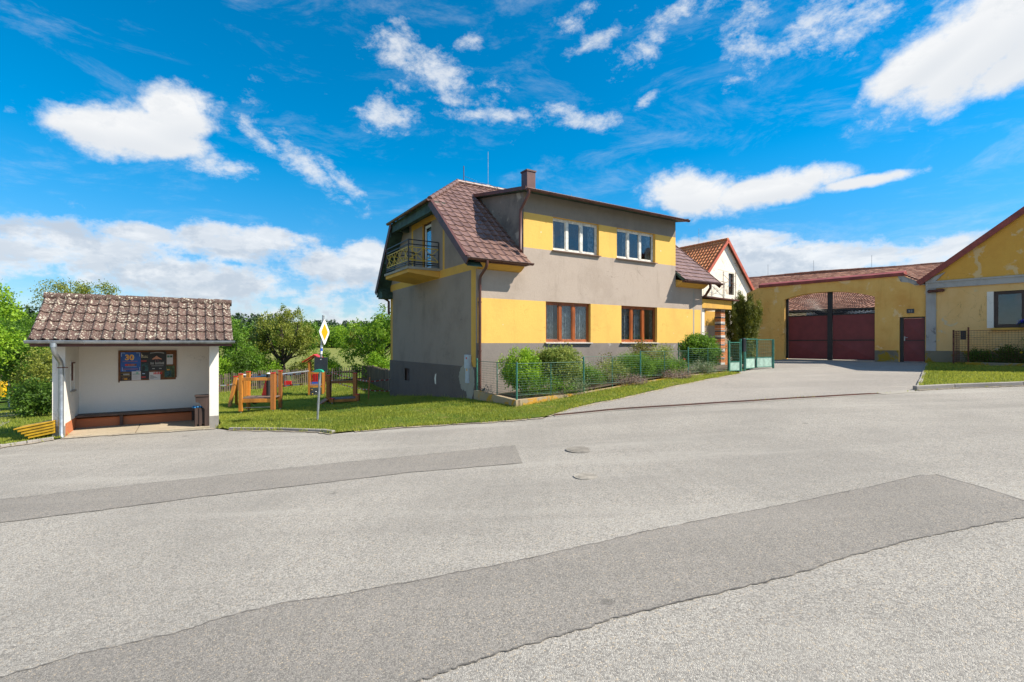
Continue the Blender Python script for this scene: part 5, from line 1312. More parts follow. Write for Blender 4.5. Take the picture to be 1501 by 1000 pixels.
# flower box and front garden of the cottage
def leaves(name, centers, spread, per, size, mat, parent=None, origin=None, up=.3, flat=0, tintf=None, aspect=.5):
    C = np.asarray(centers, float); n = len(C)*per
    c = np.repeat(C, per, 0); sp = np.asarray(spread, float)
    if sp.ndim == 0: sp = np.array([sp, sp, sp])
    p = c + RNG.normal(size=(n, 3))*sp*.55
    d = RNG.normal(size=(n, 3)); d[:, 2] = d[:, 2]*(1-flat)+up; d /= np.linalg.norm(d, axis=1)[:, None]
    e = np.cross(d, RNG.normal(size=(n, 3))); e /= np.linalg.norm(e, axis=1)[:, None]
    s = size*RNG.uniform(.6, 1.35, n)[:, None]; w = s*aspect
    v = np.empty((n, 4, 3)); nrm = np.cross(d, e)
    v[:, 0] = p-d*s*.5; v[:, 1] = p+e*w*.5+nrm*w*.12; v[:, 2] = p+d*s*.5; v[:, 3] = p-e*w*.5+nrm*w*.12
    me = bpy.data.meshes.new(name); me.vertices.add(n*4); me.vertices.foreach_set('co', v.astype('f').ravel())
    me.loops.add(n*4); me.loops.foreach_set('vertex_index', np.arange(n*4, dtype='i')); me.polygons.add(n)
    me.polygons.foreach_set('loop_start', np.arange(0, n*4, 4, dtype='i')); me.polygons.foreach_set('loop_total', np.full(n, 4, 'i'))
    me.update(calc_edges=True)
    base = np.repeat(RNG.uniform(.15, .75, len(C)), per); ti = np.clip(base+RNG.normal(0, .16, n), 0, 1)
    at = me.attributes.new('tint', 'FLOAT', 'FACE'); at.data.foreach_set('value', ti.astype('f'))
    me.materials.append(mat); return link_mesh(name, me, parent, origin)
def clumps(c, rad, n, lump=.25, hollow=.35, bottom=-1):
    """clump centres spread through an uneven ellipsoid, denser towards its surface"""
    out = []; c = np.array(c); rad = np.array(rad)
    dirs = RNG.normal(size=(6, 3)); dirs /= np.linalg.norm(dirs, axis=1)[:, None]; amp = RNG.uniform(-lump, lump, 6)
    while len(out) < n:
        d = RNG.normal(size=3); d /= np.linalg.norm(d)
        if d[2] < bottom: continue
        m = 1 + sum(a*max(0, d@q)**3 for a, q in zip(amp, dirs)); rr = (RNG.uniform(hollow**3, 1))**(1/3)
        out.append(c + d*rad*rr*m)
    return np.array(out)
def bush(name, label, cat, x, y, h, rad, mat, n=40, per=40, size=.05, group=None, stems=5, zb=None, lump=.3, aspect=.5, up=.3, hollow=.35, spread=.16, bottom=-.8):
    zb = H(x, y) if zb is None else zb
    r = thing(name, label, cat, (x, y, zb), group)
    c = (x, y, zb+h*.55); cl = clumps(c, (rad[0]*.85, rad[1]*.85, h*.48), n, lump, hollow, bottom)
    leaves('foliage', cl, spread, per, size, mat, r, up=up, aspect=aspect)
    if stems:
        mb = MB()
        for i in range(stems):
            q = cl[RNG.integers(len(cl))]; a = Vector((x+random.uniform(-.1, .1)*rad[0], y+random.uniform(-.1, .1)*rad[1], zb-.05)); q = Vector(q)
            mb.tube([a, a.lerp(q, .5)+Vector((0, 0, .08*h)), q], .012*max(1, h), 5, r1=.004)
        mb.build('stems', M['bark'], r)
    return r
def tree(label, x, y, h, crown, mat, n=110, per=90, size=.11, trunk=.14, group=None, lean=(0, 0), fork=.3, zb=None, name='tree', spread=.42, lump=.35, hollow=.45, cat='tree', limbs=12, twig=True, aspect=.55, flat=0):
    """crown: list of (dx, dy, z, rx, ry, rz) lobes, z from the tree's foot"""
    zb = H(x, y) if zb is None else zb
    r = thing(name, label, cat, (x, y, zb), group)
    tot = sum(c[3]*c[4]*c[5] for c in crown); cl = []
    for (dx, dy, z, rx, ry, rz) in crown:
        k = max(4, int(n*(rx*ry*rz)/tot)); cl.append(clumps((x+dx, y+dy, zb+z), (rx, ry, rz), k, lump, hollow))
    cl = np.concatenate(cl)
    leaves('crown', cl, spread, per, size, mat, r, aspect=aspect, flat=flat)
    mb = MB(); f = Vector((x+lean[0]*.4, y+lean[1]*.4, zb+h*fork)); base = Vector((x, y, zb-.15))
    mb.tube([base, base.lerp(f, .5)+Vector((random.uniform(-.05, .05), 0, 0)), f], trunk, 9, r1=trunk*.72)
    order = RNG.permutation(len(cl)); mains = []
    for i in range(min(limbs, len(cl))):
        q = Vector(cl[order[i]]); m1 = f.lerp(q, .35)+Vector((random.uniform(-.2, .2), random.uniform(-.2, .2), random.uniform(0, .25)))*min(1, h/5); m2 = f.lerp(q, .72)+Vector((random.uniform(-.15, .15), random.uniform(-.15, .15), .05))
        rr = trunk*random.uniform(.35, .6); mb.tube([f+Vector((0, 0, -.08*i/limbs)), m1, m2, q], rr, 7, r1=rr*.22); mains += [(m1, rr*.6), (m2, rr*.4)]
    if twig:
        for i in range(limbs, min(limbs*4, len(cl))):
            q = Vector(cl[order[i]]); s, rr = min(mains, key=lambda t: (t[0]-q).length); mb.tube([s, s.lerp(q, .5)+Vector((0, 0, .06)), q], rr*.45, 5, r1=rr*.12)
    mb.build('trunk', M['bark'], r, fix=False)
    return r
def cottage_garden():
    F = FG; B = -.05
    r = thing('window_box', 'window box of blue violet flowers on the cottage sill', 'flower box', F.P(3.2, B-.15, .6))
    m = MB(); m.box(F, 2.85, 3.7, B-.22, B-.04, .60, .74); m.build('box', M['winbrown'], r, bevel=.01)
    cl = [tuple(F.P(a, B-.14, .80+.04*math.sin(a*9))) for a in np.linspace(2.85, 3.7, 12)]
    leaves('flowers', cl, .09, 60, .045, leafmat('blue_flowers', (.02, .02, .30), (.10, .09, .75), .2), r); leaves('leaves', [(c[0], c[1], c[2]-.08) for c in cl], .08, 40, .06, M['lf_dark'], r)
    zg = -.86
    # rusty mesh fence
    b1 = -1.35; q0 = 1.08
    f = thing('mesh_fence', 'rusty wire mesh fence round the cottage front garden', 'fence', F.P(2.5, b1, zg-.03))
    for a, z1 in ((q0, .52), (q0+.44, .62), (3.2, .5), (5.2, .5), (7.2, .5)):
        m = MB(); zz = H(F.P(a, b1, 0).x, F.P(a, b1, 0).y); m.box(F, a-.025, a+.025, b1-.025, b1+.025, zz-.05, z1); m.build('post', M['rust'], f)
    m = MB(); z0, z1 = -.75, .48
    def net(p, q, z0, z1, st=.085, rr=.0042):
        L = (q-p).length; n = int(L/st)
        for i in range(n+1): c = p.lerp(q, i/n); m.tube([c+Vector((0, 0, z0)), c+Vector((0, 0, z1))], rr, 4, cap=False)
        k = int((z1-z0)/st)
        for i in range(k+1): z = z0+(z1-z0)*i/k; m.tube([p+Vector((0, 0, z)), q+Vector((0, 0, z))], rr, 4, cap=False)
        m.tube([p+Vector((0, 0, z1)), q+Vector((0, 0, z1))], .009, 5)
    net(F.P(q0, b1, 0), F.P(7.2, b1, 0), z0, z1); net(F.P(q0, b1, 0), F.P(q0, B-.1, 0), z0, z1)
    m.build('wire_net', M['rust'], f)
    m = MB(); m.box(F, q0+.20, q0+.36, b1+.03, b1+.14, .14, .48)
    o = m.build('letter_box', M['black'], None, F.P(q0+.28, b1+.1, .12)); tag(o, 'black letter box hanging on the rusty mesh fence', 'letter box')
    m = MB(); m.box(F, q0+.35, 7.2, b1-.16, b1-.02, -1.2, -.74); o = m.build('stone_edging', M['mossbase'], None, F.P(3, b1-.1, -.9), bevel=.02); tag(o, 'low rough concrete edging under the rusty mesh fence', 'edging')
    def bf(name, label, cat, a, b, **k):
        p = F.P(a, b, 0); bush(name, label, cat, p.x, p.y, zb=H(p.x, p.y), **k)
    bf('shrub', 'low dark spreading evergreen behind the left end of the rusty fence', 'shrub', 1.78, -.95, h=.60, rad=(.52, .42), mat=M['lf_dark'], n=60, per=70, size=.05, stems=0)
    bf('shrub', 'tall loose leafy shrub with yellow flowers before the cottage window', 'shrub', 3.55, -.75, h=1.45, rad=(.80, .5), mat=M['lf_green'], n=75, per=55, size=.07, stems=9)
    bf('shrub', 'mid height dark shrub between the evergreen and the flowering shrub', 'shrub', 2.65, -.85, h=.72, rad=(.5, .45), mat=M['lf_dark'], n=45, per=60, size=.06, stems=4)
    bf('shrub', 'leafy green shrub at the edge of the cottage garden', 'shrub', 5.1, -.8, h=1.2, rad=(.7, .5), mat=M['lf_green'], n=55, per=55, size=.07, stems=6)
    p = F.P(3.5, -1.0, 0); k = thing('yellow_flowers', 'yellow blooms on the shrub before the cottage window', 'flowers', (p.x, p.y, -.4))
    leaves('petals', [tuple(F.P(a, -1.22, z)) for a, z in ((3.2, -.22), (3.6, -.08), (3.85, .02), (3.35, .05), (3.75, -.3), (2.95, -.35))], .035, 22, .05, M['yflow'], k)
    tag(k, kind=None)
M['yflow'] = leafmat('yellow_petals', (.65, .42, .01), (.85, .65, .03), .2)
cottage_garden()

# ================================================================== buildings beyond the wall
def white_house():
    F = FW; r = thing('white_house', 'white gabled house with orange roof behind the yellow house', 'house', F.P(0, 0, -1.3))
    pk = 7.25; sl = 1.09; hw = 3.27
    zt = lambda k: pk-abs(k)*sl
    w = MB(); op = (.35, 1.0, 3.42, 4.95)
    facade(w, F, -3.1, 3.1, -1.8, 3.42, [], lambda s, z: 0, .2)
    for a, b in ((-3.1, 0), (0, .35), (1.0, 3.1)): w.poly([F.P(a, 0, 3.42), F.P(b, 0, 3.42), F.P(b, 0, zt(b)-.1), F.P(a, 0, zt(a)-.1)])
    w.poly([F.P(.35, 0, 4.95), F.P(1.0, 0, 4.95), F.P(1.0, 0, zt(1.0)-.1), F.P(.35, 0, zt(.35)-.1)])
    facade(w, F, .35, 1.0, 3.42, 4.95, [(.35, 1.0, 3.42, 4.95)], lambda s, z: 0, .22)
    for k in (-3.1, 3.1): w.quad(F.P(k, 0, -1.8), F.P(k, 10, -1.8), F.P(k, 10, zt(k)-.1), F.P(k, 0, zt(k)-.1))
    w.poly([F.P(-3.1, 10, -1.8), F.P(3.1, 10, -1.8), F.P(3.1, 10, zt(3.1)-.1), F.P(0, 10, pk-.1), F.P(-3.1, 10, zt(3.1)-.1)])
    w.build('wall', M['white_old'], r)
    window(F, r, .35, 1.0, 3.42, 4.95, .12, (1,), M['winbrown'], False, False, None, fw=.07)
    rf = MB()
    for s in (-1, 1): rf.prism([F.P(0, -.18, pk), F.P(s*3.45, -.18, pk-3.45*sl), F.P(s*3.45, 10.2, pk-3.45*sl), F.P(0, 10.2, pk)], (0, 0, -.1))
    ro = rf.build('roof', M['brown_dk'], r)
    k = math.sqrt(1+sl*sl)
    for s in (-1, 1):
        bd = (F.u*-s+Vector((0, 0, sl))).normalized()
        t = tiled(F, F.P(s*3.45, 0, pk-3.45*sl+.01), F.v, bd, [(-.2, 0), (10.2, 0), (10.2, 3.45*k), (-.2, 3.45*k)], .26, .34, 'pan', amp=.05, step=.04, seg=5)
        roof_part('tiles', t, M['tile_orange'], ro)
    c = MB(); caps(c, F.P(0, -.2, pk+.02), F.P(0, 10.2, pk+.02), .11); c.build('ridge_caps', M['tile_orange'], ro)
    for s in (-1, 1):
        v = MB(); v.beam(F.P(0, -.22, pk-.06), F.P(s*3.5, -.22, pk-3.5*sl-.06), .06, .20); v.build('verge_board', M['redtrim2'], ro)
    l = MB(); l.tube([F.P(0, 2.2, pk), F.P(0, 2.2, pk+1.25)], .012, 5)
    for z in (.45, .8): l.tube([F.P(-.04, 2.2, pk+z), F.P(.04, 2.2, pk+z)], .012, 4)
    l.build('roof_rod', M['galv'], r)
    # clothes frame of thin rusty bars hung on the gable
    g = MB()
    for z in (3.9, 4.15, 4.9): g.beam(F.P(-1.6, -.5, z+.1), F.P(.55, -.5, z-.05), .013, .013)
    g.beam(F.P(.42, -.5, 5.0), F.P(.42, -.5, 2.4), .03, .03); g.beam(F.P(-1.0, -.5, 4.9), F.P(-1.0, -.5, 2.4), .03, .03)
    g.beam(F.P(-1.0, -.5, 4.0), F.P(.4, -.5, 4.7), .018, .018); g.beam(F.P(-1.0, -.5, 4.7), F.P(.4, -.5, 3.95), .018, .018)
    g.beam(F.P(.42, -.5, 4.2), F.P(.42, 0, 4.2), .02, .02); g.beam(F.P(-1.0, -.5, 4.2), F.P(-1.0, 0, 4.2), .02, .02)
    g.build('iron_frame', M['rust'], r)
white_house()
def barn():
    pL = Vector((22.4, 48.0, 0)); pR = Vector((34.2, 38.35, 0)); F = Frame((22.4, 48.0), (pR-pL).xy); L = (pR-pL).length
    r = thing('barn', 'long low barn with an old clay tiled roof behind the wall', 'barn', F.P(L/2, 0, -.9))
    a0, a1 = -9, L+12; pk = 6.26; ez = 2.72; hw = 4.6; sl = (pk-ez)/hw; k = math.sqrt(1+sl*sl)
    rf = MB()
    rf.prism([F.P(a0, -hw, ez-.02), F.P(a1, -hw, ez-.02), F.P(a1, 0, pk-.02), F.P(a0, 0, pk-.02)], (0, 0, -.12)); rf.prism([F.P(a0, hw, ez-.02), F.P(a1, hw, ez-.02), F.P(a1, 0, pk-.02), F.P(a0, 0, pk-.02)], (0, 0, -.12))
    ro = rf.build('roof', M['oldwood_dk'], r)
    bd = (F.v+Vector((0, 0, sl))).normalized()
    t = tiled(F, F.P(0, -hw, ez), F.u, bd, [(a0, 0), (a1, 0), (a1, hw*k), (a0, hw*k)], .22, .20, 'flat', amp=.02, step=.035, seg=2)
    roof_part('tiles', t, M['tile_old'], ro)
    c = MB(); n = 90
    for i in range(n):
        f = a0+(a1-a0)*i/n; dz = .05*math.sin(i*.21)+random.uniform(-.01, .01); c.tube([F.P(f, 0, pk+dz), F.P(f+(a1-a0)/n*1.08, 0, pk+dz)], .12, 7)
    c.build('ridge_caps', M['tile_old'], ro)
    for a in (2.1, 5.8, 10.0, -.5):
        l = MB(); l.tube([F.P(a, 0, pk), F.P(a, 0, pk+1.1)], .014, 5); l.build('roof_rod', M['galv'], r)
    w = MB(); zw = 2.5
    w.box(F, a0+.3, -3.2, -3.9, -3.6, -1.5, zw); w.box(F, -3.2, 2.6, -3.9, -3.6, 2.1, zw); w.box(F, 2.6, a1-.3, -3.9, -3.6, -1.5, zw); w.box(F, a0+.3, a1-.3, 3.6, 3.9, -1.5, zw)
    w.box(F, a0+.3, a0+.6, -3.6, 3.6, -1.5, zw); w.box(F, a1-.6, a1-.3, -3.6, 3.6, -1.5, zw)
    w.build('wall', M['white_old'], r)
    w = MB()
    for a in (-3.0, -1.6, -.2, 1.2, 2.5): w.box(F, a, a+.16, -3.85, -3.68, -1.2, 2.1)
    for a in (-2.2, .5): w.beam(F.P(a, -3.75, 1.2), F.P(a+.6, -3.75, 2.1), .1, .1)
    w.build('posts', M['oldwood_dk'], r)
    # low annex with a pale sheet roof
    c0 = AT(1226, 40); F2 = Frame(c0, F.u.xy); s = thing('annex', 'low white annex with a pale sheet roof in the yard', 'shed', F2.P(2, 0, -.9))
    w = MB(); w.box(F2, -.3, 6.5, .2, 3.4, -1.2, 1.92); w.build('wall', M['white'], s)
    w = MB(); w.prism([F2.P(-.5, -.1, 1.95), F2.P(6.8, -.1, 1.95), F2.P(6.8, 3.2, 3.0), F2.P(-.5, 3.2, 3.0)], (0, 0, .06)); ro = w.build('roof', M['shedroof'], s)
    w = MB()
    for i in range(30): w.beam(F2.P(-.45+i*.25, -.1, 2.02), F2.P(-.45+i*.25, 3.2, 3.07), .03, .03)
    w.build('ribs', M['shedroof'], ro)
    w = MB(); w.sphere(F2.P(4.6, -1.0, 1.15), 1.1, 0, 14, 8, (1.7, .8, 1.0)); ho = w.build('covered_heap', M['tile_old'], None, F2.P(4.6, -1, 0)); tag(ho, 'reddish brown mound showing above the right gate leaf', 'heap')
barn()
yp = [tuple(FG.P(a, b, 0).xy) for a, b in ((-9.5, .2), (1.0, .2), (1.0, 13), (-9.5, 22))]
sheet('yard_ground', yp, M['gravel'], .0, 1.0)

# ================================================================== green garden fence
def garden_fence():
    F = FH; T = -2.39
    r = thing('garden_fence', 'green wire fence round the flower bed along the house', 'fence', F.P(4.5, T, -1.5))
    def gz(s, t): p = F.P(s, t, 0); return H(p.x, p.y)
    px = [(0, T, -1.57, -.55), (2.416, T, -1.50, -.42), (4.85, T, -1.30, -.27), (7.25, T, -1.14, -.16), (9.62, T, -1.10, .10)]
    cr = MB(); K = [(0, -1.575), (2.42, -1.49), (4.85, -1.29), (7.25, -1.13), (9.55, -1.08)]
    def side(s): return np.interp(s, [k[0] for k in K], [k[1] for k in K])
    n = 28
    for i in range(n):
        s0 = 9.55*i/n; s1 = 9.55*(i+1)/n-.006; z0, z1 = side(s0), side(s1)
        cr.add([F.P(s, T+b, z) for s, zz in ((s0, z0), (s1, z1)) for b in (-.07, .07) for z in (zz-.6, zz)], [(0, 1, 3, 2), (4, 6, 7, 5), (0, 4, 5, 1), (2, 3, 7, 6), (1, 5, 7, 3), (0, 2, 6, 4)])
    cr.prism([F.P(-.07, T-.07, -1.575), F.P(.07, T-.07, -1.575), F.P(.07, 0, -1.495), F.P(-.07, 0, -1.495)], (0, 0, -.6))
    co = cr.build('kerb_wall', M['lichen'], None, F.P(0, T, -1.7)); tag(co, 'low lichen orange kerb wall carrying the green wire fence', 'kerb wall')
    def post(s, t, z0, z1, rr=.026):
        m = MB(); m.tube([F.P(s, t, z0-.2), F.P(s, t, z1)], rr, 10); m.sphere(F.P(s, t, z1), rr*1.05, 0, 8, 4, (1, 1, .6)); m.build('post', M['fgreen2'], r)
    post(.0, -.08, -1.5, -.50)
    for (s, t, z0, z1) in px[:4]: post(s, t, z0, z1)
    post(.05, T+1.15, -1.55, -.58, .016)
    for s, za, zc in ((1.2, -1.55, -.6), (3.62, -1.4, -.45), (6.05, -1.22, -.30), (8.4, -1.12, -.2)): post(s, T+.03, za, zc, .012)
    def panel(p, q, zp0, zq0, ztop, st=.07):
        m = MB(); p = Vector(p); q = Vector(q); L = (q-p).length; n = int(L/.20)
        zb = max(zp0, zq0)+.04; k = int((ztop-zb)/st)
        for i in range(k+1):
            z = ztop-i*st; m.tube([p+Vector((0, 0, z)), q+Vector((0, 0, z))], .0030, 4, cap=False)
        for i in range(n+1):
            c = p.lerp(q, i/n); m.tube([c+Vector((0, 0, zb)), c+Vector((0, 0, ztop))], .0014, 4, cap=False)
        m.tube([p+Vector((0, 0, ztop)), q+Vector((0, 0, ztop))], .008, 5)
        m.tube([p+Vector((0, 0, zb)), q+Vector((0, 0, zb))], .007, 5)
        return m
    tops = [-.57, -.42, -.28, -.20]
    for i in range(4):
        a, b = px[i], px[i+1]; panel(F.P(a[0], T, 0), F.P(b[0], T, 0), side(a[0]), side(b[0]), tops[i]).build('wire_panel', M['fgreen'], r)
    panel(F.P(0, -.08, 0), F.P(0, T, 0), -1.5, -1.57, -.57).build('wire_panel', M['fgreen'], r)
    # wicket and open double gate
    g = thing('garden_gate', 'green wicket gate beside the flower bed', 'gate', F.P(9.97, T, -1.1))
    for s in (9.62, 10.36):
        m = MB(); m.box(F, s-.035, s+.035, T-.035, T+.035, -1.3, .10 if s < 10 else .16); m.build('post', M['fgreen2'], g)
    def leaf(p, q, z0, z1, parent, sh=.34):
        p = Vector(p); q = Vector(q); Z = lambda z: Vector((0, 0, z)); m = MB()
        for c in (p, q): m.beam(c+Z(z0), c+Z(z1), .036, .036)
        m.beam(p+Z(z1), q+Z(z1), .036, .036); m.beam(p+Z(z0+sh), q+Z(z0+sh), .03, .03); m.beam(p+Z(z0), q+Z(z0), .03, .03)
        lf = m.build('leaf_frame', M['fgreen2'], parent)
        m = MB(); d = (q-p).normalized()*.018; m.beam(p+d+Z(z0+sh/2), q-d+Z(z0+sh/2), .006, sh-.03, up=(0, 0, 1)); m.build('sheet_panel', M['gategreen'], lf)
        m = MB(); k = int((z1-z0-sh)/.06)
        for i in range(1, k): m.tube([p+Z(z0+sh+i*.06), q+Z(z0+sh+i*.06)], .004, 4, cap=False)
        n = max(2, int((q-p).length/.12))
        for i in range(1, n): c = p.lerp(q, i/n); m.tube([c+Z(z0+sh), c+Z(z1)], .0022, 4, cap=False)
        m.build('wire', M['fgreen'], lf); return lf
    leaf(F.P(9.67, T, 0), F.P(10.31, T, 0), -1.06, .02, g)
    m = MB(); m.box(F, 10.42, 10.58, T-.10, T+.06, -.34, .18); o = m.build('post_box', M['black'], None, F.P(10.5, T, -.3), bevel=.02); tag(o, 'dark letter box fixed beside the green wicket post', 'letter box')
    gg = thing('driveway_gate', 'pale green double gate standing open by the driveway', 'gate', F.P(11.4, T, -1.1))
    e0 = Vector((*AT(1091, 19.55), 0)); e1 = Vector((*AT(1110, 20.4), 0)); e2 = Vector((*AT(1132, 20.6), 0)); e3 = Vector((*AT(1109, 20.2), 0))
    m = MB(); m.tube([e0+Vector((0, 0, -1.3)), e0+Vector((0, 0, .20))], .04, 10); m.build('post', M['fgreen2'], gg)
    m = MB(); m.tube([e2+Vector((.04, 0, -1.25)), e2+Vector((.04, 0, .16))], .04, 10); m.build('post', M['fgreen2'], gg)
    leaf(e0+Vector((.06, .02, 0)), e1, -1.0, .16, gg, .40); leaf(e3, e2, -.98, .14, gg, .40)
    m = panel(F.P(10.42, T, 0), e0, -1.1, -1.1, -.05); m.build('wire_panel', M['fgreen'], gg)
    # inner fence section at the back of the bed
    q = thing('inner_gate', 'narrow green framed wire gate near the porch end of the house', 'gate', F.P(9.3, -.55, -1.2))
    m = MB(); a, b = F.P(9.0, -.55, 0), F.P(10.7, -.55, 0)
    m2 = panel(F.P(9.07, -.55, 0), F.P(10.5, -.55, 0), -1.2, -1.15, .0); m2.build('wire', M['fgreen'], q)
    for s in (9.0, 10.55):
        m = MB(); p_ = F.P(s, -.55, 0); m.tube([p_+Vector((0, 0, -1.3)), p_+Vector((0, 0, .03))], .026, 8); m.build('post', M['fgreen2'], q)
    m = MB(); m.beam(F.P(9.0, -.55, -.02), F.P(10.55, -.55, -.02), .03, .03); m.build('rail', M['brown'], q)
garden_fence()
def bed_plants():
    F = FH
    def b(name, label, cat, s, t, **k):
        p = F.P(s, t, 0); k.setdefault('zb', H(p.x, p.y)+.1); return bush(name, label, cat, p.x, p.y, **k)
    b('shrub', 'broad bright green shrub beside the corner downpipe', 'shrub', 1.0, -1.25, h=1.42, rad=(.84, .78), mat=M['lf_bright'], n=170, per=80, size=.065, stems=14, hollow=.15, lump=.55)
    b('shrub', 'rounded pale variegated shrub right of the bright green one', 'shrub', 2.05, -1.55, h=1.50, rad=(1.0, .68), mat=M['lf_var'], n=190, per=80, size=.065, stems=14, hollow=.15, lump=.55)
    b('perennial', 'loose tall leafy perennial right of the variegated shrub', 'plant', 2.75, -1.35, h=1.0, rad=(.42, .35), mat=M['lf_green'], n=40, per=40, size=.06, stems=8)
    b('perennial', 'dark green feathery clump against the second fence panel', 'plant', 3.05, -1.85, h=.66, rad=(.70, .36), mat=M['lf_green'], n=90, per=60, size=.045, stems=4)
    b('silver_plant', 'silvery dry plant leaning on the kerb by the second post', 'plant', 2.15, -2.42, h=.36, rad=(.34, .16), mat=M['lf_silver'], n=20, per=40, size=.045, stems=3)
    b('perennial', 'low green leafy plants behind the first fence panel', 'plant', 1.2, -2.1, h=.50, rad=(.95, .26), mat=M['lf_green'], n=60, per=45, size=.045, stems=3)
    b('perennial', 'greyish flowering clump just right of the second post', 'plant', 4.0, -1.9, h=.70, rad=(.60, .34), mat=M['lf_var'], n=60, per=40, size=.05, stems=4)
    b('rose_bush', 'thin bronze leaved rose standing before the grey plinth', 'rose', 4.55, -1.1, h=1.0, rad=(.40, .30), mat=M['lf_bronze'], n=20, per=26, size=.06, stems=9)
    b('rounded_shrub', 'dense green dome left of the third fence post', 'shrub', 5.05, -1.85, h=.82, rad=(.82, .50), mat=M['lf_green'], n=190, per=90, size=.04, stems=0, lump=.1, hollow=.6)
    b('rose_bush', 'tall reddish rose just right of the third fence post', 'rose', 5.95, -1.45, h=1.2, rad=(.60, .40), mat=M['lf_bronze'], n=70, per=45, size=.06, stems=9)
    b('rose_bush', 'pale blooming rose between the tall reddish rose and the inner gate', 'rose', 6.9, -1.35, h=1.0, rad=(.60, .40), mat=M['lf_var'], n=80, per=50, size=.06, stems=7)
    b('perennial', 'mid green mound under the roses', 'plant', 6.15, -2.0, h=.58, rad=(.85, .32), mat=M['lf_green'], n=110, per=60, size=.045, stems=0)
    b('perennial', 'second green mound close to the fourth fence post', 'plant', 7.0, -2.0, h=.52, rad=(.55, .28), mat=M['lf_green'], n=60, per=60, size=.045, stems=0)
    b('heather', 'dry brown heather spilling over the kerb left of the third post', 'heather', 4.35, -2.50, h=.24, rad=(.50, .17), mat=M['lf_heath'], n=34, per=60, size=.035, stems=0, zb=H(*F.P(4.35, -2.5, 0).xy))
    b('heather', 'pinkish heather spilling over the kerb by the fourth post', 'heather', 6.35, -2.50, h=.26, rad=(.80, .17), mat=M['lf_heath'], n=46, per=60, size=.035, stems=0, zb=H(*F.P(6.3, -2.5, 0).xy))
    b('silver_plant', 'pale dry flower border between the fourth post and the wicket', 'plant', 8.1, -2.35, h=.35, rad=(.75, .22), mat=M['lf_silver'], n=40, per=45, size=.045, stems=0)
    b('shrub', 'tall leafy shrub in flower beside the wicket gate', 'shrub', 9.0, -1.55, h=1.38, rad=(.85, .62), mat=M['lf_green'], n=220, per=75, size=.075, stems=9, hollow=.2)
    for i, (s, t, z, lb) in enumerate(((7.55, -1.8, -.72, 'red tulip nearest the fourth fence post'), (7.85, -1.75, -.60, 'taller red tulip left of the leafy shrub by the wicket'), (4.9, -2.1, -.82, 'orange bloom above the dense green dome'))):
        p = F.P(s, t, z); r = thing('flower', lb, 'flower', p); leaves('petals', [tuple(p)], .03, 26, .055, M['petal'] if i < 2 else M['yflow'], r)
        m = MB(); m.tube([p, p+Vector((0, 0, -.4))], .006, 5); m.build('stem', M['fgreen'], r)
bed_plants()
def yew():
    x, y = AT(1089, 24.2); zb = H(x, y); r = thing('yew', 'dark columnar yew between the porch and the ochre wall', 'yew', (x, y, zb))
    cl = []
    for i in range(44):
        a = RNG.uniform(0, 6.28); q = math.sqrt(RNG.uniform(0, 1)); bx = math.cos(a)*q*.82; by = math.sin(a)*q*.66; top = (3.15-.55*q*q+RNG.uniform(-.30, .30))
        for k in range(26):
            f = k/25; w = .5+.5*f; cl.append((x+bx*w*1.1+RNG.normal()*.05, y+by*w+RNG.normal()*.05, zb+.1+f*top))
    leaves('foliage', cl, (.10, .10, .13), 80, .10, M['lf_yew'], r, up=1.9, aspect=.20)
    m = MB()
    for i in range(8): m.tube([(x+random.uniform(-.1, .1), y, zb-.1), (x+random.uniform(-.3, .3), y+random.uniform(-.2, .2), zb+1.6)], .04, 6, r1=.015)
    m.build('trunk', M['bark'], r)
yew()

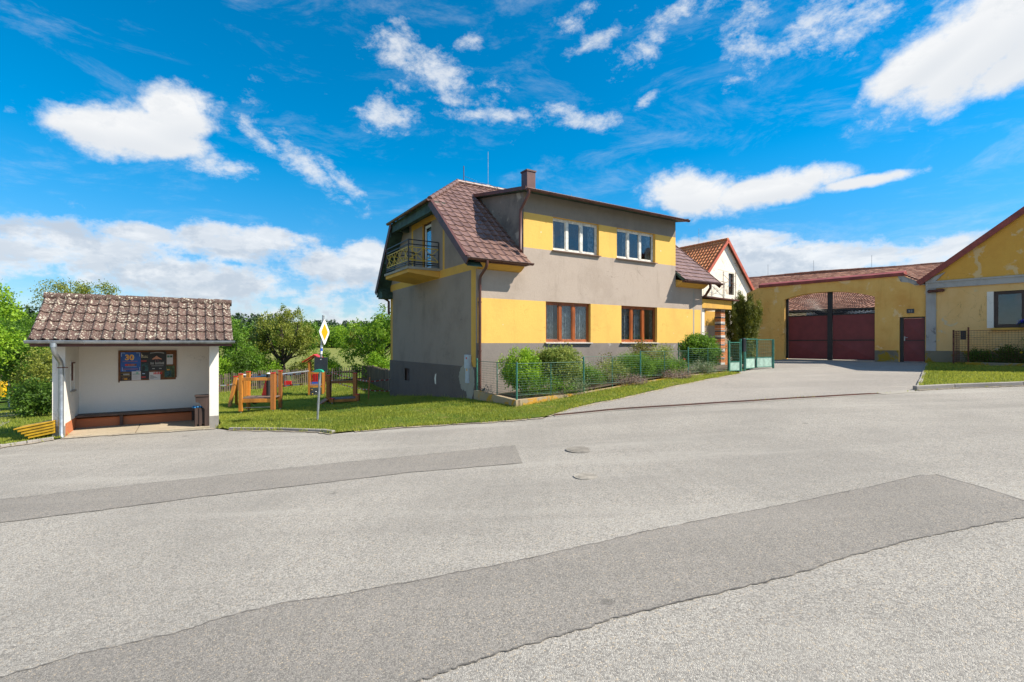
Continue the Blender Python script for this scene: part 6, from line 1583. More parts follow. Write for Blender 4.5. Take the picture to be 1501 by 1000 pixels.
# ================================================================== playground
def pf(px, y, ang):   # frame standing on the grass under photo column px at distance y
    x, yy = AT(px, y); a = math.radians(ang); return Frame((x, yy), (math.cos(a), math.sin(a))), H(x, yy)
def post(mb, capm, foot, F, a, b, z0, z1, w=.095):
    mb.box(F, a-w/2, a+w/2, b-w/2, b+w/2, z0+.10, z1); capm.box(F, a-w/2-.006, a+w/2+.006, b-w/2-.006, b+w/2+.006, z1, z1+.03); foot.box(F, a-.02, a+.02, b-.02, b+.02, z0-.1, z0+.10)
def timber(mb, capm, foot, r, m='honey'):
    p = mb.build('post', M[m], r, bevel=.004); capm.build('cap', M['red'], p); foot.build('foot', M['galv'], p)
def play():
    # counter frame
    F, z = pf(353, 16.3, 8); r = thing('play_counter', 'honey timber play counter with a shelf and red post caps', 'play equipment', F.P(.5, .4, z))
    for (a, b, h, wd) in ((0, 0, 1.30, .11), (1.0, 0, 1.33, .13), (-.02, .70, 1.34, .11), (1.0, .75, 1.36, .11)):
        mb, cm, ft = MB(), MB(), MB(); zz = H(F.P(a, b, 0).x, F.P(a, b, 0).y); post(mb, cm, ft, F, a, b, zz, z+h, wd); timber(mb, cm, ft, r, 'honey' if a < .5 else 'honey_shade')
    mb = MB(); mb.box(F, .055, .935, -.03, .03, z+1.10, z+1.20); mb.build('top_rail', M['honey'], r, bevel=.004)
    mb = MB(); mb.box(F, .055, .935, -.03, .02, z+.38, z+.50); mb.box(F, -.03, .03, .06, .65, z+.38, z+.50); mb.box(F, .055, .935, .70, .75, z+.38, z+.50); mb.build('apron', M['honey'], r, bevel=.004)
    mb = MB(); mb.box(F, .0, 1.0, -.0, .74, z+.50, z+.535); mb.build('shelf', M['deck'], r, bevel=.004)
    mb = MB(); mb.tube([F.P(.0, .05, z+.2), F.P(1.0, .05, z+.22)], .015, 8); mb.build('rung', M['galv'], r)
    mb = MB()
    for k in range(4): mb.box(F, -.04, -.0, .12+k*.14, .23+k*.14, z+.55, z+1.12)
    mb.build('side_slats', M['honey'], r)
    mb = MB(); mb.box(F, .72, .90, .70, .74, z+.54, z+1.25); mb.build('back_panel', M['honey_shade'], r)
    mb = MB(); mb.prism([F.P(.42, .66, z+.54), F.P(.62, .66, z+.54), F.P(.62, .66, z+1.08), F.P(.54, .66, z+1.08)], F.v*.03); mb.build('red_side', M['red'], r)
    mb = MB(); mb.tube([F.P(.66, .62, z+.5), F.P(.66, .62, z+1.26)], .075, 12); mb.build('tube', M['rubber'], r)
    mb = MB(); mb.sphere(F.P(.66, .62, z+1.29), .08, 0, 10, 6, (1, 1, .4)); mb.build('tube_cap', M['white_pl'], r)
    mb = MB(); mb.tube([F.P(.35, .2, z+.42), F.P(.35, .5, z+.42)], .12, 14); mb.build('roller', M['rubber'], r)
    # swing: A-frame and beam
    Fs, zs = pf(346, 20.4, 10); tw, zt = pf(453, 26.6, 14)
    r = thing('swing', 'low timber swing with a galvanised beam and red seats', 'swing', Fs.P(1, 0, zs))
    tp = Fs.P(.0, 0, zs+1.22)
    for i, (dx, dy) in enumerate(((-.32, .55), (.02, -.50))):
        m = MB(); q = tp+Vector((dx*.9, dy, -1.15)); m.beam(q, tp+Vector((0, 0, .03)), .11, .11); m.build('leg', M['honey'], r, bevel=.004); m = MB(); m.tube([q+Vector((0, 0, -.2)), q+Vector((0, 0, .02))], .02, 6); m.build('foot', M['galv'], r)
    m = MB(); m.box(Fs, -.09, .06, -.07, .07, zs+1.25, zs+1.285); m.build('cap', M['red'], r)
    e = tw.P(-.02, .0, zt+1.36); m = MB(); m.tube([Fs.P(.03, 0, zs+1.14), e], .042, 10); m.build('beam', M['galv'], r)
    for f, lb in ((.57, 0), (.66, 1)):
        c = Fs.P(.03, 0, zs+1.14).lerp(e, f); m = MB()
        for dd in (-.16, .16): m.tube([c+Vector((dd, 0, 0)), c+Vector((dd, 0, -.55))], .006, 5)
        ch = m.build('chains', M['galv'], r); m = MB(); m.box(Frame((c.x, c.y), (1, .2)), -.19, .19, -.08, .08, c.z-.60, c.z-.56); 
        if lb: m.box(Frame((c.x, c.y), (1, .2)), -.17, .17, -.09, -.07, c.z-.58, c.z-.36)
        m.build('seat', M['red'], ch, bevel=.01)
    # tower
    F = tw; z = zt; r = thing('play_tower', 'timber play tower with a red roof and climbing panel', 'play tower', F.P(.3, .4, z))
    for (a, b, h) in ((0, 0, 1.78), (.70, 0, 1.32), (-.05, .85, 1.80), (.66, .85, 1.32)):
        mb, cm, ft = MB(), MB(), MB(); zz = H(F.P(a, b, 0).x, F.P(a, b, 0).y); post(mb, cm, ft, F, a, b, zz, z+h, .10); timber(mb, cm, ft, r, 'honey' if b < .5 else 'honey_shade')
    m = MB(); m.prism([F.P(-.32, -.22, z+1.82), F.P(-.32, 1.1, z+1.82), F.P(.26, 1.1, z+2.22), F.P(.26, -.22, z+2.22)], (0, 0, .04)); ro = m.build('roof', M['red'], r)
    m = MB(); m.prism([F.P(.26, -.20, z+2.22), F.P(.26, 1.08, z+2.22), F.P(.70, 1.08, z+1.98), F.P(.70, -.20, z+1.98)], (0, 0, .035)); m.build('roof_slope', M['red'], ro)
    m = MB(); m.beam(F.P(-.2, -.12, z+1.84), F.P(.24, -.12, z+2.16), .05, .08); m.beam(F.P(.24, -.12, z+2.16), F.P(.62, -.12, z+1.95), .05, .08); m.beam(F.P(-.2, 1.0, z+1.84), F.P(.24, 1.0, z+2.16), .05, .08); m.build('rafters', M['honey'], ro)
    for (a0, a1, b0, b1, z0, z1, mt, nm) in ((.05, .65, -.04, .0, 1.22, 1.32, 'honey', 'rail'), (.05, .65, -.04, 0, .48, .58, 'honey', 'rail'), (-.07, -.02, .05, .8, .48, .58, 'honey', 'rail'), (0, .68, 0, .86, .58, .61, 'deck', 'floor'),
        (.06, .34, .80, .83, .72, 1.18, 'red', 'panel'), (-.06, -.035, .10, .75, .72, 1.18, 'red', 'panel'), (.02, .36, .79, .835, .61, .72, 'blue', 'panel_base'), (.02, .36, .78, .84, 1.26, 1.30, 'blue', 'panel_cap'), (-.065, -.03, .08, .78, .61, .72, 'blue', 'panel_base'), (.07, .63, -.035, -.01, .06, .46, 'hdpe', 'climbing_panel')):
        m = MB(); m.box(F, a0, a1, b0, b1, z+z0, z+z1); o = m.build(nm, M[mt], r, bevel=.003)
        if nm == 'climbing_panel':
            for a, zz, c in ((.15, .36, 'yellowbar'), (.35, .25, 'white_pl'), (.5, .38, 'red'), (.18, .14, 'yellowbar'), (.48, .14, 'white_pl')):
                q = MB(); q.sphere(F.P(a, -.05, z+zz), .035, 0, 8, 5, (1, .7, .8)); q.build('hold', M[c], o)
        if nm == 'panel' and a0 > 0:
            q = MB()
            for k in range(3): q.box(F, .10+k*.08, .125+k*.08, .79, .798, z+.74, z+1.16)
            q.build('slots', M['rubber'], o)
    m = MB(); m.box(F, .38, .62, .78, .82, z+.61, z+1.2); m.build('dark_panel', M['hdpe'], r)
    # low platform with ramp
    F, z = pf(482, 19.4, -6); r = thing('play_platform', 'shade-toned timber play platform with tall posts and a ramp', 'play equipment', F.P(.5, .3, z))
    for (a, b, h, w) in ((0, 0, 1.12, .15), (.80, .62, 1.18, .14), (.40, -.55, .28, .13), (1.18, -.02, .40, .13)):
        mb, cm, ft = MB(), MB(), MB(); zz = H(F.P(a, b, 0).x, F.P(a, b, 0).y); post(mb, cm, ft, F, a, b, zz, z+h, w); timber(mb, cm, ft, r, 'honey_shade')
    dk = [(0.0, 0.0), (.40, -.55), (1.18, -.02), (.80, .62)]
    m = MB(); m.prism([F.P(a, b, z+.24) for a, b in dk], (0, 0, .03)); m.build('deck', M['deck'], r)
    m = MB()
    for i in range(4): m.beam(F.P(*dk[i], z+.20), F.P(*dk[(i+1) % 4], z+.20), .05, .10)
    m.build('apron', M['honey'], r)
    m = MB(); m.beam(F.P(.05, .04, z+.86), F.P(.75, .58, z+.86), .05, .09); m.build('rail', M['honey_shade'], r)
    m = MB(); m.beam(F.P(-.05, -.05, z+.22), F.P(-.36, -.42, z-.05), .34, .04); m.build('ramp', M['honey_shade'], r)
play()
def tapes():
    def P(px, py, y): return Vector(((px-CX)/FPX*y, y, (CY-py)/FPX*y))
    posts = [(541, 584, 553, 21.2, 'leaning brown stake carrying the tape nearest the house'), (486, 560, 540, 25.5, 'thin pale stake behind the play platform')]
    for px, py, pt, y, lb in posts:
        b = P(px-1.5, py, y); t = P(px+1, pt, y); zb = H(b.x, b.y); r = MB(); r.beam((b.x, b.y, zb-.2), t, .05, .05); o = r.build('tape_stake', M['honey_shade'] if px > 500 else M['oldwood'], None, (b.x, b.y, zb)); tag(o, lb, 'stake')
    lines = [([(318, 565.5, 22.5), (341, 563, 22.5)], 'upper tape end left of the swing'), ([(350, 549, 20.0), (400, 549, 21), (445, 547.6, 22.2)], 'barrier tape running along under the swing beam'),
             ([(400, 566, 21.2), (425, 564.5, 21.8), (444, 563, 22.2)], 'short lower barrier tape left of the tower'),
             ([(486, 546, 25), (515, 554, 23), (541, 559, 21.2)], 'pinkish upper tape from the thin stake to the leaning stake'), ([(486, 558, 25), (515, 567.5, 23), (541, 571.5, 21.2)], 'pinkish lower tape from the thin stake to the leaning stake'),
             ([(541, 559, 21.2), (558, 557.5, 22), (574, 555.5, 22.8)], 'upper tape from the leaning stake to the house'), ([(541, 571.8, 21.2), (558, 572.8, 22), (574, 572.5, 22.8)], 'lower tape from the leaning stake to the house')]
    for k, (L, lb) in enumerate(lines):
        pts = [P(*q) for q in L]; f = []
        for i in range(len(pts)-1):
            n = max(2, int((pts[i+1]-pts[i]).length/.12))
            for j in range(n): f.append(pts[i].lerp(pts[i+1], j/n)+Vector((0, 0, -.02*math.sin(math.pi*j/n)+.008*math.sin(j*1.3))))
        f.append(pts[-1]); m = MB()
        for i in range(len(f)-1):
            h = Vector((0, 0, .022)); m.prism([f[i]-h, f[i+1]-h, f[i+1]+h, f[i]+h], (0, .003, 0), i % 3 == 0)
        o = m.build('barrier_tape', [M['tape_r'], M['tape_w']] if k > 2 else [M['tape_w'], M['tape_r']], None, f[0]); tag(o, 'red and white ' + lb if 'pinkish' not in lb else lb, 'tape', 'barrier tapes round the playground')
tapes()
def picket(pts, h, label, mat, w=.07, gap=.055, dark=False, solid=False):
    a = pts[0]; r = thing('picket_fence', label, 'fence', (a[0], a[1], H(*a))); m = MB(); rl = MB(); po = MB()
    L = densify_line(pts, w+gap)
    for i in range(len(L)-1):
        p = Vector(L[i]); q = Vector(L[i+1]); d = (q-p).normalized(); n = Vector((-d.y, d.x)); z = H(*L[i]); hh = h+random.uniform(-.06, .06); lean = random.uniform(-.02, .02)
        ww = w*random.uniform(.8, 1.1)*(1.5 if solid else 1); c = [p-n*.012, p+d*ww-n*.012]
        A = Vector((c[0].x, c[0].y, z+.03)); B = Vector((c[1].x, c[1].y, z+.03)); l = Vector((d.x, d.y, 0))*lean
        tip = (A+B)/2+l+Vector((0, 0, hh+.04))
        m.prism([A, B, B+l+Vector((0, 0, hh)), tip, A+l+Vector((0, 0, hh))], Vector((n.x, n.y, 0))*.02)
    PP = densify_line(pts, 2.4)
    for i in range(len(PP)-1):
        p = Vector((*PP[i], 0)); q = Vector((*PP[i+1], 0)); zp, zq = H(*PP[i]), H(*PP[i+1]); d = (q-p).normalized(); n = Vector((-d.y, d.x, 0))*.035
        for hh in (.28, h-.22): rl.beam(p+n+Vector((0, 0, zp+hh)), q+n+Vector((0, 0, zq+hh)), .04, .08)
        po.beam(p+n*2.2+Vector((0, 0, zp-.2)), p+n*2.2+Vector((0, 0, zp+h-.05)), .1, .1)
    m.build('pickets', mat, r); rl.build('rails', M['oldwood_dk'], r); po.build('posts', M['oldwood'], r)
fA = AT(296, 28.0); fA0 = (fA[0]-6, fA[1]-1.6); fB = AT(455, 32.6); fB2 = AT(474, 33.0); fC = AT(530, 34.2); fD = AT(546, 32.0); fE = AT(578, 24.5)
picket([fA0, fA, fB], 1.06, 'long weathered picket fence behind the playground', M['oldwood'])
picket([fB2, fC], 1.05, 'dark gappy picket fence between the tower and the plank fence', M['oldwood_dk'], w=.05, gap=.11)
picket([fC, fD, fE], 1.12, 'close boarded old plank fence running up to the house', M['oldwood'], w=.09, gap=.02, solid=True)

# ================================================================== trees
def trees():
    x, y = AT(418, 34); tree('rounded olive green fruit tree with a dark forking trunk behind the fence', x, y, 5.4, [(.1, 0, 3.6, 1.9, 1.6, 1.5), (.9, 0, 3.0, 1.5, 1.2, 1.0), (-.9, .2, 3.5, 1.1, 1.0, 1.0), (.2, 0, 4.6, 1.0, 1, .8), (-1.9, 0, 2.9, 1.1, .9, .6)], M['lf_olive'], n=150, per=70, size=.13, trunk=.19, lean=(-.4, 0), fork=.26, spread=.26, limbs=18, lump=.5)
    x, y = AT(350, 31.5); tree('slender green tree right behind the shelter roof end', x, y, 4.6, [(0, 0, 2.4, .8, .8, 1.4), (-.6, 0, 2.8, .6, .6, .9), (.5, 0, 1.8, .7, .7, 1.0)], M['lf_green'], n=80, per=60, size=.12, trunk=.09, spread=.34)
    x, y = AT(330, 32); tree('bright young tree leaning out past the shelter roof', x, y, 4.8, [(0, 0, 2.6, 1.0, 1, 1.8), (.3, 0, 4.3, .3, .3, .7)], M['lf_green'], n=60, per=60, size=.12, trunk=.08, spread=.28)
    x, y = AT(384, 34); tree('thin pinkish brown wild plum beside the fruit tree', x, y, 4.6, [(0, 0, 3.1, .8, .8, .8), (-.3, 0, 2.1, .8, .8, .9)], M['lf_olive'], n=55, per=40, size=.12, trunk=.10, spread=.30)
    x, y = AT(550, 35.5); tree('broad green apple tree close to the house gable', x, y, 5.0, [(0, 0, 2.9, 2.3, 1.6, 1.4), (1.2, 0, 3.5, 1.4, 1.2, 1.1), (-1.5, 0, 2.2, 1.1, 1, .8), (.9, 0, 4.6, .9, .6, .8), (-.2, 0, 1.3, 1.6, 1.2, .7)], M['lf_mid'], n=170, per=55, size=.16, trunk=.13, spread=.30, limbs=18, lump=.45)
    x, y = AT(534, 33.6); bush('shrub', 'bright green sucker shrub over the plank fence corner', 'shrub', x+.9, y, 1.9, (1.1, .8), M['lf_bright'], n=60, per=60, size=.13, spread=.24)
    for i, (px, yy, h, rx, mt, lb) in enumerate(((322, 30.0, 1.7, 1.1, 'lf_bright', 'light green shrub just behind the fence by the shelter'), (343, 30.6, 2.0, 1.2, 'lf_dark', 'dark shrub behind the swing frame'), (368, 32.0, 2.0, 1.2, 'lf_green', 'mid green shrub behind the play counter'), (394, 33.5, 2.0, 1.2, 'lf_bright', 'sunny yellow green shrub left of the fruit tree trunk'),
            (446, 35.0, 1.5, 1.1, 'lf_olive', 'olive shrub between fruit tree and tower'), (470, 35.5, 2.1, 1.1, 'lf_bright', 'fresh green bush behind the sign post'), (486, 36.0, 1.5, .8, 'lf_bright', 'small fresh green bush right of the sign post'))):
        x, y = AT(px, yy); bush('shrub', lb, 'shrub', x, y, h, (rx, .9), M[mt], n=64, per=60, size=.12, spread=.24, stems=4, bottom=-1)
    # behind and left of the shelter
    x, y = AT(-56, 25); tree('tall bright green tree rising at the left edge of the view', x, y, 8.2, [(0, 0, 5.0, 1.7, 1.6, 2.6), (.9, 0, 4.2, 1.0, 1, 1.6), (.6, 0, 6.6, .7, .7, .9), (.8, -.2, 5.6, .5, .5, .4)], M['lf_bright'], n=220, per=80, size=.16, trunk=.2, spread=.34)
    x, y = AT(16, 50); tree('large green tree above the far path', x, y, 9.0, [(0, 0, 5.6, 3.0, 2.4, 2.9), (1.8, 0, 4.6, 2.1, 2.0, 2.6)], M['lf_green'], n=190, per=85, size=.22, trunk=.24, spread=.60)
    x, y = AT(92, 36); tree('airy acacia showing above the shelter ridge', x, y, 9.4, [(0, 0, 8.3, 1.7, 1.2, .7), (2.2, 0, 8.35, 1.5, 1.2, .5), (-1.3, 0, 7.3, .8, .9, .7), (.5, 0, 6.4, 2.0, 1.2, 1.2)], M['lf_olive'], n=170, per=42, size=.13, trunk=.16, spread=.34, twig=True)
    x, y = AT(54, 30); tree('dark green tree just left of the shelter roof', x, y, 5.0, [(0, 0, 3.3, 1.5, 1.3, 1.6), (-1.0, 0, 2.6, 1.2, 1.0, 1.5)], M['lf_green'], n=170, per=85, size=.14, trunk=.14, spread=.36)
    for i, (px, yy, h, rx, mt, lb) in enumerate(((78, 22.0, 3.0, 1.1, 'lf_olive', 'yellow green shrub against the left shelter wall'), (62, 24.0, 3.1, 1.05, 'lf_olive', 'pale flecked shrub behind the slatted box'), (66, 19.8, 1.5, .85, 'lf_dark', 'low dark shrub on the bank by the shelter'), (55, 22.0, 1.3, .8, 'lf_green', 'low fresh green shrub on the bank over the path'), (58, 28.0, 2.5, 1.0, 'lf_dark', 'dark shrub right of the street lamp'), (100, 24.0, 3.4, 1.6, 'lf_green', 'tall shrub hidden mostly behind the shelter'))):
        x, y = AT(px, yy); bush('shrub', lb, 'shrub', x, y, h, (rx, 1.1), M[mt], n=80, per=70, size=.11, spread=.26, stems=4, bottom=-1)
    for i, (px, yy) in enumerate(((-60, 46), (10, 62), (45, 70))):
        x, y = AT(px, yy); h = (7.2, 8.6, 9.0, 7.2, 7.0, 6.6, 6.8, 6.4, 7.0)[i]
        tree(('big dark tree far left beyond the path', 'dark tree behind the street lamp', 'dark round tree left of the shelter ridge', 'dark tree hidden behind the left half of the shelter', 'dark tree hidden behind the middle of the shelter', 'broad dark tree behind the shelter', 'dark tree behind the right half of the shelter', 'dark tree beyond the shelter corner', 'distant tree beyond the bright young tree')[i], x, y, h, [(0, 0, h*.6, h*.36, h*.3, h*.38)], M['lf_dark' if i % 2 else 'lf_green'], n=110, per=70, size=.26, trunk=.2, group='trees beyond the shelter', spread=.6, limbs=6, twig=False)
    # trees standing off in the fields
    for i, (px, yy, h, mt) in enumerate(((560, 120, 9, 'lf_dark'), (498, 190, 8.5, 'lf_bright'), (512, 196, 6.5, 'lf_olive'), (483, 200, 8, 'lf_olive'), (455, 150, 9, 'lf_green'))):
        x, y = AT(px, yy); tree(('dark tree in the field hidden partly by the apple tree', 'light green round tree at the forest edge', 'brownish tree at the forest edge', 'small brownish tree at the forest edge', 'green tree far behind the fruit tree')[i], x, y, h, [(0, 0, h*.55, h*.3, h*.3, h*.42)], M[mt], n=90, per=60, size=.55, trunk=.3, group='trees at the far field edge', spread=1.1, limbs=5, twig=False)
trees()
def forest():
    """the wood across the field: hundreds of conifers and leafy crowns that read as one mass"""
    C = []; T = []
    cl_p = []; cl_d = []
    for i in range(1500):
        a = RNG.uniform(-58, 14); d = RNG.uniform(212, 330) if i > 300 else RNG.uniform(206, 222); x = math.sin(math.radians(a))*d; y = math.cos(math.radians(a))*d
        zb = -2+max(0, (d-215))*.045; leafy = RNG.uniform() < (.55 if d < 228 else .06)
        h = RNG.uniform(6, 9) if leafy else RNG.uniform(8, 11.5)*(.72 if d < 225 else 1)
        if a < -25: h *= 1.25
        k = 9
        for j in range(k):
            f = (j+.5)/k
            if leafy: rr = h*.30*math.sin(math.pi*(.15+.8*f)); lst = cl_d
            else: rr = h*.20*(1-f)+.12; lst = cl_p
            for q in range(3 if f < .8 else 1):
                an = RNG.uniform(0, 6.28); lst.append((x+math.cos(an)*rr*.6, y+math.sin(an)*rr*.6, zb+h*f))
    r = thing('forest', 'dark conifer wood with a few paler crowns across the field', 'forest', (-60, 230, -2)); r['kind'] = 'stuff'
    leaves('conifers', cl_p, (.75, .75, .7), 10, 1.05, M['lf_pine'], r, up=.6, aspect=.6); leaves('leafy_crowns', cl_d, (1.3, 1.3, 1.0), 10, 1.2, M['lf_green'], r, aspect=.7)
forest()
def hill():
    mb = MB(); n = 40; pts = []
    for i in range(n+1):
        a = math.radians(-80+110*i/n)
        pts.append([(math.sin(a)*d, math.cos(a)*d, z) for d, z in ((222, -2.6), (330, 4.2), (520, 7.5), (900, 6))])
    for i in range(n):
        for j in range(3): mb.quad(pts[i][j], pts[i+1][j], pts[i+1][j+1], pts[i][j+1])
    o = mb.build('hill', plain('forest_floor', (.03, .055, .02), .95, vscale=.05, bump=0), None, (0, 300, -2)); tag(o, kind='structure')
hill()
# ================================================================== far left: lamp, machine
def far_left():
    x, y = AT(13, 38); zb = (503-592)/729*38; zb = H(x, y); zt = (503-536)/729*38
    r = thing('street_lamp', 'grey street lamp with a flat head by the far path', 'street lamp', (x, y, zb))
    m = MB(); m.tube([(x, y, zb-.3), (x, y, zt)], .06, 8, r1=.045); m.build('pole', M['galv'], r)
    m = MB(); m.beam((x+.05, y, zt), (x-.45, y, zt), .16, .07, w1=.12); m.build('lamp_head', M['galv'], r)
    x, y = AT(1, 42); F = Frame((x, y), (.98, .15)); zb = H(x, y); zc = (503-583)/729*42
    r = thing('truck', 'yellow lorry cab half hidden beyond the bank', 'truck', (x, y, zb)); zb = min(zb, zc-.8)
    m = MB(); pr = [(-2.0, 0), (.12, 0), (.22, .5), (.16, .95), (.0, 1.25), (-2.0, 1.25)]
    m.prism([F.P(a, 0, zc+z) for a, z in pr], F.v*2.0); m.build('cab', M['truck'], r, bevel=.04)
    m = MB(); m.prism([F.P(a, -.01, zc+z) for a, z in ((-.42, .55), (-.02, .55), (-.08, 1.05), (-.42, 1.05))], F.v*-.01); m.build('side_window', M['black'], r)
    m = MB(); m.box(F, .24, 2.1, .2, 1.8, zc+.02, zc+.14); m.build('flat_bed', M['truck'], r)
    m = MB(); m.box(F, -2, 2.0, .3, 1.7, zc-.25, zc); m.build('chassis', M['hdpe'], r)
    for a in (-.7, 1.4):
        m = MB(); m.tube([F.P(a, -.02, zc-.25), F.P(a, .28, zc-.25)], .45, 18); w = m.build('wheel', M['rubber'], r); m = MB(); m.tube([F.P(a, -.04, zc-.25), F.P(a, -.02, zc-.25)], .22, 14); m.build('rim', M['galv'], w)
    m = MB(); m.box(F, .30, .36, .3, 1.7, zc+.14, zc+1.2); m.box(F, .62, .68, .3, 1.7, zc+.14, zc+1.2)
    for k in range(5): m.beam(F.P(.33, .3, zc+.25+k*.2), F.P(.65, .3, zc+.25+k*.2), .05, .05)
    m.build('rack', M['rust'], r)
    # person in blue by the machine: standing, seen from behind, cap on
    x, y = AT(25.5, 41); zf_ = (503-580)/729*41-.9; zf_ = max(zf_, H(x, y))
    person(x, y, zf_)
def person(x, y, zb):
    r = thing('person', 'person in blue overalls and cap standing by the lorry bed', 'person', (x, y, zb))
    s = 1.0
    J = {'pel': (0, 0, .95), 'ch': (.03, 0, 1.25), 'nk': (.05, 0, 1.48), 'hd': (.07, 0, 1.60), 'ht': (.07, 0, 1.72),
         'hl': (-.10, 0, .92), 'kl': (-.12, -.03, .5), 'al': (-.13, .02, .08), 'tl': (-.12, -.14, .04), 'hr': (.10, 0, .92), 'kr': (.12, -.03, .5), 'ar': (.14, .02, .08), 'tr': (.15, -.14, .04),
         'sl': (-.17, 0, 1.40), 'el': (-.24, -.06, 1.15), 'wl': (-.16, -.24, 1.05), 'pl': (-.14, -.32, 1.04), 'sr': (.22, 0, 1.40), 'er': (.36, -.04, 1.22), 'wr': (.55, -.06, 1.26), 'pr': (.63, -.07, 1.27)}
    R = {'pel': .15, 'ch': .16, 'nk': .06, 'hd': .095, 'ht': .085, 'hl': .10, 'kl': .07, 'al': .045, 'tl': .04, 'hr': .10, 'kr': .07, 'ar': .045, 'tr': .04, 'sl': .07, 'el': .05, 'wl': .032, 'pl': .035, 'sr': .07, 'er': .05, 'wr': .032, 'pr': .035}
    Ed = [('pel', 'ch'), ('ch', 'nk'), ('nk', 'hd'), ('hd', 'ht'), ('pel', 'hl'), ('hl', 'kl'), ('kl', 'al'), ('al', 'tl'), ('pel', 'hr'), ('hr', 'kr'), ('kr', 'ar'), ('ar', 'tr'), ('ch', 'sl'), ('sl', 'el'), ('el', 'wl'), ('wl', 'pl'), ('ch', 'sr'), ('sr', 'er'), ('er', 'wr'), ('wr', 'pr')]
    keys = list(J); rad = dict(R); vs = [list(J[k]) for k in keys]; ed = [(keys.index(a), keys.index(b)) for a, b in Ed]; rr = [R[k] for k in keys]
    for w, sx in (('pl', -1), ('pr', 1)):   # five fingers on each hand
        b = Vector(J[w]); d = (b-Vector(J['wl' if w == 'pl' else 'wr'])).normalized(); sd = d.cross(Vector((0, 0, 1)))
        for i, L in enumerate((.07, .08, .085, .075, .06)):
            off = sd*(i-2)*.018; n0 = len(vs); vs.append(list(b+off+d*.02)); vs.append(list(b+off*1.2+d*L+Vector((0, 0, -.02)))); rr += [.011, .008]; ed += [(keys.index(w), n0), (n0, n0+1)]
    me = bpy.data.meshes.new('body'); me.from_pydata([(x+v[0], y+v[1], zb+v[2]) for v in vs], ed, []); me.materials.append(M['skin'])
    o = link_mesh('body', me, r); me.skin_vertices.new() if hasattr(me.skin_vertices, 'new') else None
    md = o.modifiers.new('skin', 'SKIN')
    sv = me.skin_vertices[0].data
    for i, q in enumerate(rr): sv[i].radius = (q, q)
    sv[0].use_root = True
    ss = o.modifiers.new('smooth', 'SUBSURF'); ss.levels = 1; ss.render_levels = 1
    def cloth(name, ks, mat, g=.016):
        sub = list(ks); v2 = [J[k] for k in sub]; e2 = [(sub.index(a), sub.index(b)) for a, b in Ed if a in sub and b in sub]
        m = bpy.data.meshes.new(name); m.from_pydata([(x+v[0], y+v[1], zb+v[2]) for v in v2], e2, []); m.materials.append(mat); c = link_mesh(name, m, r)
        m.skin_vertices.new() if hasattr(m.skin_vertices, 'new') else None
        c.modifiers.new('skin', 'SKIN')
        for i, k in enumerate(sub): m.skin_vertices[0].data[i].radius = (R[k]+g, R[k]+g)
        m.skin_vertices[0].data[0].use_root = True
        s2 = c.modifiers.new('smooth', 'SUBSURF'); s2.levels = 1; s2.render_levels = 1
    cloth('overalls', ['pel', 'ch', 'hl', 'kl', 'al', 'hr', 'kr', 'ar', 'sl', 'el', 'sr', 'er'], M['blue'])
    m = MB(); m.sphere((x+J['ht'][0], y+J['ht'][1], zb+1.72), .105, 0, 12, 8, (1.0, 1.1, .75)); m.box(Frame((x+.07, y-.16), (1, 0)), -.07, .07, -.03, .06, zb+1.70, zb+1.715); m.build('cap', M['blue'], r)
M['skin'] = plain('skin', (.50, .28, .19), .6, var=.1, bump=.05)
far_left()

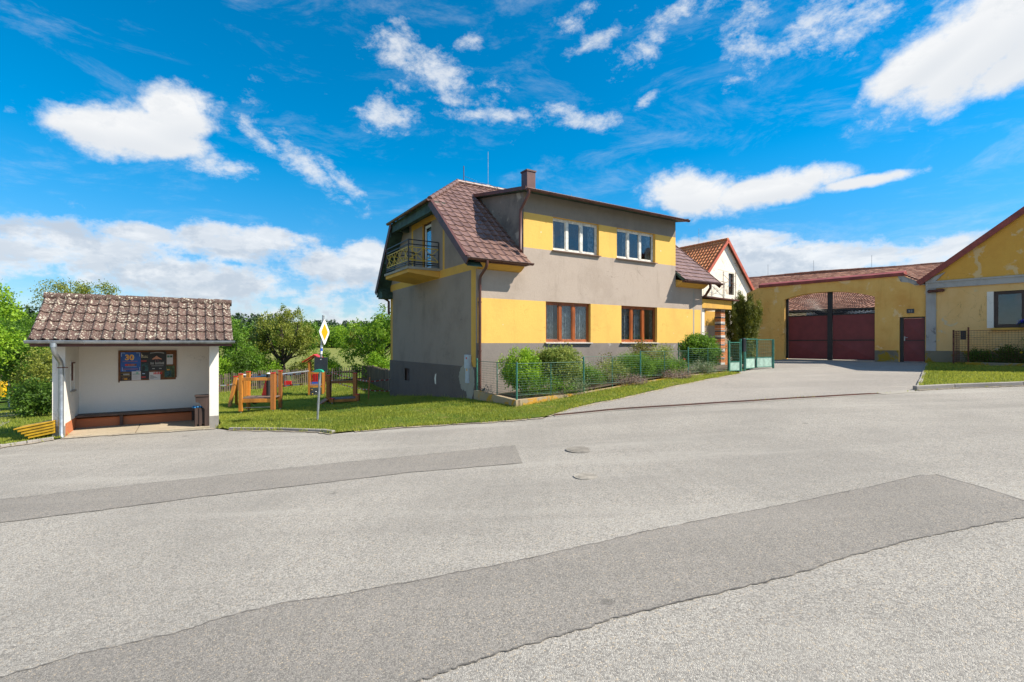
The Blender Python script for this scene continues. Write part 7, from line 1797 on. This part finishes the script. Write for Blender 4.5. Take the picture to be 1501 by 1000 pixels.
# ================================================================== grass
def blades(name, polys, dens, h, label, seeds=0, excl=(), dz=.03, clump=None):
    P = []
    for poly in polys:
        xs = [p[0] for p in poly]; ys = [p[1] for p in poly]; A = (max(xs)-min(xs))*(max(ys)-min(ys)); n = int(A*dens)
        x = RNG.uniform(min(xs), max(xs), n); y = RNG.uniform(min(ys), max(ys), n); k = inside(poly, x, y)
        for e in excl: k &= ~inside(e, x, y)
        P.append(np.c_[x[k], y[k]])
    P = np.concatenate(P)
    if clump is not None:
        d = clump(P[:, 0], P[:, 1]); P = P[RNG.uniform(size=len(P)) < d]
    n = len(P); z = Hn(P[:, 0], P[:, 1])+dz-.005
    nz = np.sin(P[:, 0]*1.7+1.3*np.sin(P[:, 1]*1.1))*np.cos(P[:, 1]*2.1+.7*P[:, 0])
    hh = h*RNG.uniform(.45, 1.3, n)*(1+.35*nz); an = RNG.uniform(0, 6.28, n); w = RNG.uniform(.004, .009, n)*(h/.06)**.5*1.6
    ln = RNG.normal(0, .35, (n, 2))*hh[:, None]
    v = np.empty((n, 3, 3)); ca, sa = np.cos(an)*w, np.sin(an)*w
    v[:, 0, 0] = P[:, 0]-ca; v[:, 0, 1] = P[:, 1]-sa; v[:, 0, 2] = z; v[:, 1, 0] = P[:, 0]+ca; v[:, 1, 1] = P[:, 1]+sa; v[:, 1, 2] = z
    v[:, 2, 0] = P[:, 0]+ln[:, 0]; v[:, 2, 1] = P[:, 1]+ln[:, 1]; v[:, 2, 2] = z+hh
    me = bpy.data.meshes.new(name); me.vertices.add(n*3); me.vertices.foreach_set('co', v.astype('f').ravel()); me.loops.add(n*3); me.loops.foreach_set('vertex_index', np.arange(n*3, dtype='i'))
    me.polygons.add(n); me.polygons.foreach_set('loop_start', np.arange(0, n*3, 3, dtype='i')); me.polygons.foreach_set('loop_total', np.full(n, 3, 'i')); me.update(calc_edges=True)
    big = np.sin(P[:, 0]*.9+2*np.sin(P[:, 1]*.6))*np.cos(P[:, 1]*.8-.5*P[:, 0]); t = np.clip(.5+.22*big+RNG.normal(0, .22, n), 0, 1)
    at = me.attributes.new('tint', 'FLOAT', 'FACE'); at.data.foreach_set('value', t.astype('f')); me.materials.append(M['grassblade'])
    o = link_mesh(name, me, None, (float(P[0, 0]), float(P[0, 1]), float(z[0]))); tag(o, label, 'grass', kind='stuff'); return o
near = [p for p in lawn_left]
box_ = [(-13, 9), (9.5, 9), (9.5, 21), (-13, 24)]
wear = lambda x, y: np.clip(.80+.45*np.sin(x*1.3+1.7*np.sin(y*.9))*np.cos(y*1.6-.6*x)+.3*np.sin(x*4.1+y*3.3), .12, 1)
blades('grass', [near], 1250, .050, 'short mown grass of the lawn round the playground', clump=wear, excl=[[(-40, 24), (0, 24), (0, 60), (-40, 60)], [(-40, 0), (-13.5, 0), (-13.5, 60), (-40, 60)]])
blades('grass', [near], 220, .09, 'rougher grass at the back of the playground and on the bank', excl=[[(-13.5, 0), (20, 0), (20, 24), (-13.5, 24)]])
blades('grass', [lawn_right], 1100, .055, 'short grass of the verge before the cottage', dz=.05)
def edge_tufts(lines, label, h=.10, dens=60, spread=.06, dz=.0):
    P = []
    for L in lines:
        for p in densify_line(L, .05):
            if math.sin(p[0]*3.1+p[1]*1.7)+math.sin(p[0]*7.3) > -.35:
                for k in range(dens//20): P.append((p[0]+random.gauss(0, spread), p[1]+random.gauss(0, spread)))
    poly = None; P = np.array(P); n = len(P)
    v = []; f = []
    z = Hn(P[:, 0], P[:, 1])+dz; hh = h*RNG.uniform(.3, 1.3, n); an = RNG.uniform(0, 6.28, n); ln = RNG.normal(0, .4, (n, 2))*hh[:, None]
    for i in range(n):
        c, s = math.cos(an[i])*.009, math.sin(an[i])*.009; v += [(P[i, 0]-c, P[i, 1]-s, z[i]), (P[i, 0]+c, P[i, 1]+s, z[i]), (P[i, 0]+ln[i, 0], P[i, 1]+ln[i, 1], z[i]+hh[i])]; f.append((3*i, 3*i+1, 3*i+2))
    me = bpy.data.meshes.new('grass_tufts'); me.from_pydata(v, [], f); at = me.attributes.new('tint', 'FLOAT', 'FACE'); at.data.foreach_set('value', RNG.uniform(.3, 1, n).astype('f')); me.materials.append(M['grassblade'])
    o = link_mesh('grass_tufts', me, None, (P[0, 0], P[0, 1], float(z[0]))); tag(o, label, 'weeds', kind='stuff')
e1_ = [tuple(FH.P(.0, -.1, 0).xy), tuple(FH.P(-.08, 0, 0).xy), tuple(FH.P(-.12, 8.2, 0).xy)]
e2_ = [tuple(FH.P(-.12, -.1, 0).xy), tuple(FH.P(-.12, -2.5, 0).xy), tuple(FH.P(9.5, -2.5, 0).xy)]
edge_tufts([e1_, e2_], 'longer grass along the foot of the house and the kerb wall', .16, 90, .06)
edge_tufts([km, ke[:3], [G(92, 641), G(100, 641)], [G(300, 628), G(345, 629)]], 'weeds growing along the kerb by the shelter', .11, 100, .05, dz=.02)
edge_tufts([dl[3:5], dl[5:]], 'weeds in the joint of the drain channel', .05, 30, .03, dz=.01)
edge_tufts([kr, kl], 'weeds along the road side of the kerbs', .06, 30, .04)
def dirt():
    """sand and grit washed against the edges of the asphalt"""
    m = plain('washed_grit', (.40, .335, .25), .95, var=.35, vscale=14, bump=.8, bscale=60)
    for L, w in ((drv, .30), (ke, .24), (km, .20), (shf, .28), (kl, .26), (kr[:3], .10)):
        ribbon('grit', [tuple(Vector(p)+Vector((random.uniform(-.03, .03), random.uniform(-.05, .0)))) for p in densify_line(L, .12)], w, m, .016)
dirt()
edge_tufts([drv, ke], 'grass creeping over the edge of the driveway and road', .07, 120, .05, dz=.02)
